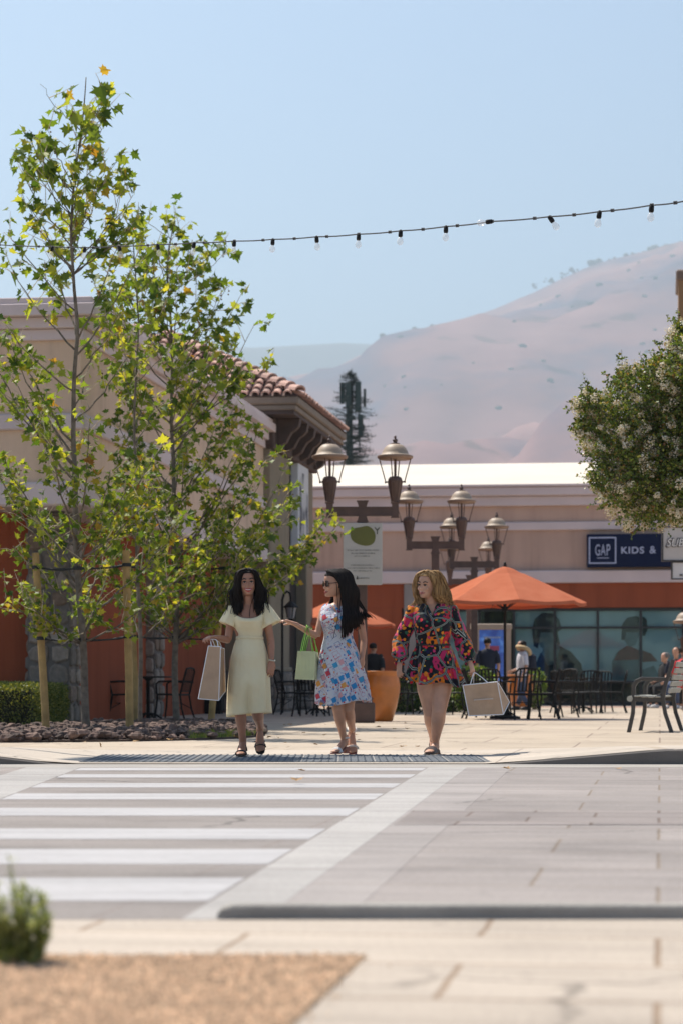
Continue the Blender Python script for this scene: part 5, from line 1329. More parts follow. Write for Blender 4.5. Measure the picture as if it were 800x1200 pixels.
obj('blossoms', fl, leafmat('blossom', [(0, (.66, .58, .44)), (.5, (.78, .74, .64)), (.85, (.60, .45, .28)), (1, (.45, .32, .14))], .25, .8, .8), t, world=True, normals=False)
print('myrtle', len(lv.f), len(fl.f))
# ---------------------------------------------------------------- people
def skinmat(name, col):
    m, nt, out = nodes_of(name); b = N(nt, 'ShaderNodeBsdfPrincipled'); b.inputs['Base Color'].default_value = (*col, 1); b.inputs['Roughness'].default_value = .5
    tc = N(nt, 'ShaderNodeTexCoord'); n1 = N(nt, 'ShaderNodeTexNoise'); n1.inputs['Scale'].default_value = 9; L(nt, tc.outputs['Object'], n1.inputs[0])
    r = ramp(nt, [(.3, tuple(c*.88 for c in col)), (.7, tuple(min(1, c*1.1) for c in col))]); L(nt, n1.outputs[0], r.inputs[0]); L(nt, r.outputs[0], b.inputs['Base Color'])
    b.inputs['Subsurface Weight'].default_value = .12; b.inputs['Subsurface Radius'].default_value = (.02, .008, .004); b.inputs['Subsurface Scale'].default_value = .5
    L(nt, b.outputs[0], out.inputs[0]); return m
def clothmat(name, build, trans=.2, rough=.8):
    m, nt, out = nodes_of(name); tc = N(nt, 'ShaderNodeTexCoord'); c = build(nt, tc)
    d = N(nt, 'ShaderNodeBsdfPrincipled'); d.inputs['Roughness'].default_value = rough; d.inputs['Specular IOR Level'].default_value = .2; d.inputs['Sheen Weight'].default_value = .15; L(nt, c, d.inputs['Base Color'])
    t = N(nt, 'ShaderNodeBsdfTranslucent'); L(nt, c, t.inputs[0]); mx = N(nt, 'ShaderNodeMixShader'); mx.inputs[0].default_value = trans
    nz = N(nt, 'ShaderNodeTexNoise'); nz.inputs['Scale'].default_value = 18; nz.inputs['Detail'].default_value = 4; L(nt, tc.outputs['Object'], nz.inputs[0]); bp = N(nt, 'ShaderNodeBump'); bp.inputs['Strength'].default_value = .6; bp.inputs['Distance'].default_value = .02; L(nt, nz.outputs[0], bp.inputs['Height']); L(nt, bp.outputs[0], d.inputs['Normal'])
    L(nt, d.outputs[0], mx.inputs[1]); L(nt, t.outputs[0], mx.inputs[2]); L(nt, mx.outputs[0], out.inputs[0]); return m
def hairmat(name, a, b_, c=None):
    m, nt, out = nodes_of(name); b = N(nt, 'ShaderNodeBsdfPrincipled'); b.inputs['Roughness'].default_value = .6; b.inputs['Specular IOR Level'].default_value = .22; g = N(nt, 'ShaderNodeNewGeometry')
    tc = N(nt, 'ShaderNodeTexCoord'); mp = N(nt, 'ShaderNodeMapping'); mp.inputs['Scale'].default_value = (60, 60, 5); L(nt, tc.outputs['Object'], mp.inputs[0]); nz = N(nt, 'ShaderNodeTexNoise'); nz.inputs['Scale'].default_value = 1; nz.inputs['Detail'].default_value = 3; L(nt, mp.outputs[0], nz.inputs[0])
    r = ramp(nt, [(.3, a), (.7, b_)]); L(nt, nz.outputs[0], r.inputs[0]); L(nt, r.outputs[0], b.inputs['Base Color'])
    bp = N(nt, 'ShaderNodeBump'); bp.inputs['Strength'].default_value = .6; bp.inputs['Distance'].default_value = .004; L(nt, nz.outputs[0], bp.inputs['Height']); L(nt, bp.outputs[0], b.inputs['Normal'])
    tl = N(nt, 'ShaderNodeBsdfTranslucent'); L(nt, r.outputs[0], tl.inputs[0]); mx = N(nt, 'ShaderNodeMixShader'); mx.inputs[0].default_value = .25; L(nt, b.outputs[0], mx.inputs[1]); L(nt, tl.outputs[0], mx.inputs[2])
    L(nt, mx.outputs[0], out.inputs[0]); return m
HEADT = [(.0, .10, .34, .02), (.06, .17, .405, .06), (.14, .225, .415, .12), (.22, .27, .405, .2), (.32, .305, .40, .33), (.42, .325, .395, .42), (.52, .335, .385, .47), (.62, .34, .405, .49), (.74, .33, .405, .49), (.84, .295, .36, .45), (.92, .225, .27, .36), (.98, .12, .14, .2), (1.0, .05, .06, .08)]
def head_pieces(Mh, s, mb):
    """Mh maps the head frame (faces -Y, z up, chin at 0) to the world; s = head height"""
    vs_ = []; n = 24
    for z, w_, f, b_ in HEADT:
        for j in range(n):
            th = 2*math.pi*j/n; x = math.cos(th)*w_*.92; y = math.sin(th)*(b_ if math.sin(th) > 0 else f); y *= 1 if math.sin(th) > 0 else abs(math.sin(th))**.0 if False else 1
            vs_.append(Mh @ Vector((x*s, y*s, z*s)))
    k = len(HEADT); mb.add(vs_, [(i*n+j, i*n+(j+1) % n, (i+1)*n+(j+1) % n, (i+1)*n+j) for i in range(k-1) for j in range(n)]+[tuple(range(n-1, -1, -1)), tuple(range((k-1)*n, k*n))])
    V = lambda x, y, z: Mh @ Vector((x*s, y*s, z*s))
    fw = (Mh.to_3x3() @ Vector((0, -1, 0)))
    mb.tube([V(0, -.37, .52), V(0, -.425, .42), V(0, -.455, .345), V(0, -.41, .315)], [.016*s+.001, .026*s, .042*s, .03*s], 8)   # nose
    mb.ball(V(0, -.37, .08), .075*s, 8, 6)                                     # chin
    for q in (-1, 1):
        mb.ball(V(q*.17, -.29, .36), .085*s, 8, 6)                              # cheek
        mb.tube([V(q*.03, -.385, .56), V(q*.13, -.385, .585), V(q*.23, -.32, .57)], .033*s, 6)  # brow ridge
        mb.tube([V(q*.30, -.02, .60), V(q*.338, .03, .56), V(q*.33, .04, .46), V(q*.30, -.0, .38)], [.03*s, .045*s, .04*s, .025*s], 6)  # ear
    mb.tube([V(-.10, -.385, .215), V(0, -.425, .225), V(.10, -.385, .215)], [.02*s, .032*s, .02*s], 6)
    mb.tube([V(-.085, -.38, .18), V(0, -.42, .17), V(.085, -.38, .18)], [.02*s, .03*s, .02*s], 6)
white_e = None
def face_parts(t, Mh, s, lipc, smile=False, glasses=False, browc=(.02, .012, .01), eyes=True):
    V = lambda x, y, z: Mh @ Vector((x*s, y*s, z*s))
    if eyes and not glasses:
        for q in (-1, 1):
            e = MB(); e.ball(V(q*.135, -.365, .495), (.055*s, .03*s, .026*s), 10, 8); eo = obj('eye', e, mat('eye_white', (.55, .52, .50), .3, .02), t, world=True, smooth=True)
            e = MB(); e.ball(V(q*.135, -.392, .495), (.032*s, .014*s, .030*s), 8, 6); obj('iris', e, mat('iris', (.02, .012, .01), .2, .02), eo, world=True, smooth=True)
            e = MB(); e.tube([V(q*.075, -.392, .50), V(q*.135, -.405, .528), V(q*.205, -.37, .505)], .017*s, 6); obj('eyelashes', e, mat('lash', (.01, .008, .008), .6, .02), t, world=True)
    bm_ = mat('brow_%d' % int(browc[0]*1000), browc, .8, .05)
    for q in (-1, 1):
        e = MB(); e.tube([V(q*.06, -.412, .60), V(q*.14, -.412, .635), V(q*.24, -.34, .60)], [.015*s, .022*s, .010*s], 6); obj('eyebrow', e, bm_, t, world=True)
    lm = mat('lip_%d' % int(lipc[0]*1000), lipc, .7, .05, spec=.2)
    e = MB(); up_ = .045 if smile else 0
    mw = .155 if smile else .125
    e.tube([V(-mw, -.35, .205+up_), V(-.05, -.425, .218+.0), V(0, -.445, .212), V(.05, -.425, .218), V(mw, -.35, .205+up_)], [.008*s, .02*s, .018*s, .02*s, .008*s], 8); lo_ = .165 if not smile else .135
    e.tube([V(-mw, -.35, .205+up_), V(-.05, -.42, lo_+.008), V(0, -.435, lo_), V(.05, -.42, lo_+.008), V(mw, -.35, .205+up_)], [.008*s, .022*s, .026*s, .022*s, .008*s], 8); obj('lips', e, lm, t, world=True, smooth=True)
    if smile:
        e = MB(); e.tube([V(-.115, -.39, .222), V(-.05, -.435, .192), V(.05, -.435, .192), V(.115, -.39, .222)], [(.006*s, .012*s), (.012*s, .030*s), (.012*s, .030*s), (.006*s, .012*s)], 8, ref=(0, 1, 0)); obj('teeth', e, mat('teeth', (.88, .85, .80), .3, .02), t, world=True, smooth=True)
    if glasses:
        gm_ = mat('sunglass', (.008, .008, .01), .12, .02)
        g = MB()
        for q in (-1, 1):
            c = V(q*.165, -.415, .50); ax = Mh.to_3x3()
            pts = [c+ax @ Vector((math.cos(a)*.125*s, abs(math.cos(a))*.0*s+.03*s*(1 if math.cos(a)*q > .5 else 0), math.sin(a)*.105*s)) for a in [2*math.pi*k/14 for k in range(14)]]
            off = ax @ Vector((0, .012*s, 0)); g.add(pts+[p+off for p in pts], [tuple(range(14)), tuple(range(27, 13, -1))]+[(k, (k+1) % 14, (k+1) % 14+14, k+14) for k in range(14)])
            g.tube([V(q*.28, -.385, .53), V(q*.345, -.2, .53), V(q*.355, .04, .54)], .014*s, 6)
        g.tube([V(-.05, -.43, .53), V(.05, -.43, .53)], .014*s, 6); obj('sunglasses', g, gm_, t, world=True)
def hand(mb, wrist, d, pn, side, s=1.0, curl=.5, spread=.14):
    """d = pointing direction, pn = palm normal (fingers curl toward it), side = +1/-1 thumb side along pn x d"""
    d = Vector(d).normalized(); pn = Vector(pn); pn = (pn-d*pn.dot(d)).normalized(); sd = pn.cross(d).normalized()*side; w0 = Vector(wrist)
    mb.tube([w0-d*.03*s, w0, w0+d*.03*s, w0+d*.075*s, w0+d*.09*s], [(.022*s, .019*s), (.021*s, .026*s), (.017*s, .036*s), (.014*s, .039*s), (.010*s, .034*s)], 12, ref=tuple(sd))
    for k, (off, ln) in enumerate(((.030, .070), (.010, .079), (-.010, .073), (-.029, .058))):
        b = w0+d*(.078*s)+sd*off*s; dd = (d+sd*(off/.03)*spread).normalized(); P = [b-dd*.01]; a = curl*(.35+.12*k)
        seg = [ln*.45*s, ln*.31*s, ln*.24*s]; p = b; ang = a*.6
        P.append(p)
        for sg_ in seg:
            v = dd*math.cos(ang)+pn*math.sin(ang); p = p+v*sg_; P.append(p); ang += a*1.25
        mb.tube(P, [.0088*s, .0088*s, .0080*s, .0074*s, .0058*s], 8, ref=tuple(sd))
    b = w0+d*.025*s+sd*.028*s; v = (d*.62+sd*.62+pn*.38).normalized(); v2 = (d*.85+sd*.2+pn*.45).normalized()
    mb.tube([b-v*.012, b, b+v*.030*s, b+v*.030*s+v2*.026*s, b+v*.030*s+v2*.048*s], [.012*s, .0125*s, .0105*s, .0095*s, .0065*s], 8)
def foot(mb, shoe, strap, A_, yaw, pitch, s=1.0, heel=.05, kind='sandal'):
    """A_ = ankle; foot points along -Y turned by yaw, toes dropped by pitch"""
    M = Matrix.Translation(A_) @ Matrix.Rotation(yaw, 4, 'Z') @ Matrix.Rotation(pitch, 4, 'X')
    V = lambda x, y, z: M @ Vector((x*s, y*s, z*s)); h0 = -.085-heel*.0
    hz_ = lambda y: -.085-heel+heel*(1-max(0, min(1, (-y+.01)/.11))) # sole height: heel raised, ball low
    pts = [(.055, .022, .030), (.03, .032, .036), (-.02, .033, .038), (-.07, .038, .028), (-.115, .045, .019), (-.15, .044, .014), (-.178, .032, .010)]
    P = []; Rr_ = []
    for y, w_, h in pts: z = hz_(y)+h; P.append(V(0, y, z)); Rr_.append((h*s, w_*s))
    mb.tube(P, Rr_, 12, ref=tuple((M.to_3x3() @ Vector((1, 0, 0)))))
    mb.tube([V(0, .02, .03), V(0, .015, -.01), V(0, .005, -.05)], [.034*s, .034*s, .036*s], 10)
    for k in range(5): x = -.030+.015*k; mb.ball(V(x, -.186+abs(k-1)*.006, hz_(-.18)+.009), (.0085*s, .012*s, .008*s), 6, 5)
    sp_ = []
    ys_ = [.07, .03, -.02, -.07, -.115, -.15, -.185, -.205]; ws = [.022, .034, .034, .039, .046, .046, .038, .018]
    n = len(ys_); vs_ = []
    for y, w_ in zip(ys_, ws):
        z = hz_(y)
        for dx_ in (-1, 1): vs_.append(V(dx_*w_, y, z-.001))
    for y, w_ in zip(ys_, ws):
        z = hz_(y)-.014
        for dx_ in (-1, 1): vs_.append(V(dx_*w_, y, z))
    fs_ = [(2*i, 2*i+1, 2*i+3, 2*i+2) for i in range(n-1)]+[(2*n+2*i, 2*n+2*i+2, 2*n+2*i+3, 2*n+2*i+1) for i in range(n-1)]+[(2*i, 2*i+2, 2*n+2*i+2, 2*n+2*i) for i in range(n-1)]+[(2*i+1, 2*n+2*i+1, 2*n+2*i+3, 2*i+3) for i in range(n-1)]+[(0, 1, 2*n+1, 2*n), (2*n-2, 4*n-2, 4*n-1, 2*n-1)]
    shoe.add(vs_, fs_)
    if heel > .02:
        a = [V(x, y, hz_(.04)-.012) for x, y in ((-.026, .068), (.026, .068), (.026, .015), (-.026, .015))]; b = [V(x*.85, y, -.085-heel-.014) for x, y in ((-.026, .066), (.026, .066), (.026, .022), (-.026, .022))]
        shoe.add(a+b, [(0, 1, 2, 3), (7, 6, 5, 4), (0, 4, 5, 1), (1, 5, 6, 2), (2, 6, 7, 3), (3, 7, 4, 0)])
    def band(y, y2, w_=.010, lift=.0, hh=None):
        q = []; h_ = hh or {True: .05}.get(y > -.05, .034)
        wd = .036+.010*min(1, max(0, -y/.11))
        for k in range(9):
            a = math.pi*k/8; q.append(V(math.cos(a)*(wd+.003), y+(y2-y)*k/8, hz_((y+y2)/2)+math.sin(a)*(h_+.004+lift)))
        strap.tube(q, [(.004, w_)]*9, 6, ref=tuple(M.to_3x3() @ Vector((0, 0, 1))))
    if kind == 'sandal': band(-.13, -.13, .010); band(-.115, -.07, .008); band(-.07, -.115, .008, .004); band(-.02, -.02, .008, 0, .062)
    elif kind == 'wide': band(-.125, -.125, .020); strap.tube([V(math.cos(a)*.040, .02+math.sin(a)*.042, .0) for a in [2*math.pi*k/14 for k in range(15)]], (.008), 6)
    else: band(-.12, -.12, .022, .002); band(-.085, -.085, .020, .008)
def person(name, label, X, D0, py0, scale_feet=None, group=None):
    t = thing(name, label, 'person', (X, D0, 0), 0, group); return t
def PP(D0):
    k = D0/F
    return lambda px, py, dy=0.0: Vector(((px-400)*k, D0+dy, CH+(800-py)*k))
def strands(mb, roots, rg, r0=.009, n=8):
    for P in roots: mb.tube(P, [r0*(.6+.4*math.sin(math.pi*min(1, (i+.6)/(len(P)))))*(1 if i < len(P)-1 else .35) for i in range(len(P))], n)
def bez(P, m_=9):
    """Catmull-Rom through control points"""
    P = [Vector(p) for p in P]; Q = [P[0]*2-P[1]]+P+[P[-1]*2-P[-2]]; out = []
    for i in range(1, len(Q)-2):
        for k in range(m_):
            t = k/m_; a, b, c, d = Q[i-1], Q[i], Q[i+1], Q[i+2]; out.append(.5*((2*b)+(c-a)*t+(2*a-5*b+4*c-d)*t*t+(3*b-a-3*c+d)*t**3))
    out.append(P[-1]); return out
def garment(rs, n=72, folds=None, dz=None, thick=.004, hole=None):
    """rs = rings (cx,cy,z,rx,ry,foldamp); folds(i,th)->radial factor; dz(i,th)->height change"""
    vs_ = []
    for i, r in enumerate(rs):
        cx, cy, z, rx, ry, fa = r
        for j in range(n):
            th = 2*math.pi*j/n; k = 1+fa*(folds(i, th) if folds else 0)
            vs_.append(Vector((cx+rx*math.cos(th)*k, cy+ry*math.sin(th)*k, z+(dz(i, th) if dz else 0))))
    mb = MB(); mb.add(vs_, [(i*n+j, i*n+(j+1) % n, (i+1)*n+(j+1) % n, (i+1)*n+j) for i in range(len(rs)-1) for j in range(n)]); return mb
def densify(rs, m_=4):
    out = []
    for a, b in zip(rs, rs[1:]):
        for k in range(m_): t = k/m_; t2 = t; out.append(tuple(p+(q-p)*t2 for p, q in zip(a, b)))
    out.append(rs[-1]); return out
def smooth_rows(rs, it=2):
    rs = [list(r) for r in rs]
    for _ in range(it):
        c = [list(r) for r in rs]
        for i in range(1, len(rs)-1):
            for k in (0, 1, 3, 4): rs[i][k] = .25*c[i-1][k]+.5*c[i][k]+.25*c[i+1][k]
    return [tuple(r) for r in rs]
def cloth_obj(name, mb, m, t, thick=.003):
    o = obj(name, mb, m, t, world=True, smooth=True); md = o.modifiers.new('s', 'SOLIDIFY'); md.thickness = thick; md.offset = 1; return o

# ============ woman in the pale yellow dress
D0 = 20.95; P = PP(D0); k_ = D0/F
skin1 = skinmat('skin_tan', (.38, .18, .11)); t1 = thing('person', 'smiling dark-haired woman in a pale yellow midi dress, walking with a kraft bag', 'person', (P(288, 0).x, D0, 0), 0, 'women walking side by side over the crossing')
body = MB(); s_h = .225
Mh = Matrix.Translation(P(291.5, 698.5, -.035)) @ Matrix.Rotation(R(4), 4, 'Z') @ Matrix.Rotation(R(-3), 4, 'Y') @ Matrix.Rotation(R(-4), 4, 'X')
head_pieces(Mh, s_h, body)
body.tube([P(291, 690, .0), P(291, 700, .0), P(291.5, 708, .015), P(291.5, 716, .03)], [.048, .047, .052, .07], 12)
def torso(rows, D_, n=20): body.rings([(P(px, 0).x, D_+cy, CH+(800-py)*k_, rx, ry) for px, py, cy, rx, ry in rows], n)
torso([(291.5, 706, .03, .06, .05), (291.5, 710, .03, .12, .07), (291.5, 715, .025, .165, .085), (291.5, 722, .02, .165, .10), (291.5, 730, .015, .145, .105), (292, 740, .015, .122, .095), (292.5, 748, .02, .112, .088), (292, 760, .02, .14, .105), (291, 775, .025, .165, .12), (291, 790, .025, .165, .12), (291, 800, .02, .13, .10)], D0)
for q in (-1, 1): body.ball(P(291.5+q*8, 727.5, -.045), (.052, .045, .05), 10, 8)
# arms
sh, el, wr = P(272, 718, .02), P(267.5, 750, .0), P(254.5, 747.5, -.16)
body.tube([P(276, 714, .02), sh, sh+(el-sh)*.5, el], [.040, .041, .036, .031], 12); body.tube([el, el+(wr-el)*.35, wr], [.032, .031, .021], 12)
hand(body, wr, (P(243, 747.5, -.24)-wr), (0, -.15, -1), 1, 1.0, 1.35, .05)
sh, el, wr = P(311, 718, .02), P(317.5, 751, .03), P(318.5, 774, -.04)
body.tube([P(307, 714, .02), sh, sh+(el-sh)*.5, el], [.040, .041, .037, .032], 12); body.tube([el, el+(wr-el)*.35, wr], [.033, .033, .022], 12)
hand(body, wr, (P(317.5, 790, -.05)-wr), (-.4, .5, 0), -1, 1.0, .7, .05); wr1 = wr
# legs: front leg on the ground (image left), rear leg lifting
hipL, kneeL, ankL = P(283, 790, .02), P(282, 832, -.06), P(284.3, 0, .05); ankL.z = .15
body.tube([hipL, hipL+(kneeL-hipL)*.5, kneeL, kneeL+(ankL-kneeL)*.3, kneeL+(ankL-kneeL)*.75, ankL], [.085, .072, .052, .050, .034, .031], 14)
hipR, kneeR, ankR = P(300, 790, .02), P(301.5, 833, -.02), P(304, 853, .26)
body.tube([hipR, hipR+(kneeR-hipR)*.5, kneeR, kneeR+(ankR-kneeR)*.3, kneeR+(ankR-kneeR)*.75, ankR], [.085, .072, .052, .052, .036, .031], 14)
shoe, strap = MB(), MB()
foot(body, shoe, strap, ankL, R(-4), 0, .95, .045); foot(body, shoe, strap, ankR, R(6), R(48), .95, .045)
obj('skin', remeshed(MB().add([RM[t1.name].inverted() @ v for v in body.v], body.f), .0052, 4), skin1, t1)
blk = mat('shoe_black', (.015, .012, .012), .4, .1)
obj('shoes', shoe, blk, t1, world=True); obj('shoe_straps', strap, blk, t1, world=True)
face_parts(t1, Mh, s_h, (.42, .05, .05), smile=True)
# dress
yel = clothmat('dress_yellow', lambda nt, tc: (lambda nz, r: (L(nt, tc.outputs['Object'], nz.inputs[0]), L(nt, nz.outputs[0], r.inputs[0]), r.outputs[0])[2])(N(nt, 'ShaderNodeTexNoise'), ramp(nt, [(.3, (.90, .77, .50)), (.7, (.94, .84, .58))])), .28)
def row(px0, px1, py, cy, ry, fa=0): a, b = P(px0, 0).x, P(px1, 0).x; return ((a+b)/2, D0+cy, CH+(800-py)*k_, (b-a)/2, ry, fa)
rs = [row(274, 309.5, 718, .0, .128), row(274, 310, 726, -.01, .145), row(275.5, 308.5, 735, .005, .130), row(278, 307.5, 742, .015, .102), row(278, 307.5, 747, .018, .098), row(275, 310, 755, .02, .115), row(271, 313.5, 768, .02, .14, .01), row(269, 315, 782, .02, .155, .02), row(268, 315, 797, .0, .17, .05), row(267.5, 314.5, 812, .02, .19, .08), row(267, 314.5, 826, .04, .20, .10), row(267, 315, 838, .05, .21, .115)]
rs = smooth_rows(densify(rs, 4), 2)
def fold1(i, th): f = th*7+math.sin(th*2+i*.05)*1.2; return math.sin(f)*.9+.5*math.sin(th*11+1.3)-1.1*math.exp(-((th-4.75)/.24)**2)*min(1, max(0, (i-24)/12))*3.2+1.6*math.exp(-((th-4.35)/.22)**2)*min(1, max(0, (i-20)/12))
def dz1(i, th):
    if i < 6: f = max(0, -math.sin(th)); return -(1-i/6)*(.055*f**1.5)+(1-i/6)*.03*abs(math.cos(th))**6
    return .02*math.sin(th*1.0+2.2)*max(0, (i-38)/6)
cloth_obj('dress', garment(rs, 96, fold1, dz1), yel, t1)
mb = MB(); mb.rings([(r[0], r[1], r[2]+o_, r[3]+.004, r[4]+.004) for r, o_ in ((rs[15], .0), (rs[16], 0), (rs[17], 0))], 40, cap=False); cloth_obj('waist_seam', mb, yel, t1, .004)
def flutter(c0, c1, r0, r1, amp, seed, tilt=0):
    mb = MB(); n = 40; vs_ = []; K = 10; d = (c1-c0); dn = d.normalized(); x = dn.cross(Vector((0, 1, 0))).normalized(); y = dn.cross(x)
    for i in range(K+1):
        f = i/K; c = c0+d*f; r = r0+(r1-r0)*f**.7
        for j in range(n):
            th = 2*math.pi*j/n; k = 1+amp*f*math.sin(th*7+seed); vs_.append(c+x*(r*k*math.cos(th))+y*(r*.9*k*math.sin(th)))
    vs_.append(c0-dn*r0*.5); m0 = len(vs_)-1
    mb.add(vs_, [(i*n+j, i*n+(j+1) % n, (i+1)*n+(j+1) % n, (i+1)*n+j) for i in range(K) for j in range(n)]+[(m0, (j+1) % n, j) for j in range(n)]); return mb
cloth_obj('sleeve', flutter(P(277, 711, .02), P(267.5, 733, .0), .055, .080, .10, .5), yel, t1)
cloth_obj('sleeve', flutter(P(306.5, 710, .02), P(318, 733, .0), .058, .088, .10, 1.5), yel, t1)
# hair: long, dark, centre parted, over both shoulders
def hair(t, Mh, s, m, curves, cap_back=.035, seed=1, fringe=None, nst=70, capz=1.0, voxel=.0055):
    rg = random.Random(seed); mb = MB(); vs_ = []; n = 24
    rows = [(z, w_*1.06+.005, f, b_*1.16+.03) for z, w_, f, b_ in HEADT[4:]]+[(1.055, .04, .05, .09)]
    for z, w_, f, b_ in rows:
        zz_ = .5+(z-.5)*1.07
        ff = f*1.06+.01 if z > .82 else (-.05 if z < .6 else -.05+(f*1.0+.05)*((z-.6)/.22)**1.0)
        for j in range(n):
            th = 2*math.pi*j/n; sy = math.sin(th); x = math.cos(th)*w_; y = sy*b_ if sy > 0 else sy*max(ff, .02) if ff > 0 else -sy*abs(ff)
            vs_.append(Mh @ Vector((x*s, y*s, zz_*s)))
    k = len(rows); mb.add(vs_, [(i*n+j, i*n+(j+1) % n, (i+1)*n+(j+1) % n, (i+1)*n+j) for i in range(k-1) for j in range(n)]+[tuple(range(n-1, -1, -1)), tuple(range((k-1)*n, k*n))])
    fine = MB()
    for C, r, cnt, spr in curves:
        C = [Vector(c) for c in C]; base = bez(C, 5)
        mb.tube(base, [r*(1.0-.25*abs(2*i/(len(base)-1)-.8)) if i < len(base)-2 else r*.4 for i in range(len(base))], 8)
        for q in range(cnt):
            o_ = Vector((rg.gauss(0, spr), rg.gauss(0, spr), rg.gauss(0, spr*.3))); ph = rg.uniform(0, 6); am = rg.uniform(.002, .007)
            pts = [p+o_*(.55+.6*i/len(base))+Vector((math.sin(i*.55+ph), math.cos(i*.5+ph), 0))*am for i, p in enumerate(base)]
            cut = len(pts)-rg.choice((0, 0, 1, 2)); pts = pts[:max(4, cut)]
            mb2 = fine; mb2.tube(pts, [.0045]*(len(pts)-1)+[.001], 5)
        for q in range(7):
            o_ = Vector((rg.gauss(0, spr*1.7), rg.gauss(0, spr*1.7), 0)); ph = rg.uniform(0, 6); am = rg.uniform(.004, .012)
            pts = [p+o_*(.3+1.1*(i/len(base))**1.3)+Vector((math.sin(i*.4+ph), math.cos(i*.37+ph), 0))*am*(i/len(base)) for i, p in enumerate(base)]; pts.append(pts[-1]+Vector((rg.gauss(0, .012), rg.gauss(0, .01), -rg.uniform(.0, .025))))
            fine.tube(pts, [.0026]*(len(pts)-1)+[.0008], 4)
    inv = RM[t.name].inverted(); h = obj('hair', remeshed(MB().add([inv @ v for v in mb.v], mb.f), voxel, 2), m, t)
    obj('hair_strands', fine, m, h, world=True, smooth=True)
def HV(Mh, s): return lambda x, y, z: Mh @ Vector((x*s, y*s, z*s))
V = HV(Mh, s_h); blackh = hairmat('hair_black', (.008, .005, .004), (.022, .013, .010))
cv = []
rg = random.Random(4)
for q in (-1, 1):
    for a_, (ex, ey, ed) in enumerate(((7, 716, -.07), (9.5, 719, -.06), (12, 718.5, -.04), (14.5, 715, -.01), (13, 717, .03))):
        x0 = .03+.05*a_
        if q == 1: ex -= 0
        endp = P(291.5+q*(ex+2.5), ey, ed)
        side = V(q*(.345+.03*a_), -.20+.12*a_, .55-.03*a_); low = V(q*(.40+.06*a_), -.12+.09*a_, .12)
        cv.append(([V(q*x0, -.20+.12*a_, 1.02), V(q*(.25+.02*a_), -.30+.13*a_, .90), side, low, P(291.5+q*(ex+3.0), 706, ed*.6), endp+Vector((q*rg.uniform(0, .02), 0, rg.uniform(-.02, .012)))], .019, 22, .014))
for a_ in range(5): cv.append(([V(-.24+.12*a_, .45, .8), V(-.28+.14*a_, .55, .4), V(-.32+.16*a_, .55, -.1), P(281+5*a_, 712, .11)], .03, 8, .012))
hair(t1, Mh, s_h, blackh, cv, seed=2)
gold = mat('gold', (.65, .45, .18), .3, .05, metal=1.0); silver = mat('bracelet_pale', (.6, .55, .42), .3, .1, metal=.6)
obj('bracelet', MB().tube([wr1+Vector((math.cos(a)*.030, math.sin(a)*.028, .004*math.sin(2*a))) for a in [2*math.pi*k/16 for k in range(17)]], .006, 6), silver, t1, world=True)
for q in (-1, 1): obj('earring', MB().ball(V(q*.36, -.02, .33), .008, 8, 6), gold, t1, world=True)
obj('tattoo', MB().add([P(316+.9*math.cos(a)*1.3+.3*math.sin(3*a), 757+3.6*math.sin(a), -.0115-.0) for a in [2*math.pi*k/14 for k in range(14)]], [tuple(range(14))]), mat('tattoo_ink', (.07, .05, .055), .6), t1, world=True)

# kraft bag (left)
kraft = mat('kraft_paper', (.46, .30, .19), .75, .09, 7, .7, 9); wedge = mat('bag_white_edge', (.78, .76, .76), .6, .03)
def ribbon(mb, a, b, r=.0045): mb.tube([a, b], r, 6)
def bag_generic(name, label, corners_front, corners_back, m, edge, t_group=None, er=.0045, rims=True):
    """corners: TL,TR,BR,BL for the front and back panels (world)"""
    c = sum((corners_front[i] for i in range(4)), Vector())/4
    t = thing(name, label, 'shopping bag', (c.x, c.y, min(p.z for p in corners_front)), 0, t_group)
    TL, TR, BR, BL = corners_front; tl, tr_, br, bl = corners_back
    f = obj('front_panel', MB().add([TL, TR, BR, BL], [(0, 1, 2, 3)]), m, t, world=True); b = obj('back_panel', MB().add([tl, tr_, br, bl], [(0, 1, 2, 3)]), m, t, world=True)
    def gus(A, B, C, E, inn):   # A top front, B top back, C bottom back, E bottom front
        tm = (A+B)/2+inn; bm_ = (C+E)/2+inn*.25; return MB().add([A, tm, B, C, bm_, E], [(0, 1, 4, 5), (1, 2, 3, 4)])
    inn = (TL-TR).normalized()*-.035
    g1_ = obj('side_gusset', gus(TL, tl, bl, BL, inn), m, t, world=True); g2_ = obj('side_gusset', gus(TR, tr_, br, BR, -inn*.5), m, t, world=True)
    obj('bottom', MB().add([BL, BR, br, bl], [(0, 1, 2, 3)]), m, t, world=True)
    for o in (f, b, g1_, g2_): md = o.modifiers.new('s', 'SOLIDIFY'); md.thickness = .002
    e = MB()
    if rims:
        for a_, b_ in ((TL, TR), (TR, BR), (BR, BL), (BL, TL), (tr_, br), (br, BR), (tl, tr_), (TR, (TR+tr_)/2+inn*-.5), ((TR+tr_)/2+inn*-.5, tr_), (tl, bl), (bl, BL), (TL, (TL+tl)/2+inn), ((TL+tl)/2+inn, tl)): ribbon(e, a_, b_, er)
        obj('white_edging', e, edge, t, world=True)
    return t
fr = [P(246.5, 757.5, -.26), P(260.5, 758.5, -.26), P(258.5, 820.5, -.28), P(235, 818.5, -.28)]
bk_ = [P(250, 759, .00), P(263, 760, .02), P(264, 810, .05), P(246, 812, .02)]
kb = bag_generic('paper_bag', 'tall kraft paper bag with white edges hanging from the left walker\'s hand', fr, bk_, kraft, wedge, 'brown paper shopping bags with white edges', .004)
hw = P(251.5, 749.5, -.2)
mb = MB()
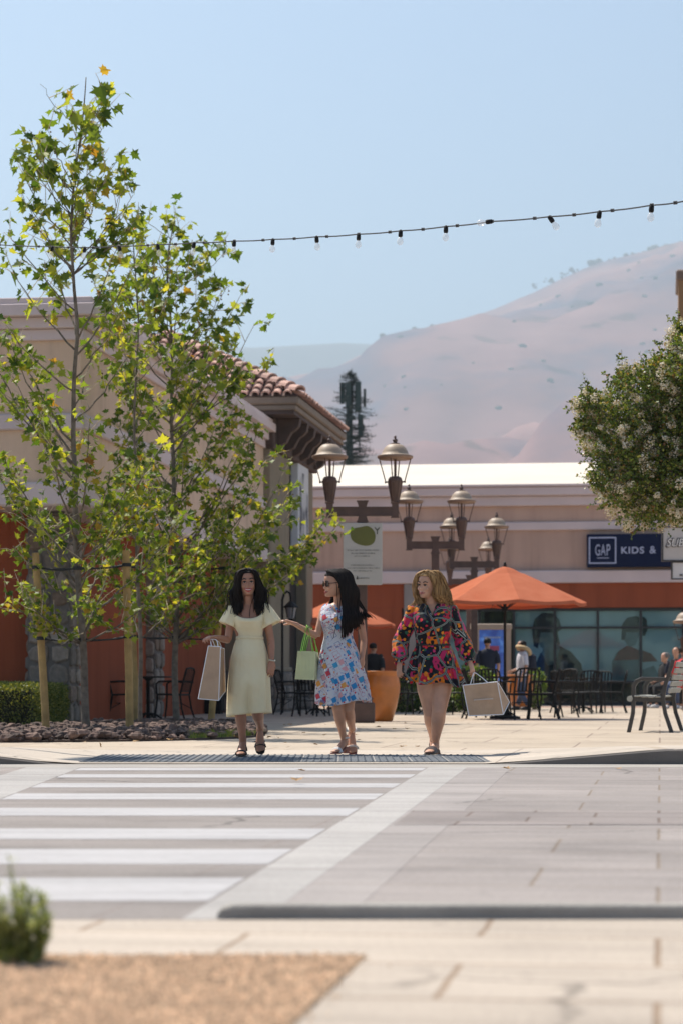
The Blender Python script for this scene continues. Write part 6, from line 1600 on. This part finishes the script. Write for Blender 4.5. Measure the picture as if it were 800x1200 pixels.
for a, b, c in ((fr[0], fr[1], -.26), (bk_[0], bk_[1], .0)): mb.tube(bez([a+(b-a)*.25, (a+hw)/2+Vector((.0, 0, .02)), hw, (b+hw)/2+Vector((0, 0, .02)), a+(b-a)*.8], 6), .0042, 6)
obj('rope_handles', mb, wedge, kb, world=True)

# ============ woman in the white print dress
D0 = 21.65; P = PP(D0); k_ = D0/F
t2 = thing('person', 'long-haired woman in sunglasses and a white dress with red and blue print, looking left', 'person', (P(402, 0).x, D0, 0), 0, 'women walking side by side over the crossing')
skin2 = skinmat('skin_warm', (.50, .26, .165)); body = MB(); s_h = .226
Mh = Matrix.Translation(P(393, 699, -.03)) @ Matrix.Rotation(R(-66), 4, 'Z') @ Matrix.Rotation(R(5), 4, 'X')
head_pieces(Mh, s_h, body)
body.tube([P(396.5, 692, .0), P(397, 702, .01), P(398, 709, .02), P(398, 717, .03)], [.046, .045, .05, .07], 12)
torso([(398.5, 706, .03, .06, .05), (399, 709.5, .03, .13, .065), (399.5, 714, .025, .168, .08), (398, 721, .02, .162, .098), (396.5, 728, .015, .148, .10), (396, 737, .015, .125, .092), (396.5, 746, .02, .118, .088), (398, 758, .02, .14, .105), (400, 774, .025, .165, .12), (401, 790, .02, .16, .12), (401, 800, .02, .13, .10)], D0)
body.ball(P(389, 727, -.045), (.05, .045, .05), 10, 8); body.ball(P(402, 727, -.05), (.05, .045, .05), 10, 8)
sh, el, wr = P(379, 717, .02), P(371.5, 745.5, -.02), P(345.5, 731.5, -.10)
body.tube([P(384, 713, .02), sh, sh+(el-sh)*.5, el], [.040, .040, .035, .030], 12); body.tube([el, el+(wr-el)*.35, wr], [.031, .031, .020], 12)
hand(body, wr, (P(333, 727, -.12)-wr), (-.1, -.1, -1), 1, 1.0, .75, .10); el2, wr2 = el, wr
sh, el, wr = P(420.5, 717, .03), P(426, 750, .06), P(424, 772, -.01)
body.tube([P(415, 712, .03), sh, sh+(el-sh)*.5, el], [.039, .040, .035, .030], 12); body.tube([el, el+(wr-el)*.35, wr], [.030, .030, .020], 12)
hand(body, wr, (P(421.5, 788, -.03)-wr), (-.5, .4, 0), -1, 1.0, .6, .05)
hipL, kneeL, ankL = P(393, 790, .02), P(396, 832, -.07), P(402.5, 0, .06); ankL.z = .155
body.tube([hipL, hipL+(kneeL-hipL)*.5, kneeL, kneeL+(ankL-kneeL)*.3, kneeL+(ankL-kneeL)*.75, ankL], [.085, .072, .051, .050, .034, .030], 14)
hipR, kneeR, ankR = P(407, 790, .02), P(408, 832, -.02), P(412.5, 856, .18)
body.tube([hipR, hipR+(kneeR-hipR)*.5, kneeR, kneeR+(ankR-kneeR)*.3, kneeR+(ankR-kneeR)*.75, ankR], [.085, .072, .052, .051, .035, .030], 14)
shoe, strap = MB(), MB()
foot(body, shoe, strap, ankL, R(-32), 0, .92, .055, 'wide'); foot(body, shoe, strap, ankR, R(8), R(38), .92, .055, 'wide')
obj('skin', remeshed(MB().add([RM[t2.name].inverted() @ v for v in body.v], body.f), .0052, 4), skin2, t2)
obj('shoes', shoe, mat('shoe_tan_red', (.28, .10, .08), .5, .1), t2, world=True); obj('shoe_straps', strap, mat('shoe_white', (.72, .68, .64), .5, .05), t2, world=True)
face_parts(t2, Mh, s_h, (.34, .09, .08), glasses=True)
def print2(nt, tc):
    mp = N(nt, 'ShaderNodeMapping'); mp.inputs['Scale'].default_value = (1, 1, 1); L(nt, tc.outputs['Object'], mp.inputs[0])
    base = (.70, .70, .74)
    def cells(scale, thr, pick, cols, metric, off):
        m2 = N(nt, 'ShaderNodeMapping'); m2.inputs['Location'].default_value = off; m2.inputs['Rotation'].default_value = (0, .5, .2); L(nt, tc.outputs['Object'], m2.inputs[0])
        v = N(nt, 'ShaderNodeTexVoronoi', distance=metric); v.inputs['Scale'].default_value = scale; v.inputs['Randomness'].default_value = .8; L(nt, m2.outputs[0], v.inputs[0])
        sp_ = N(nt, 'ShaderNodeSeparateColor'); L(nt, v.outputs['Color'], sp_.inputs[0])
        inside = mth(nt, 'LESS_THAN', v.outputs['Distance'], thr); chosen = mth(nt, 'GREATER_THAN', sp_.outputs[0], pick)
        r = ramp(nt, cols, 'CONSTANT'); L(nt, sp_.outputs[1], r.inputs[0])
        ring = mth(nt, 'LESS_THAN', mth(nt, 'ABSOLUTE', mth(nt, 'SUBTRACT', v.outputs['Distance'], thr)), .035)
        return mth(nt, 'MULTIPLY', inside, chosen), r.outputs[0], mth(nt, 'MULTIPLY', ring, mth(nt, 'GREATER_THAN', sp_.outputs[2], .35))
    f1, c1, r1 = cells(15, .33, .30, [(0, (.05, .30, .60)), (.35, (.62, .07, .09)), (.55, (.75, .40, .42)), (.7, (.08, .38, .62)), (.88, (.80, .38, .10))], 'CHEBYCHEV', (.3, .1, .2))
    f2, c2, r2 = cells(34, .30, .45, [(0, (.65, .05, .08)), (.4, (.12, .25, .55)), (.6, (.78, .35, .12)), (.8, (.25, .12, .22))], 'EUCLIDEAN', (1.3, .4, .9))
    f3, c3, r3 = cells(23, .36, .4, [(0, (.35, .38, .55)), (.5, (.6, .2, .25))], 'CHEBYCHEV', (2.3, 1.4, .1))
    c = mixc(nt, mth(nt, 'MULTIPLY', r3, .75), base, c3); c = mixc(nt, f2, c, c2); c = mixc(nt, f1, c, c1); c = mixc(nt, mth(nt, 'MULTIPLY', r1, .7), c, (.12, .15, .35)); return c
d2m = clothmat('dress_white_print', print2, .2)
rs = [row(381, 415, 708, .022, .075), row(377, 418.5, 711.5, .018, .10), row(375.5, 419, 718, .005, .125), row(375, 417, 726, -.012, .148), row(377, 414, 735, .004, .13), row(380, 412.5, 742, .015, .102), row(380, 413, 747, .018, .098), row(377, 416.5, 757, .02, .12, .015), row(374, 421, 770, .02, .145, .03), row(372.5, 425, 785, .02, .17, .05), row(372, 428.5, 800, .02, .19, .09), row(372, 430, 813, .02, .205, .11), row(372.5, 431, 824, .02, .215, .125)]
rs = smooth_rows(densify(rs, 4), 2)
def fold2(i, th): return math.sin(th*11+math.sin(th*2+i*.04)*1.5)*.8+.6*math.sin(th*5+2)+.3*math.sin(th*21+i*.1)
def dz2(i, th):
    if i < 12: return -(1-i/12)*.085*math.exp(-((th-4.5)/.26)**2)
    return -.015*math.sin(th*3+1)*max(0, (i-42)/6)+.02*math.cos(th)*max(0, (i-42)/6)
cloth_obj('dress', garment(rs, 96, fold2, dz2), d2m, t2)
mb = MB(); mb.tube([P(392, 709, -.04), P(396, 716, -.10), P(397, 724, -.125)], [(.008, .012)]*3, 6, ref=(1, 0, 0)); mb.tube([P(402, 709, -.04), P(399, 716, -.10), P(397, 724, -.125)], [(.008, .012)]*3, 6, ref=(1, 0, 0)); obj('collar', mb, d2m, t2, world=True)
V = HV(Mh, s_h); cv = []
# camera side of this turned head is local +x; hair runs from the crown over the ear and back, then down over the shoulder
for a_ in range(7):
    f = a_/6; cv.append(([V(.02+.02*a_, -.26+.10*a_, 1.04), V(.30, -.10+.11*a_, .86), V(.40, .08+.09*a_, .50), V(.42, .16+.10*a_, .08), P(404+13*f, 711, -.12+.09*f), P(405+14*f+rg.uniform(-1, 1), 728-4*f, -.185+.11*f), P(404+17*f+rg.uniform(-1.5, 1.5), 747-15*f+rg.uniform(-3, 2), -.16+.13*f)], .021, 20, .011))
for a_ in range(6):
    f = a_/5; cv.append(([V(.12-.03*a_, .20, 1.02), V(.20-.06*a_, .52, .80), V(.20-.06*a_, .60, .40), P(412+5*f, 703, .02+.05*f), P(417+7*f, 715, .0+.07*f), P(421+11*f, 726-4*f+rg.uniform(-2, 2), -.03+.09*f)], .026, 16, .013))
for a_ in range(4): cv.append(([V(-.12, -.2+.1*a_, 1.0), V(-.34, .0+.1*a_, .7), V(-.38, .12+.08*a_, .3), P(387+2*a_, 706, .07), P(380+1.5*a_, 716, .09), P(373+1.5*a_, 729+2*a_, .10)], .014, 16, .009))
hair(t2, Mh, s_h, blackh, cv, seed=5)
# green tote on the forearm
ft = lambda px, py, dy=0: P(px, py, dy)
grn = mat('tote_pale_green', (.60, .62, .36), .8, .08, 6, .3, 30); grh = mat('tote_strap_green', (.22, .52, .06), .7, .08)
fr = [ft(349.5, 763, -.13), ft(370, 763.5, -.13), ft(368.5, 797, -.14), ft(346.3, 796, -.14)]; bk_ = [ft(352, 764.5, -.0), ft(373, 764.5, .02), ft(376.5, 794.5, .05), ft(355, 794, .02)]
gb_ = bag_generic('tote_bag', 'pale green tote bag with bright green straps hung on a forearm', fr, bk_, grn, grh, None, rims=False)
arm = lambda px: el2+(wr2-el2)*((371.5-px)/26)
mb = MB()
for (a, b, dy, axp) in ((352.5, 357, -.13, 359.5), (366.5, 362, -.13, 361.5), (356, 360, .0, 363.5), (371, 366, .02, 365.5)):
    top = arm(axp)+Vector((0, 0, .042)); mb.tube(bez([ft(a, 764.5, dy), ft((a*1.2+axp*.8)/2, 750, dy*.7), top+Vector((0, dy*.28, -.02)), top], 5), [(.003, .011)]*16, 6, ref=(0, 1, 0))
    mb.tube(bez([top, top+Vector((0, .03, -.03)), ft(a+1.5, 764.5, .01)], 5), [(.003, .011)]*11, 6, ref=(0, 1, 0))
obj('straps', mb, grh, gb_, world=True)
mb = MB(); 
for k in range(5): x = 350.5+k*4.2; mb.tube([ft(x, 765, -.134), ft(x-.6, 794, -.144)], .0025, 5)
o = obj('pleats', mb, grn, gb_, world=True); o['kind'] = 'stuff'

# ============ woman in the colourful short dress
D0 = 21.6; P = PP(D0); k_ = D0/F
t3 = thing('person', 'blonde woman in a short multicoloured dress with balloon sleeves, glancing left', 'person', (P(507, 0).x, D0, 0), 0, 'women walking side by side over the crossing')
skin3 = skinmat('skin_light', (.54, .29, .19)); body = MB(); s_h = .232
Mh = Matrix.Translation(P(499.5, 700.5, -.03)) @ Matrix.Rotation(R(-33), 4, 'Z') @ Matrix.Rotation(R(4), 4, 'Y') @ Matrix.Rotation(R(4), 4, 'X')
head_pieces(Mh, s_h, body)
body.tube([P(503, 692, .0), P(503.5, 702, .01), P(505, 709, .02), P(505, 717, .03)], [.050, .050, .056, .075], 12)
torso([(505, 706, .03, .07, .055), (505.5, 710, .03, .13, .075), (506, 715, .025, .165, .088), (506, 722, .02, .165, .10), (506, 731, .015, .155, .108), (507, 742, .015, .145, .105), (507.5, 752, .02, .138, .10), (508, 764, .02, .175, .125), (508, 778, .025, .195, .14), (508, 790, .02, .19, .14), (508, 800, .02, .16, .12)], D0)
for q in (-1, 1): body.ball(P(505+q*10, 732, -.055), (.066, .055, .06), 10, 8)
shR, elR, wrR = P(482, 719, .02), P(468.5, 753, .06), P(468, 776, -.03)
body.tube([P(488, 714, .02), shR, elR], [.05, .052, .040], 12); body.tube([elR, wrR], [.038, .026], 12)
hand(body, wrR, (P(466.5, 792, -.06)-wrR), (.6, .4, 0), 1, 1.0, .9, .06)
shL, elL, wrL = P(530, 719, .02), P(542.5, 753, .05), P(549.5, 776, -.06)
body.tube([P(524, 714, .02), shL, elL], [.05, .052, .040], 12); body.tube([elL, wrL], [.038, .026], 12)
hand(body, wrL, (P(554, 790, -.10)-wrL), (-.6, .4, 0), -1, 1.0, 1.3, .05)
hipL, kneeL, ankL = P(500, 790, .02), P(504, 836, .02), P(508.5, 866, .28)
body.tube([hipL, hipL+(kneeL-hipL)*.4, hipL+(kneeL-hipL)*.8, kneeL, kneeL+(ankL-kneeL)*.3, kneeL+(ankL-kneeL)*.75, ankL], [.108, .100, .072, .062, .064, .042, .034], 14)
hipR, kneeR, ankR = P(517, 790, .02), P(513.5, 834, -.08), P(509.5, 0, .02); ankR.z = .125
body.tube([hipR, hipR+(kneeR-hipR)*.4, hipR+(kneeR-hipR)*.8, kneeR, kneeR+(ankR-kneeR)*.3, kneeR+(ankR-kneeR)*.75, ankR], [.108, .100, .074, .062, .065, .044, .035], 14)
shoe, strap = MB(), MB()
foot(body, shoe, strap, ankR, R(-24), 0, .95, .02, 'mule'); foot(body, shoe, strap, ankL, R(4), R(35), .95, .02, 'mule')
obj('skin', remeshed(MB().add([RM[t3.name].inverted() @ v for v in body.v], body.f), .0054, 4), skin3, t3)
obj('shoes', shoe, mat('shoe_brown', (.05, .03, .025), .5, .1), t3, world=True); obj('shoe_straps', strap, mat('shoe_pale', (.22, .16, .13), .5, .05), t3, world=True)
face_parts(t3, Mh, s_h, (.38, .14, .12), browc=(.10, .06, .035))
def print3(nt, tc):
    mp = N(nt, 'ShaderNodeMapping'); mp.inputs['Rotation'].default_value = (.2, .35, .1); mp.inputs['Location'].default_value = (.13, .2, .31); L(nt, tc.outputs['Object'], mp.inputs[0])
    v = N(nt, 'ShaderNodeTexVoronoi', distance='CHEBYCHEV'); v.inputs['Scale'].default_value = 9; v.inputs['Randomness'].default_value = .8; L(nt, mp.outputs[0], v.inputs[0]); ve = N(nt, 'ShaderNodeTexVoronoi', feature='DISTANCE_TO_EDGE'); ve.inputs['Randomness'].default_value = .75; ve.inputs['Scale'].default_value = 5.2; L(nt, mp.outputs[0], ve.inputs[0])
    s1 = N(nt, 'ShaderNodeSeparateColor'); L(nt, v.outputs['Color'], s1.inputs[0])
    r1 = ramp(nt, [(0, (.010, .010, .015)), (.32, (.52, .025, .11)), (.50, (.010, .035, .025)), (.62, (.70, .18, .012)), (.74, (.010, .008, .012)), (.86, (.50, .02, .04)), (.94, (.62, .05, .20))], 'CONSTANT'); L(nt, s1.outputs[0], r1.inputs[0])
    nz = N(nt, 'ShaderNodeTexNoise'); nz.inputs['Scale'].default_value = 12; L(nt, mp.outputs[0], nz.inputs[0]); sc = N(nt, 'ShaderNodeVectorMath', operation='SCALE'); sc.inputs['Scale'].default_value = .05; L(nt, nz.outputs['Color'], sc.inputs[0]); ad = N(nt, 'ShaderNodeVectorMath', operation='ADD'); L(nt, mp.outputs[0], ad.inputs[0]); L(nt, sc.outputs[0], ad.inputs[1])
    v2 = N(nt, 'ShaderNodeTexVoronoi'); v2.inputs['Scale'].default_value = 30; L(nt, ad.outputs[0], v2.inputs[0]); s2 = N(nt, 'ShaderNodeSeparateColor'); L(nt, v2.outputs['Color'], s2.inputs[0])
    r2 = ramp(nt, [(0, (.70, .03, .05)), (.2, (.012, .012, .015)), (.42, (.78, .25, .02)), (.58, (.03, .12, .07)), (.70, (.60, .04, .15)), (.80, (.015, .012, .05)), (.93, (.75, .45, .04))], 'CONSTANT'); L(nt, s2.outputs[0], r2.inputs[0])
    f = mth(nt, 'MULTIPLY', mth(nt, 'LESS_THAN', v2.outputs['Distance'], .48), mth(nt, 'GREATER_THAN', s2.outputs[1], .22)); c = mixc(nt, f, r1.outputs[0], r2.outputs[0])
    e0 = mth(nt, 'LESS_THAN', ve.outputs['Distance'], .055); c = mixc(nt, e0, c, (.01, .01, .012)); e1 = mth(nt, 'LESS_THAN', mth(nt, 'ABSOLUTE', mth(nt, 'SUBTRACT', ve.outputs['Distance'], .025)), .010)
    c = mixc(nt, e1, c, (.38, .40, .35)); return c
d3m = clothmat('dress_multicolour', print3, .12)
rs = [row(487, 524.5, 707.5, .03, .08), row(483, 528.5, 711.5, .022, .11), row(482, 529.5, 719, .01, .14), row(483.5, 528.5, 730, -.012, .168), row(485.5, 527.5, 741, .0, .15), row(487, 526.5, 750, .012, .122, .01), row(487.5, 526.5, 756, .018, .118, .0), row(484, 530, 764, .02, .145, .04), row(481.5, 533.5, 775, .02, .17, .07), row(479.5, 537, 787, .02, .19, .10), row(478, 539.5, 795, .02, .205, .125), row(477, 541, 801.5, .02, .215, .14)]
rs = smooth_rows(densify(rs, 4), 1)
def fold3(i, th): return math.sin(th*11+math.sin(th*2+i*.05)*1.4+.7)*.8+.6*math.sin(th*6+.4)+.25*math.sin(th*23)
def dz3(i, th):
    if i < 14: return -(1-i/14)*.135*math.exp(-((th-4.60)/.24)**2)
    return (.018*math.sin(th*4+.6)-.02*math.cos(th))*max(0, (i-36)/8)
cloth_obj('dress', garment(rs, 96, fold3, dz3), d3m, t3)
mb = MB(); r_ = rs[24]; mb.rings([(r_[0], r_[1], r_[2]+o_, r_[3]+.006, r_[4]+.006) for o_ in (-.006, .006)], 40, cap=False); cloth_obj('waistband', mb, blk, t3, .003)
def bsleeve(S, Eb, W, rr_, seed):
    base = bez([S+Vector((0, 0, .02)), S+(Eb-S)*.5, Eb, Eb+(W-Eb)*.6, W], 6); n = 28; K = len(base); vs_ = []
    for i, c in enumerate(base):
        f = i/(K-1); r = rr_[0]+(rr_[1]-rr_[0])*min(1, f/.7) if f < .78 else rr_[1]+(rr_[2]-rr_[1])*((f-.78)/.14) if f < .92 else rr_[2]+(rr_[3]-rr_[2])*((f-.92)/.08)
        d = (base[min(i+1, K-1)]-base[max(i-1, 0)]).normalized(); x = d.cross(Vector((0, 1, 0))).normalized(); y = d.cross(x)
        for j in range(n):
            th = 2*math.pi*j/n; k = 1+.09*math.sin(th*6+seed+f*3)*min(1, f*1.6)+.06*math.sin(f*26+th*2); vs_.append(c+x*(r*k*math.cos(th))+y*(r*k*math.sin(th)))
    mb = MB(); vs_.append(base[0]+Vector((0, 0, .03))); m0 = len(vs_)-1
    mb.add(vs_, [(i*n+j, i*n+(j+1) % n, (i+1)*n+(j+1) % n, (i+1)*n+j) for i in range(K-1) for j in range(n)]+[(m0, (j+1) % n, j) for j in range(n)]); return mb
cloth_obj('sleeve', bsleeve(P(485, 715, .02), P(470, 750, .05), P(467.5, 778, -.03), (.056, .070, .030, .046), .3), d3m, t3)
cloth_obj('sleeve', bsleeve(P(527, 715, .02), P(541, 750, .04), P(549.5, 777, -.05), (.056, .072, .030, .050), 1.3), d3m, t3)
mb = MB()
mb.tube([P(498, 708, -.03), P(502, 717, -.10), P(506, 727, -.145)], [(.007, .014)]*3, 6, ref=(1, 0, 0)); mb.tube([P(513, 708, -.03), P(510, 717, -.10), P(506, 727, -.145)], [(.007, .014)]*3, 6, ref=(1, 0, 0)); obj('collar', mb, d3m, t3, world=True)
mb = MB()
for py in (731, 737, 743): mb.ball(P(506, py, -.155), .008, 8, 6)
o = obj('buttons', mb, gold, t3, world=True); o['kind'] = 'stuff'
V = HV(Mh, s_h); blonde = hairmat('hair_blonde', (.15, .075, .03), (.64, .39, .17)); cv = []
for a_ in range(7):
    f = a_/6; cv.append(([V(.08+.02*a_, -.22+.10*a_, 1.03), V(.33, -.18+.11*a_, .82), V(.44, -.05+.11*a_, .45), V(.47+.02*a_, .0+.1*a_, .05), P(519+6*f, 708-2*f, .0+.06*f), P(521.5+9.5*f+rg.uniform(-1, 1), 718-3*f+rg.uniform(-2, 2.5), -.03+.08*f)], .021, 22, .018))
for a_ in range(5):
    f = a_/4; cv.append(([V(-.02-.02*a_, -.20+.12*a_, 1.03), V(-.26, -.30+.14*a_, .86), V(-.40, -.16+.12*a_, .5), V(-.42, -.08+.12*a_, .1), P(492-3*f, 706, .0+.04*f), P(488-7*f+rg.uniform(-1, 1), 715-1*f+rg.uniform(-1, 2), -.03+.07*f)], .018, 20, .016))
for a_ in range(4): cv.append(([V(-.2+.13*a_, .45, .8), V(-.24+.16*a_, .55, .4), V(-.28+.18*a_, .52, 0), P(498+6*a_, 711, .11)], .03, 8, .012))
hair(t3, Mh, s_h, blonde, cv, seed=9)
obj('earring', MB().tube([V(.37, -.02+.03*math.sin(a), .33+.045*math.cos(a)) for a in [2*math.pi*k/12 for k in range(13)]], .0025, 5), gold, t3, world=True)
# wide brown paper bag
fr = [P(540.5, 803, -.17), P(581, 799, -.13), P(588, 837, -.13), P(547.5, 838.5, -.19)]; bk_ = [P(546, 803.5, .0), P(584.5, 801.5, .06), P(598, 823, .20), P(560, 829, .16)]
k3 = bag_generic('paper_bag', 'wide brown paper bag with white edges swinging from the right walker\'s hand', fr, bk_, kraft, wedge, 'brown paper shopping bags with white edges', .0042)
mb = MB(); hw = P(554.5, 788.5, -.11)
for (a, b, dy) in ((fr[0], fr[1], 0), (bk_[0], bk_[1], 0)):
    p0, p1 = a+(b-a)*.22, a+(b-a)*.72; mb.tube(bez([p0, (p0+hw)/2+Vector((-.004, 0, 0)), hw, (p1+hw)/2+Vector((.004, 0, .004)), p1], 6), .0042, 6)
obj('rope_handles', mb, wedge, k3, world=True)
mb = MB()
for k in range(16): x = 553.5+k*1.42; w_ = .9; mb.box(P(x, 0).x, P(x+w_, 0).x, D0-.176+.001*k*.6, D0-.168+.001*k*.6, P(0, 820.8-.1*k).z, P(0, 819.4-.1*k).z)
o = obj('small_print', mb, mat('bag_print', (.62, .54, .48), .6, .03), k3, world=True); o['kind'] = 'stuff'

# ============ people in the background
def far_person(label, px, D, top_py, yaw, skin, shirt, pants, hairm, seated=False, extra=None, arms=(.0, .0), pack=None):
    s = (800-top_py)*D/F+CH; hgt = s if not seated else s/.76; s_h = hgt/7.6
    x = at(px, 0, D).x; t = thing('person', label, 'person', (x, D, 0), yaw)   # faces -Y turned by yaw
    B = MB(); q = hgt/1.72; drop = 0
    if seated: drop = s-hgt
    z = lambda h: h*q+drop
    Mh = Matrix.Translation((0, -.02, z(1.50))); head_pieces(Mh, s_h, B); B.tube([(0, .01, z(1.53)), (0, .01, z(1.42))], [.052, .06], 10)
    B.rings([(0, .01, z(h), rx, ry) for h, rx, ry in ((1.45, .09, .06), (1.42, .17, .09), (1.36, .20, .11), (1.22, .18, .12), (1.05, .155, .11), (.95, .165, .12), (.86, .15, .11))], 18)
    legs = MB()
    for i, sd in enumerate((-1, 1)):
        sh = Vector((sd*.20, .01, z(1.38))); el = sh+Vector((sd*.05, .03, -.29)); fwd = arms[i]; wr = el+Vector((-sd*.02, -.24*math.sin(fwd), -.25*math.cos(fwd)))
        B.tube([sh, (sh+el)/2, el, wr], [.052, .048, .038, .028], 10); hand(B, wr, wr-el, (-sd, 0, 0), sd, 1, .6)
        if seated:
            hp = Vector((sd*.10, 0, z(.90))); kn = Vector((sd*.13, -.43, z(.90)-.02)); an = Vector((sd*.13, -.38, .09))
        else:
            hp = Vector((sd*.095, .01, z(.90))); kn = Vector((sd*.10, -.02-.06*sd, z(.48))); an = Vector((sd*.11, .02+.10*sd, .09))
        B.tube([hp, (hp+kn)/2, kn, (kn+an)/2, an], [.085, .075, .055, .05, .035], 10); legs.tube([hp+Vector((0, 0, .06)), (hp+kn)/2, kn, (kn+an)/2+Vector((0, 0, .0)), an+Vector((0, 0, .05))], [.105, .093, .075, .068, .058], 12)
        ft_ = MB(); ft_.tube([(an.x, an.y+.05, .045), (an.x, an.y-.05, .05), (an.x, an.y-.15, .04), (an.x, an.y-.20, .03)], [(.045, .038), (.05, .042), (.038, .046), (.02, .035)], 10, ref=(1, 0, 0)); obj('shoe', ft_, mat('shoe_pale2', (.55, .52, .5), .6) if seated else blk, t, smooth=True)
        slv = MB(); slv.tube([sh+Vector((-sd*.05, 0, .035)), sh+(el-sh)*.3, sh+(el-sh)*.85], [.07, .068, .066], 12, cap=False); obj('sleeve', slv, shirt, t, smooth=True)
    obj('skin', remeshed(B, .012, 3), skin, t)
    G = MB(); G.rings([(0, .01, z(h), rx, ry) for h, rx, ry in ((1.47, .075, .065), (1.44, .14, .085), (1.40, .205, .105), (1.33, .215, .128), (1.20, .20, .14), (1.05, .18, .135), (.93, .19, .14), (.86, .195, .145))], 24); obj('shirt', G, shirt, t, smooth=True)
    legs.rings([(0, .01, z(h), rx, ry) for h, rx, ry in ((1.0, .165, .12), (.93, .175, .13), (.86, .17, .13))], 18); obj('trousers', legs, pants, t, smooth=True)
    Hh = MB(); Hh.rings([(0, -.02+(b_-f)*s_h*.5+.026, z(1.50)+zz_*s_h*1.03, w_*s_h*1.1+.006, (f+b_)*.5*s_h*1.0) for zz_, w_, f, b_ in HEADT[5:]], 16); obj('hair', Hh, hairm, t, smooth=True)
    if pack: pk = MB(); pk.box(-.15, .15, .14, .32, z(.98), z(1.40), b=.05); obj('backpack', pk, pack, t)
    return t
navy_c = mat('cloth_navy', (.012, .015, .03), .9, .1); blackc = mat('cloth_black', (.012, .012, .014), .9, .1); whitec = mat('cloth_white', (.62, .60, .64), .9, .05); redc = mat('cloth_red', (.62, .03, .035), .8, .08); tanc = mat('cloth_tan', (.5, .36, .2), .9, .1); jean = mat('cloth_jeans', (.05, .07, .13), .9, .15)
darkh = hairmat('hair_dark', (.012, .008, .006), (.03, .02, .015)); greyh = hairmat('hair_grey', (.12, .11, .10), (.3, .28, .26)); brownh = hairmat('hair_brown', (.04, .02, .012), (.09, .05, .03))
far_person('man in a navy t-shirt seen from behind, facing the blue directory screen', 570.5, 55, 748, R(180), skin2, navy_c, jean, darkh)
fp_ = far_person('man in a white shirt with a backpack and a tan scarf, facing left', 611, 57, 751.5, R(-80), skin2, whitec, jean, darkh, arms=(1.2, .4), pack=navy_c)
mb = MB(); mb.tube(bez([(-.20, -.02, 1.44), (-.08, -.09, 1.50), (.09, -.07, 1.49), (.18, .04, 1.46), (.12, .15, 1.38), (.0, .20, 1.20)], 5), [.05]*26, 8); obj('scarf', mb, tanc, fp_, smooth=True)
far_person('seated grey-haired person in black with white shoes, left of the red shirt', 779, 62, 765, R(-60), skin3, blackc, blackc, greyh, seated=True, arms=(1.2, 1.2))
far_person('brown-haired person in dark clothes sitting between the black and red shirts', 791.5, 60.5, 759, R(-20), skin2, navy_c, jean, brownh, seated=True, arms=(1.0, 1.0))
rp = far_person('person in a bright red shirt and red cap at the right edge', 800.5, 57.5, 758, R(160), skin2, redc, blackc, darkh, seated=True, arms=(.6, .6))
far_person('person in black behind the rim of the big orange pot', 437, 52, 754, R(150), skin2, blackc, blackc, darkh, seated=False, arms=(.3, .3))
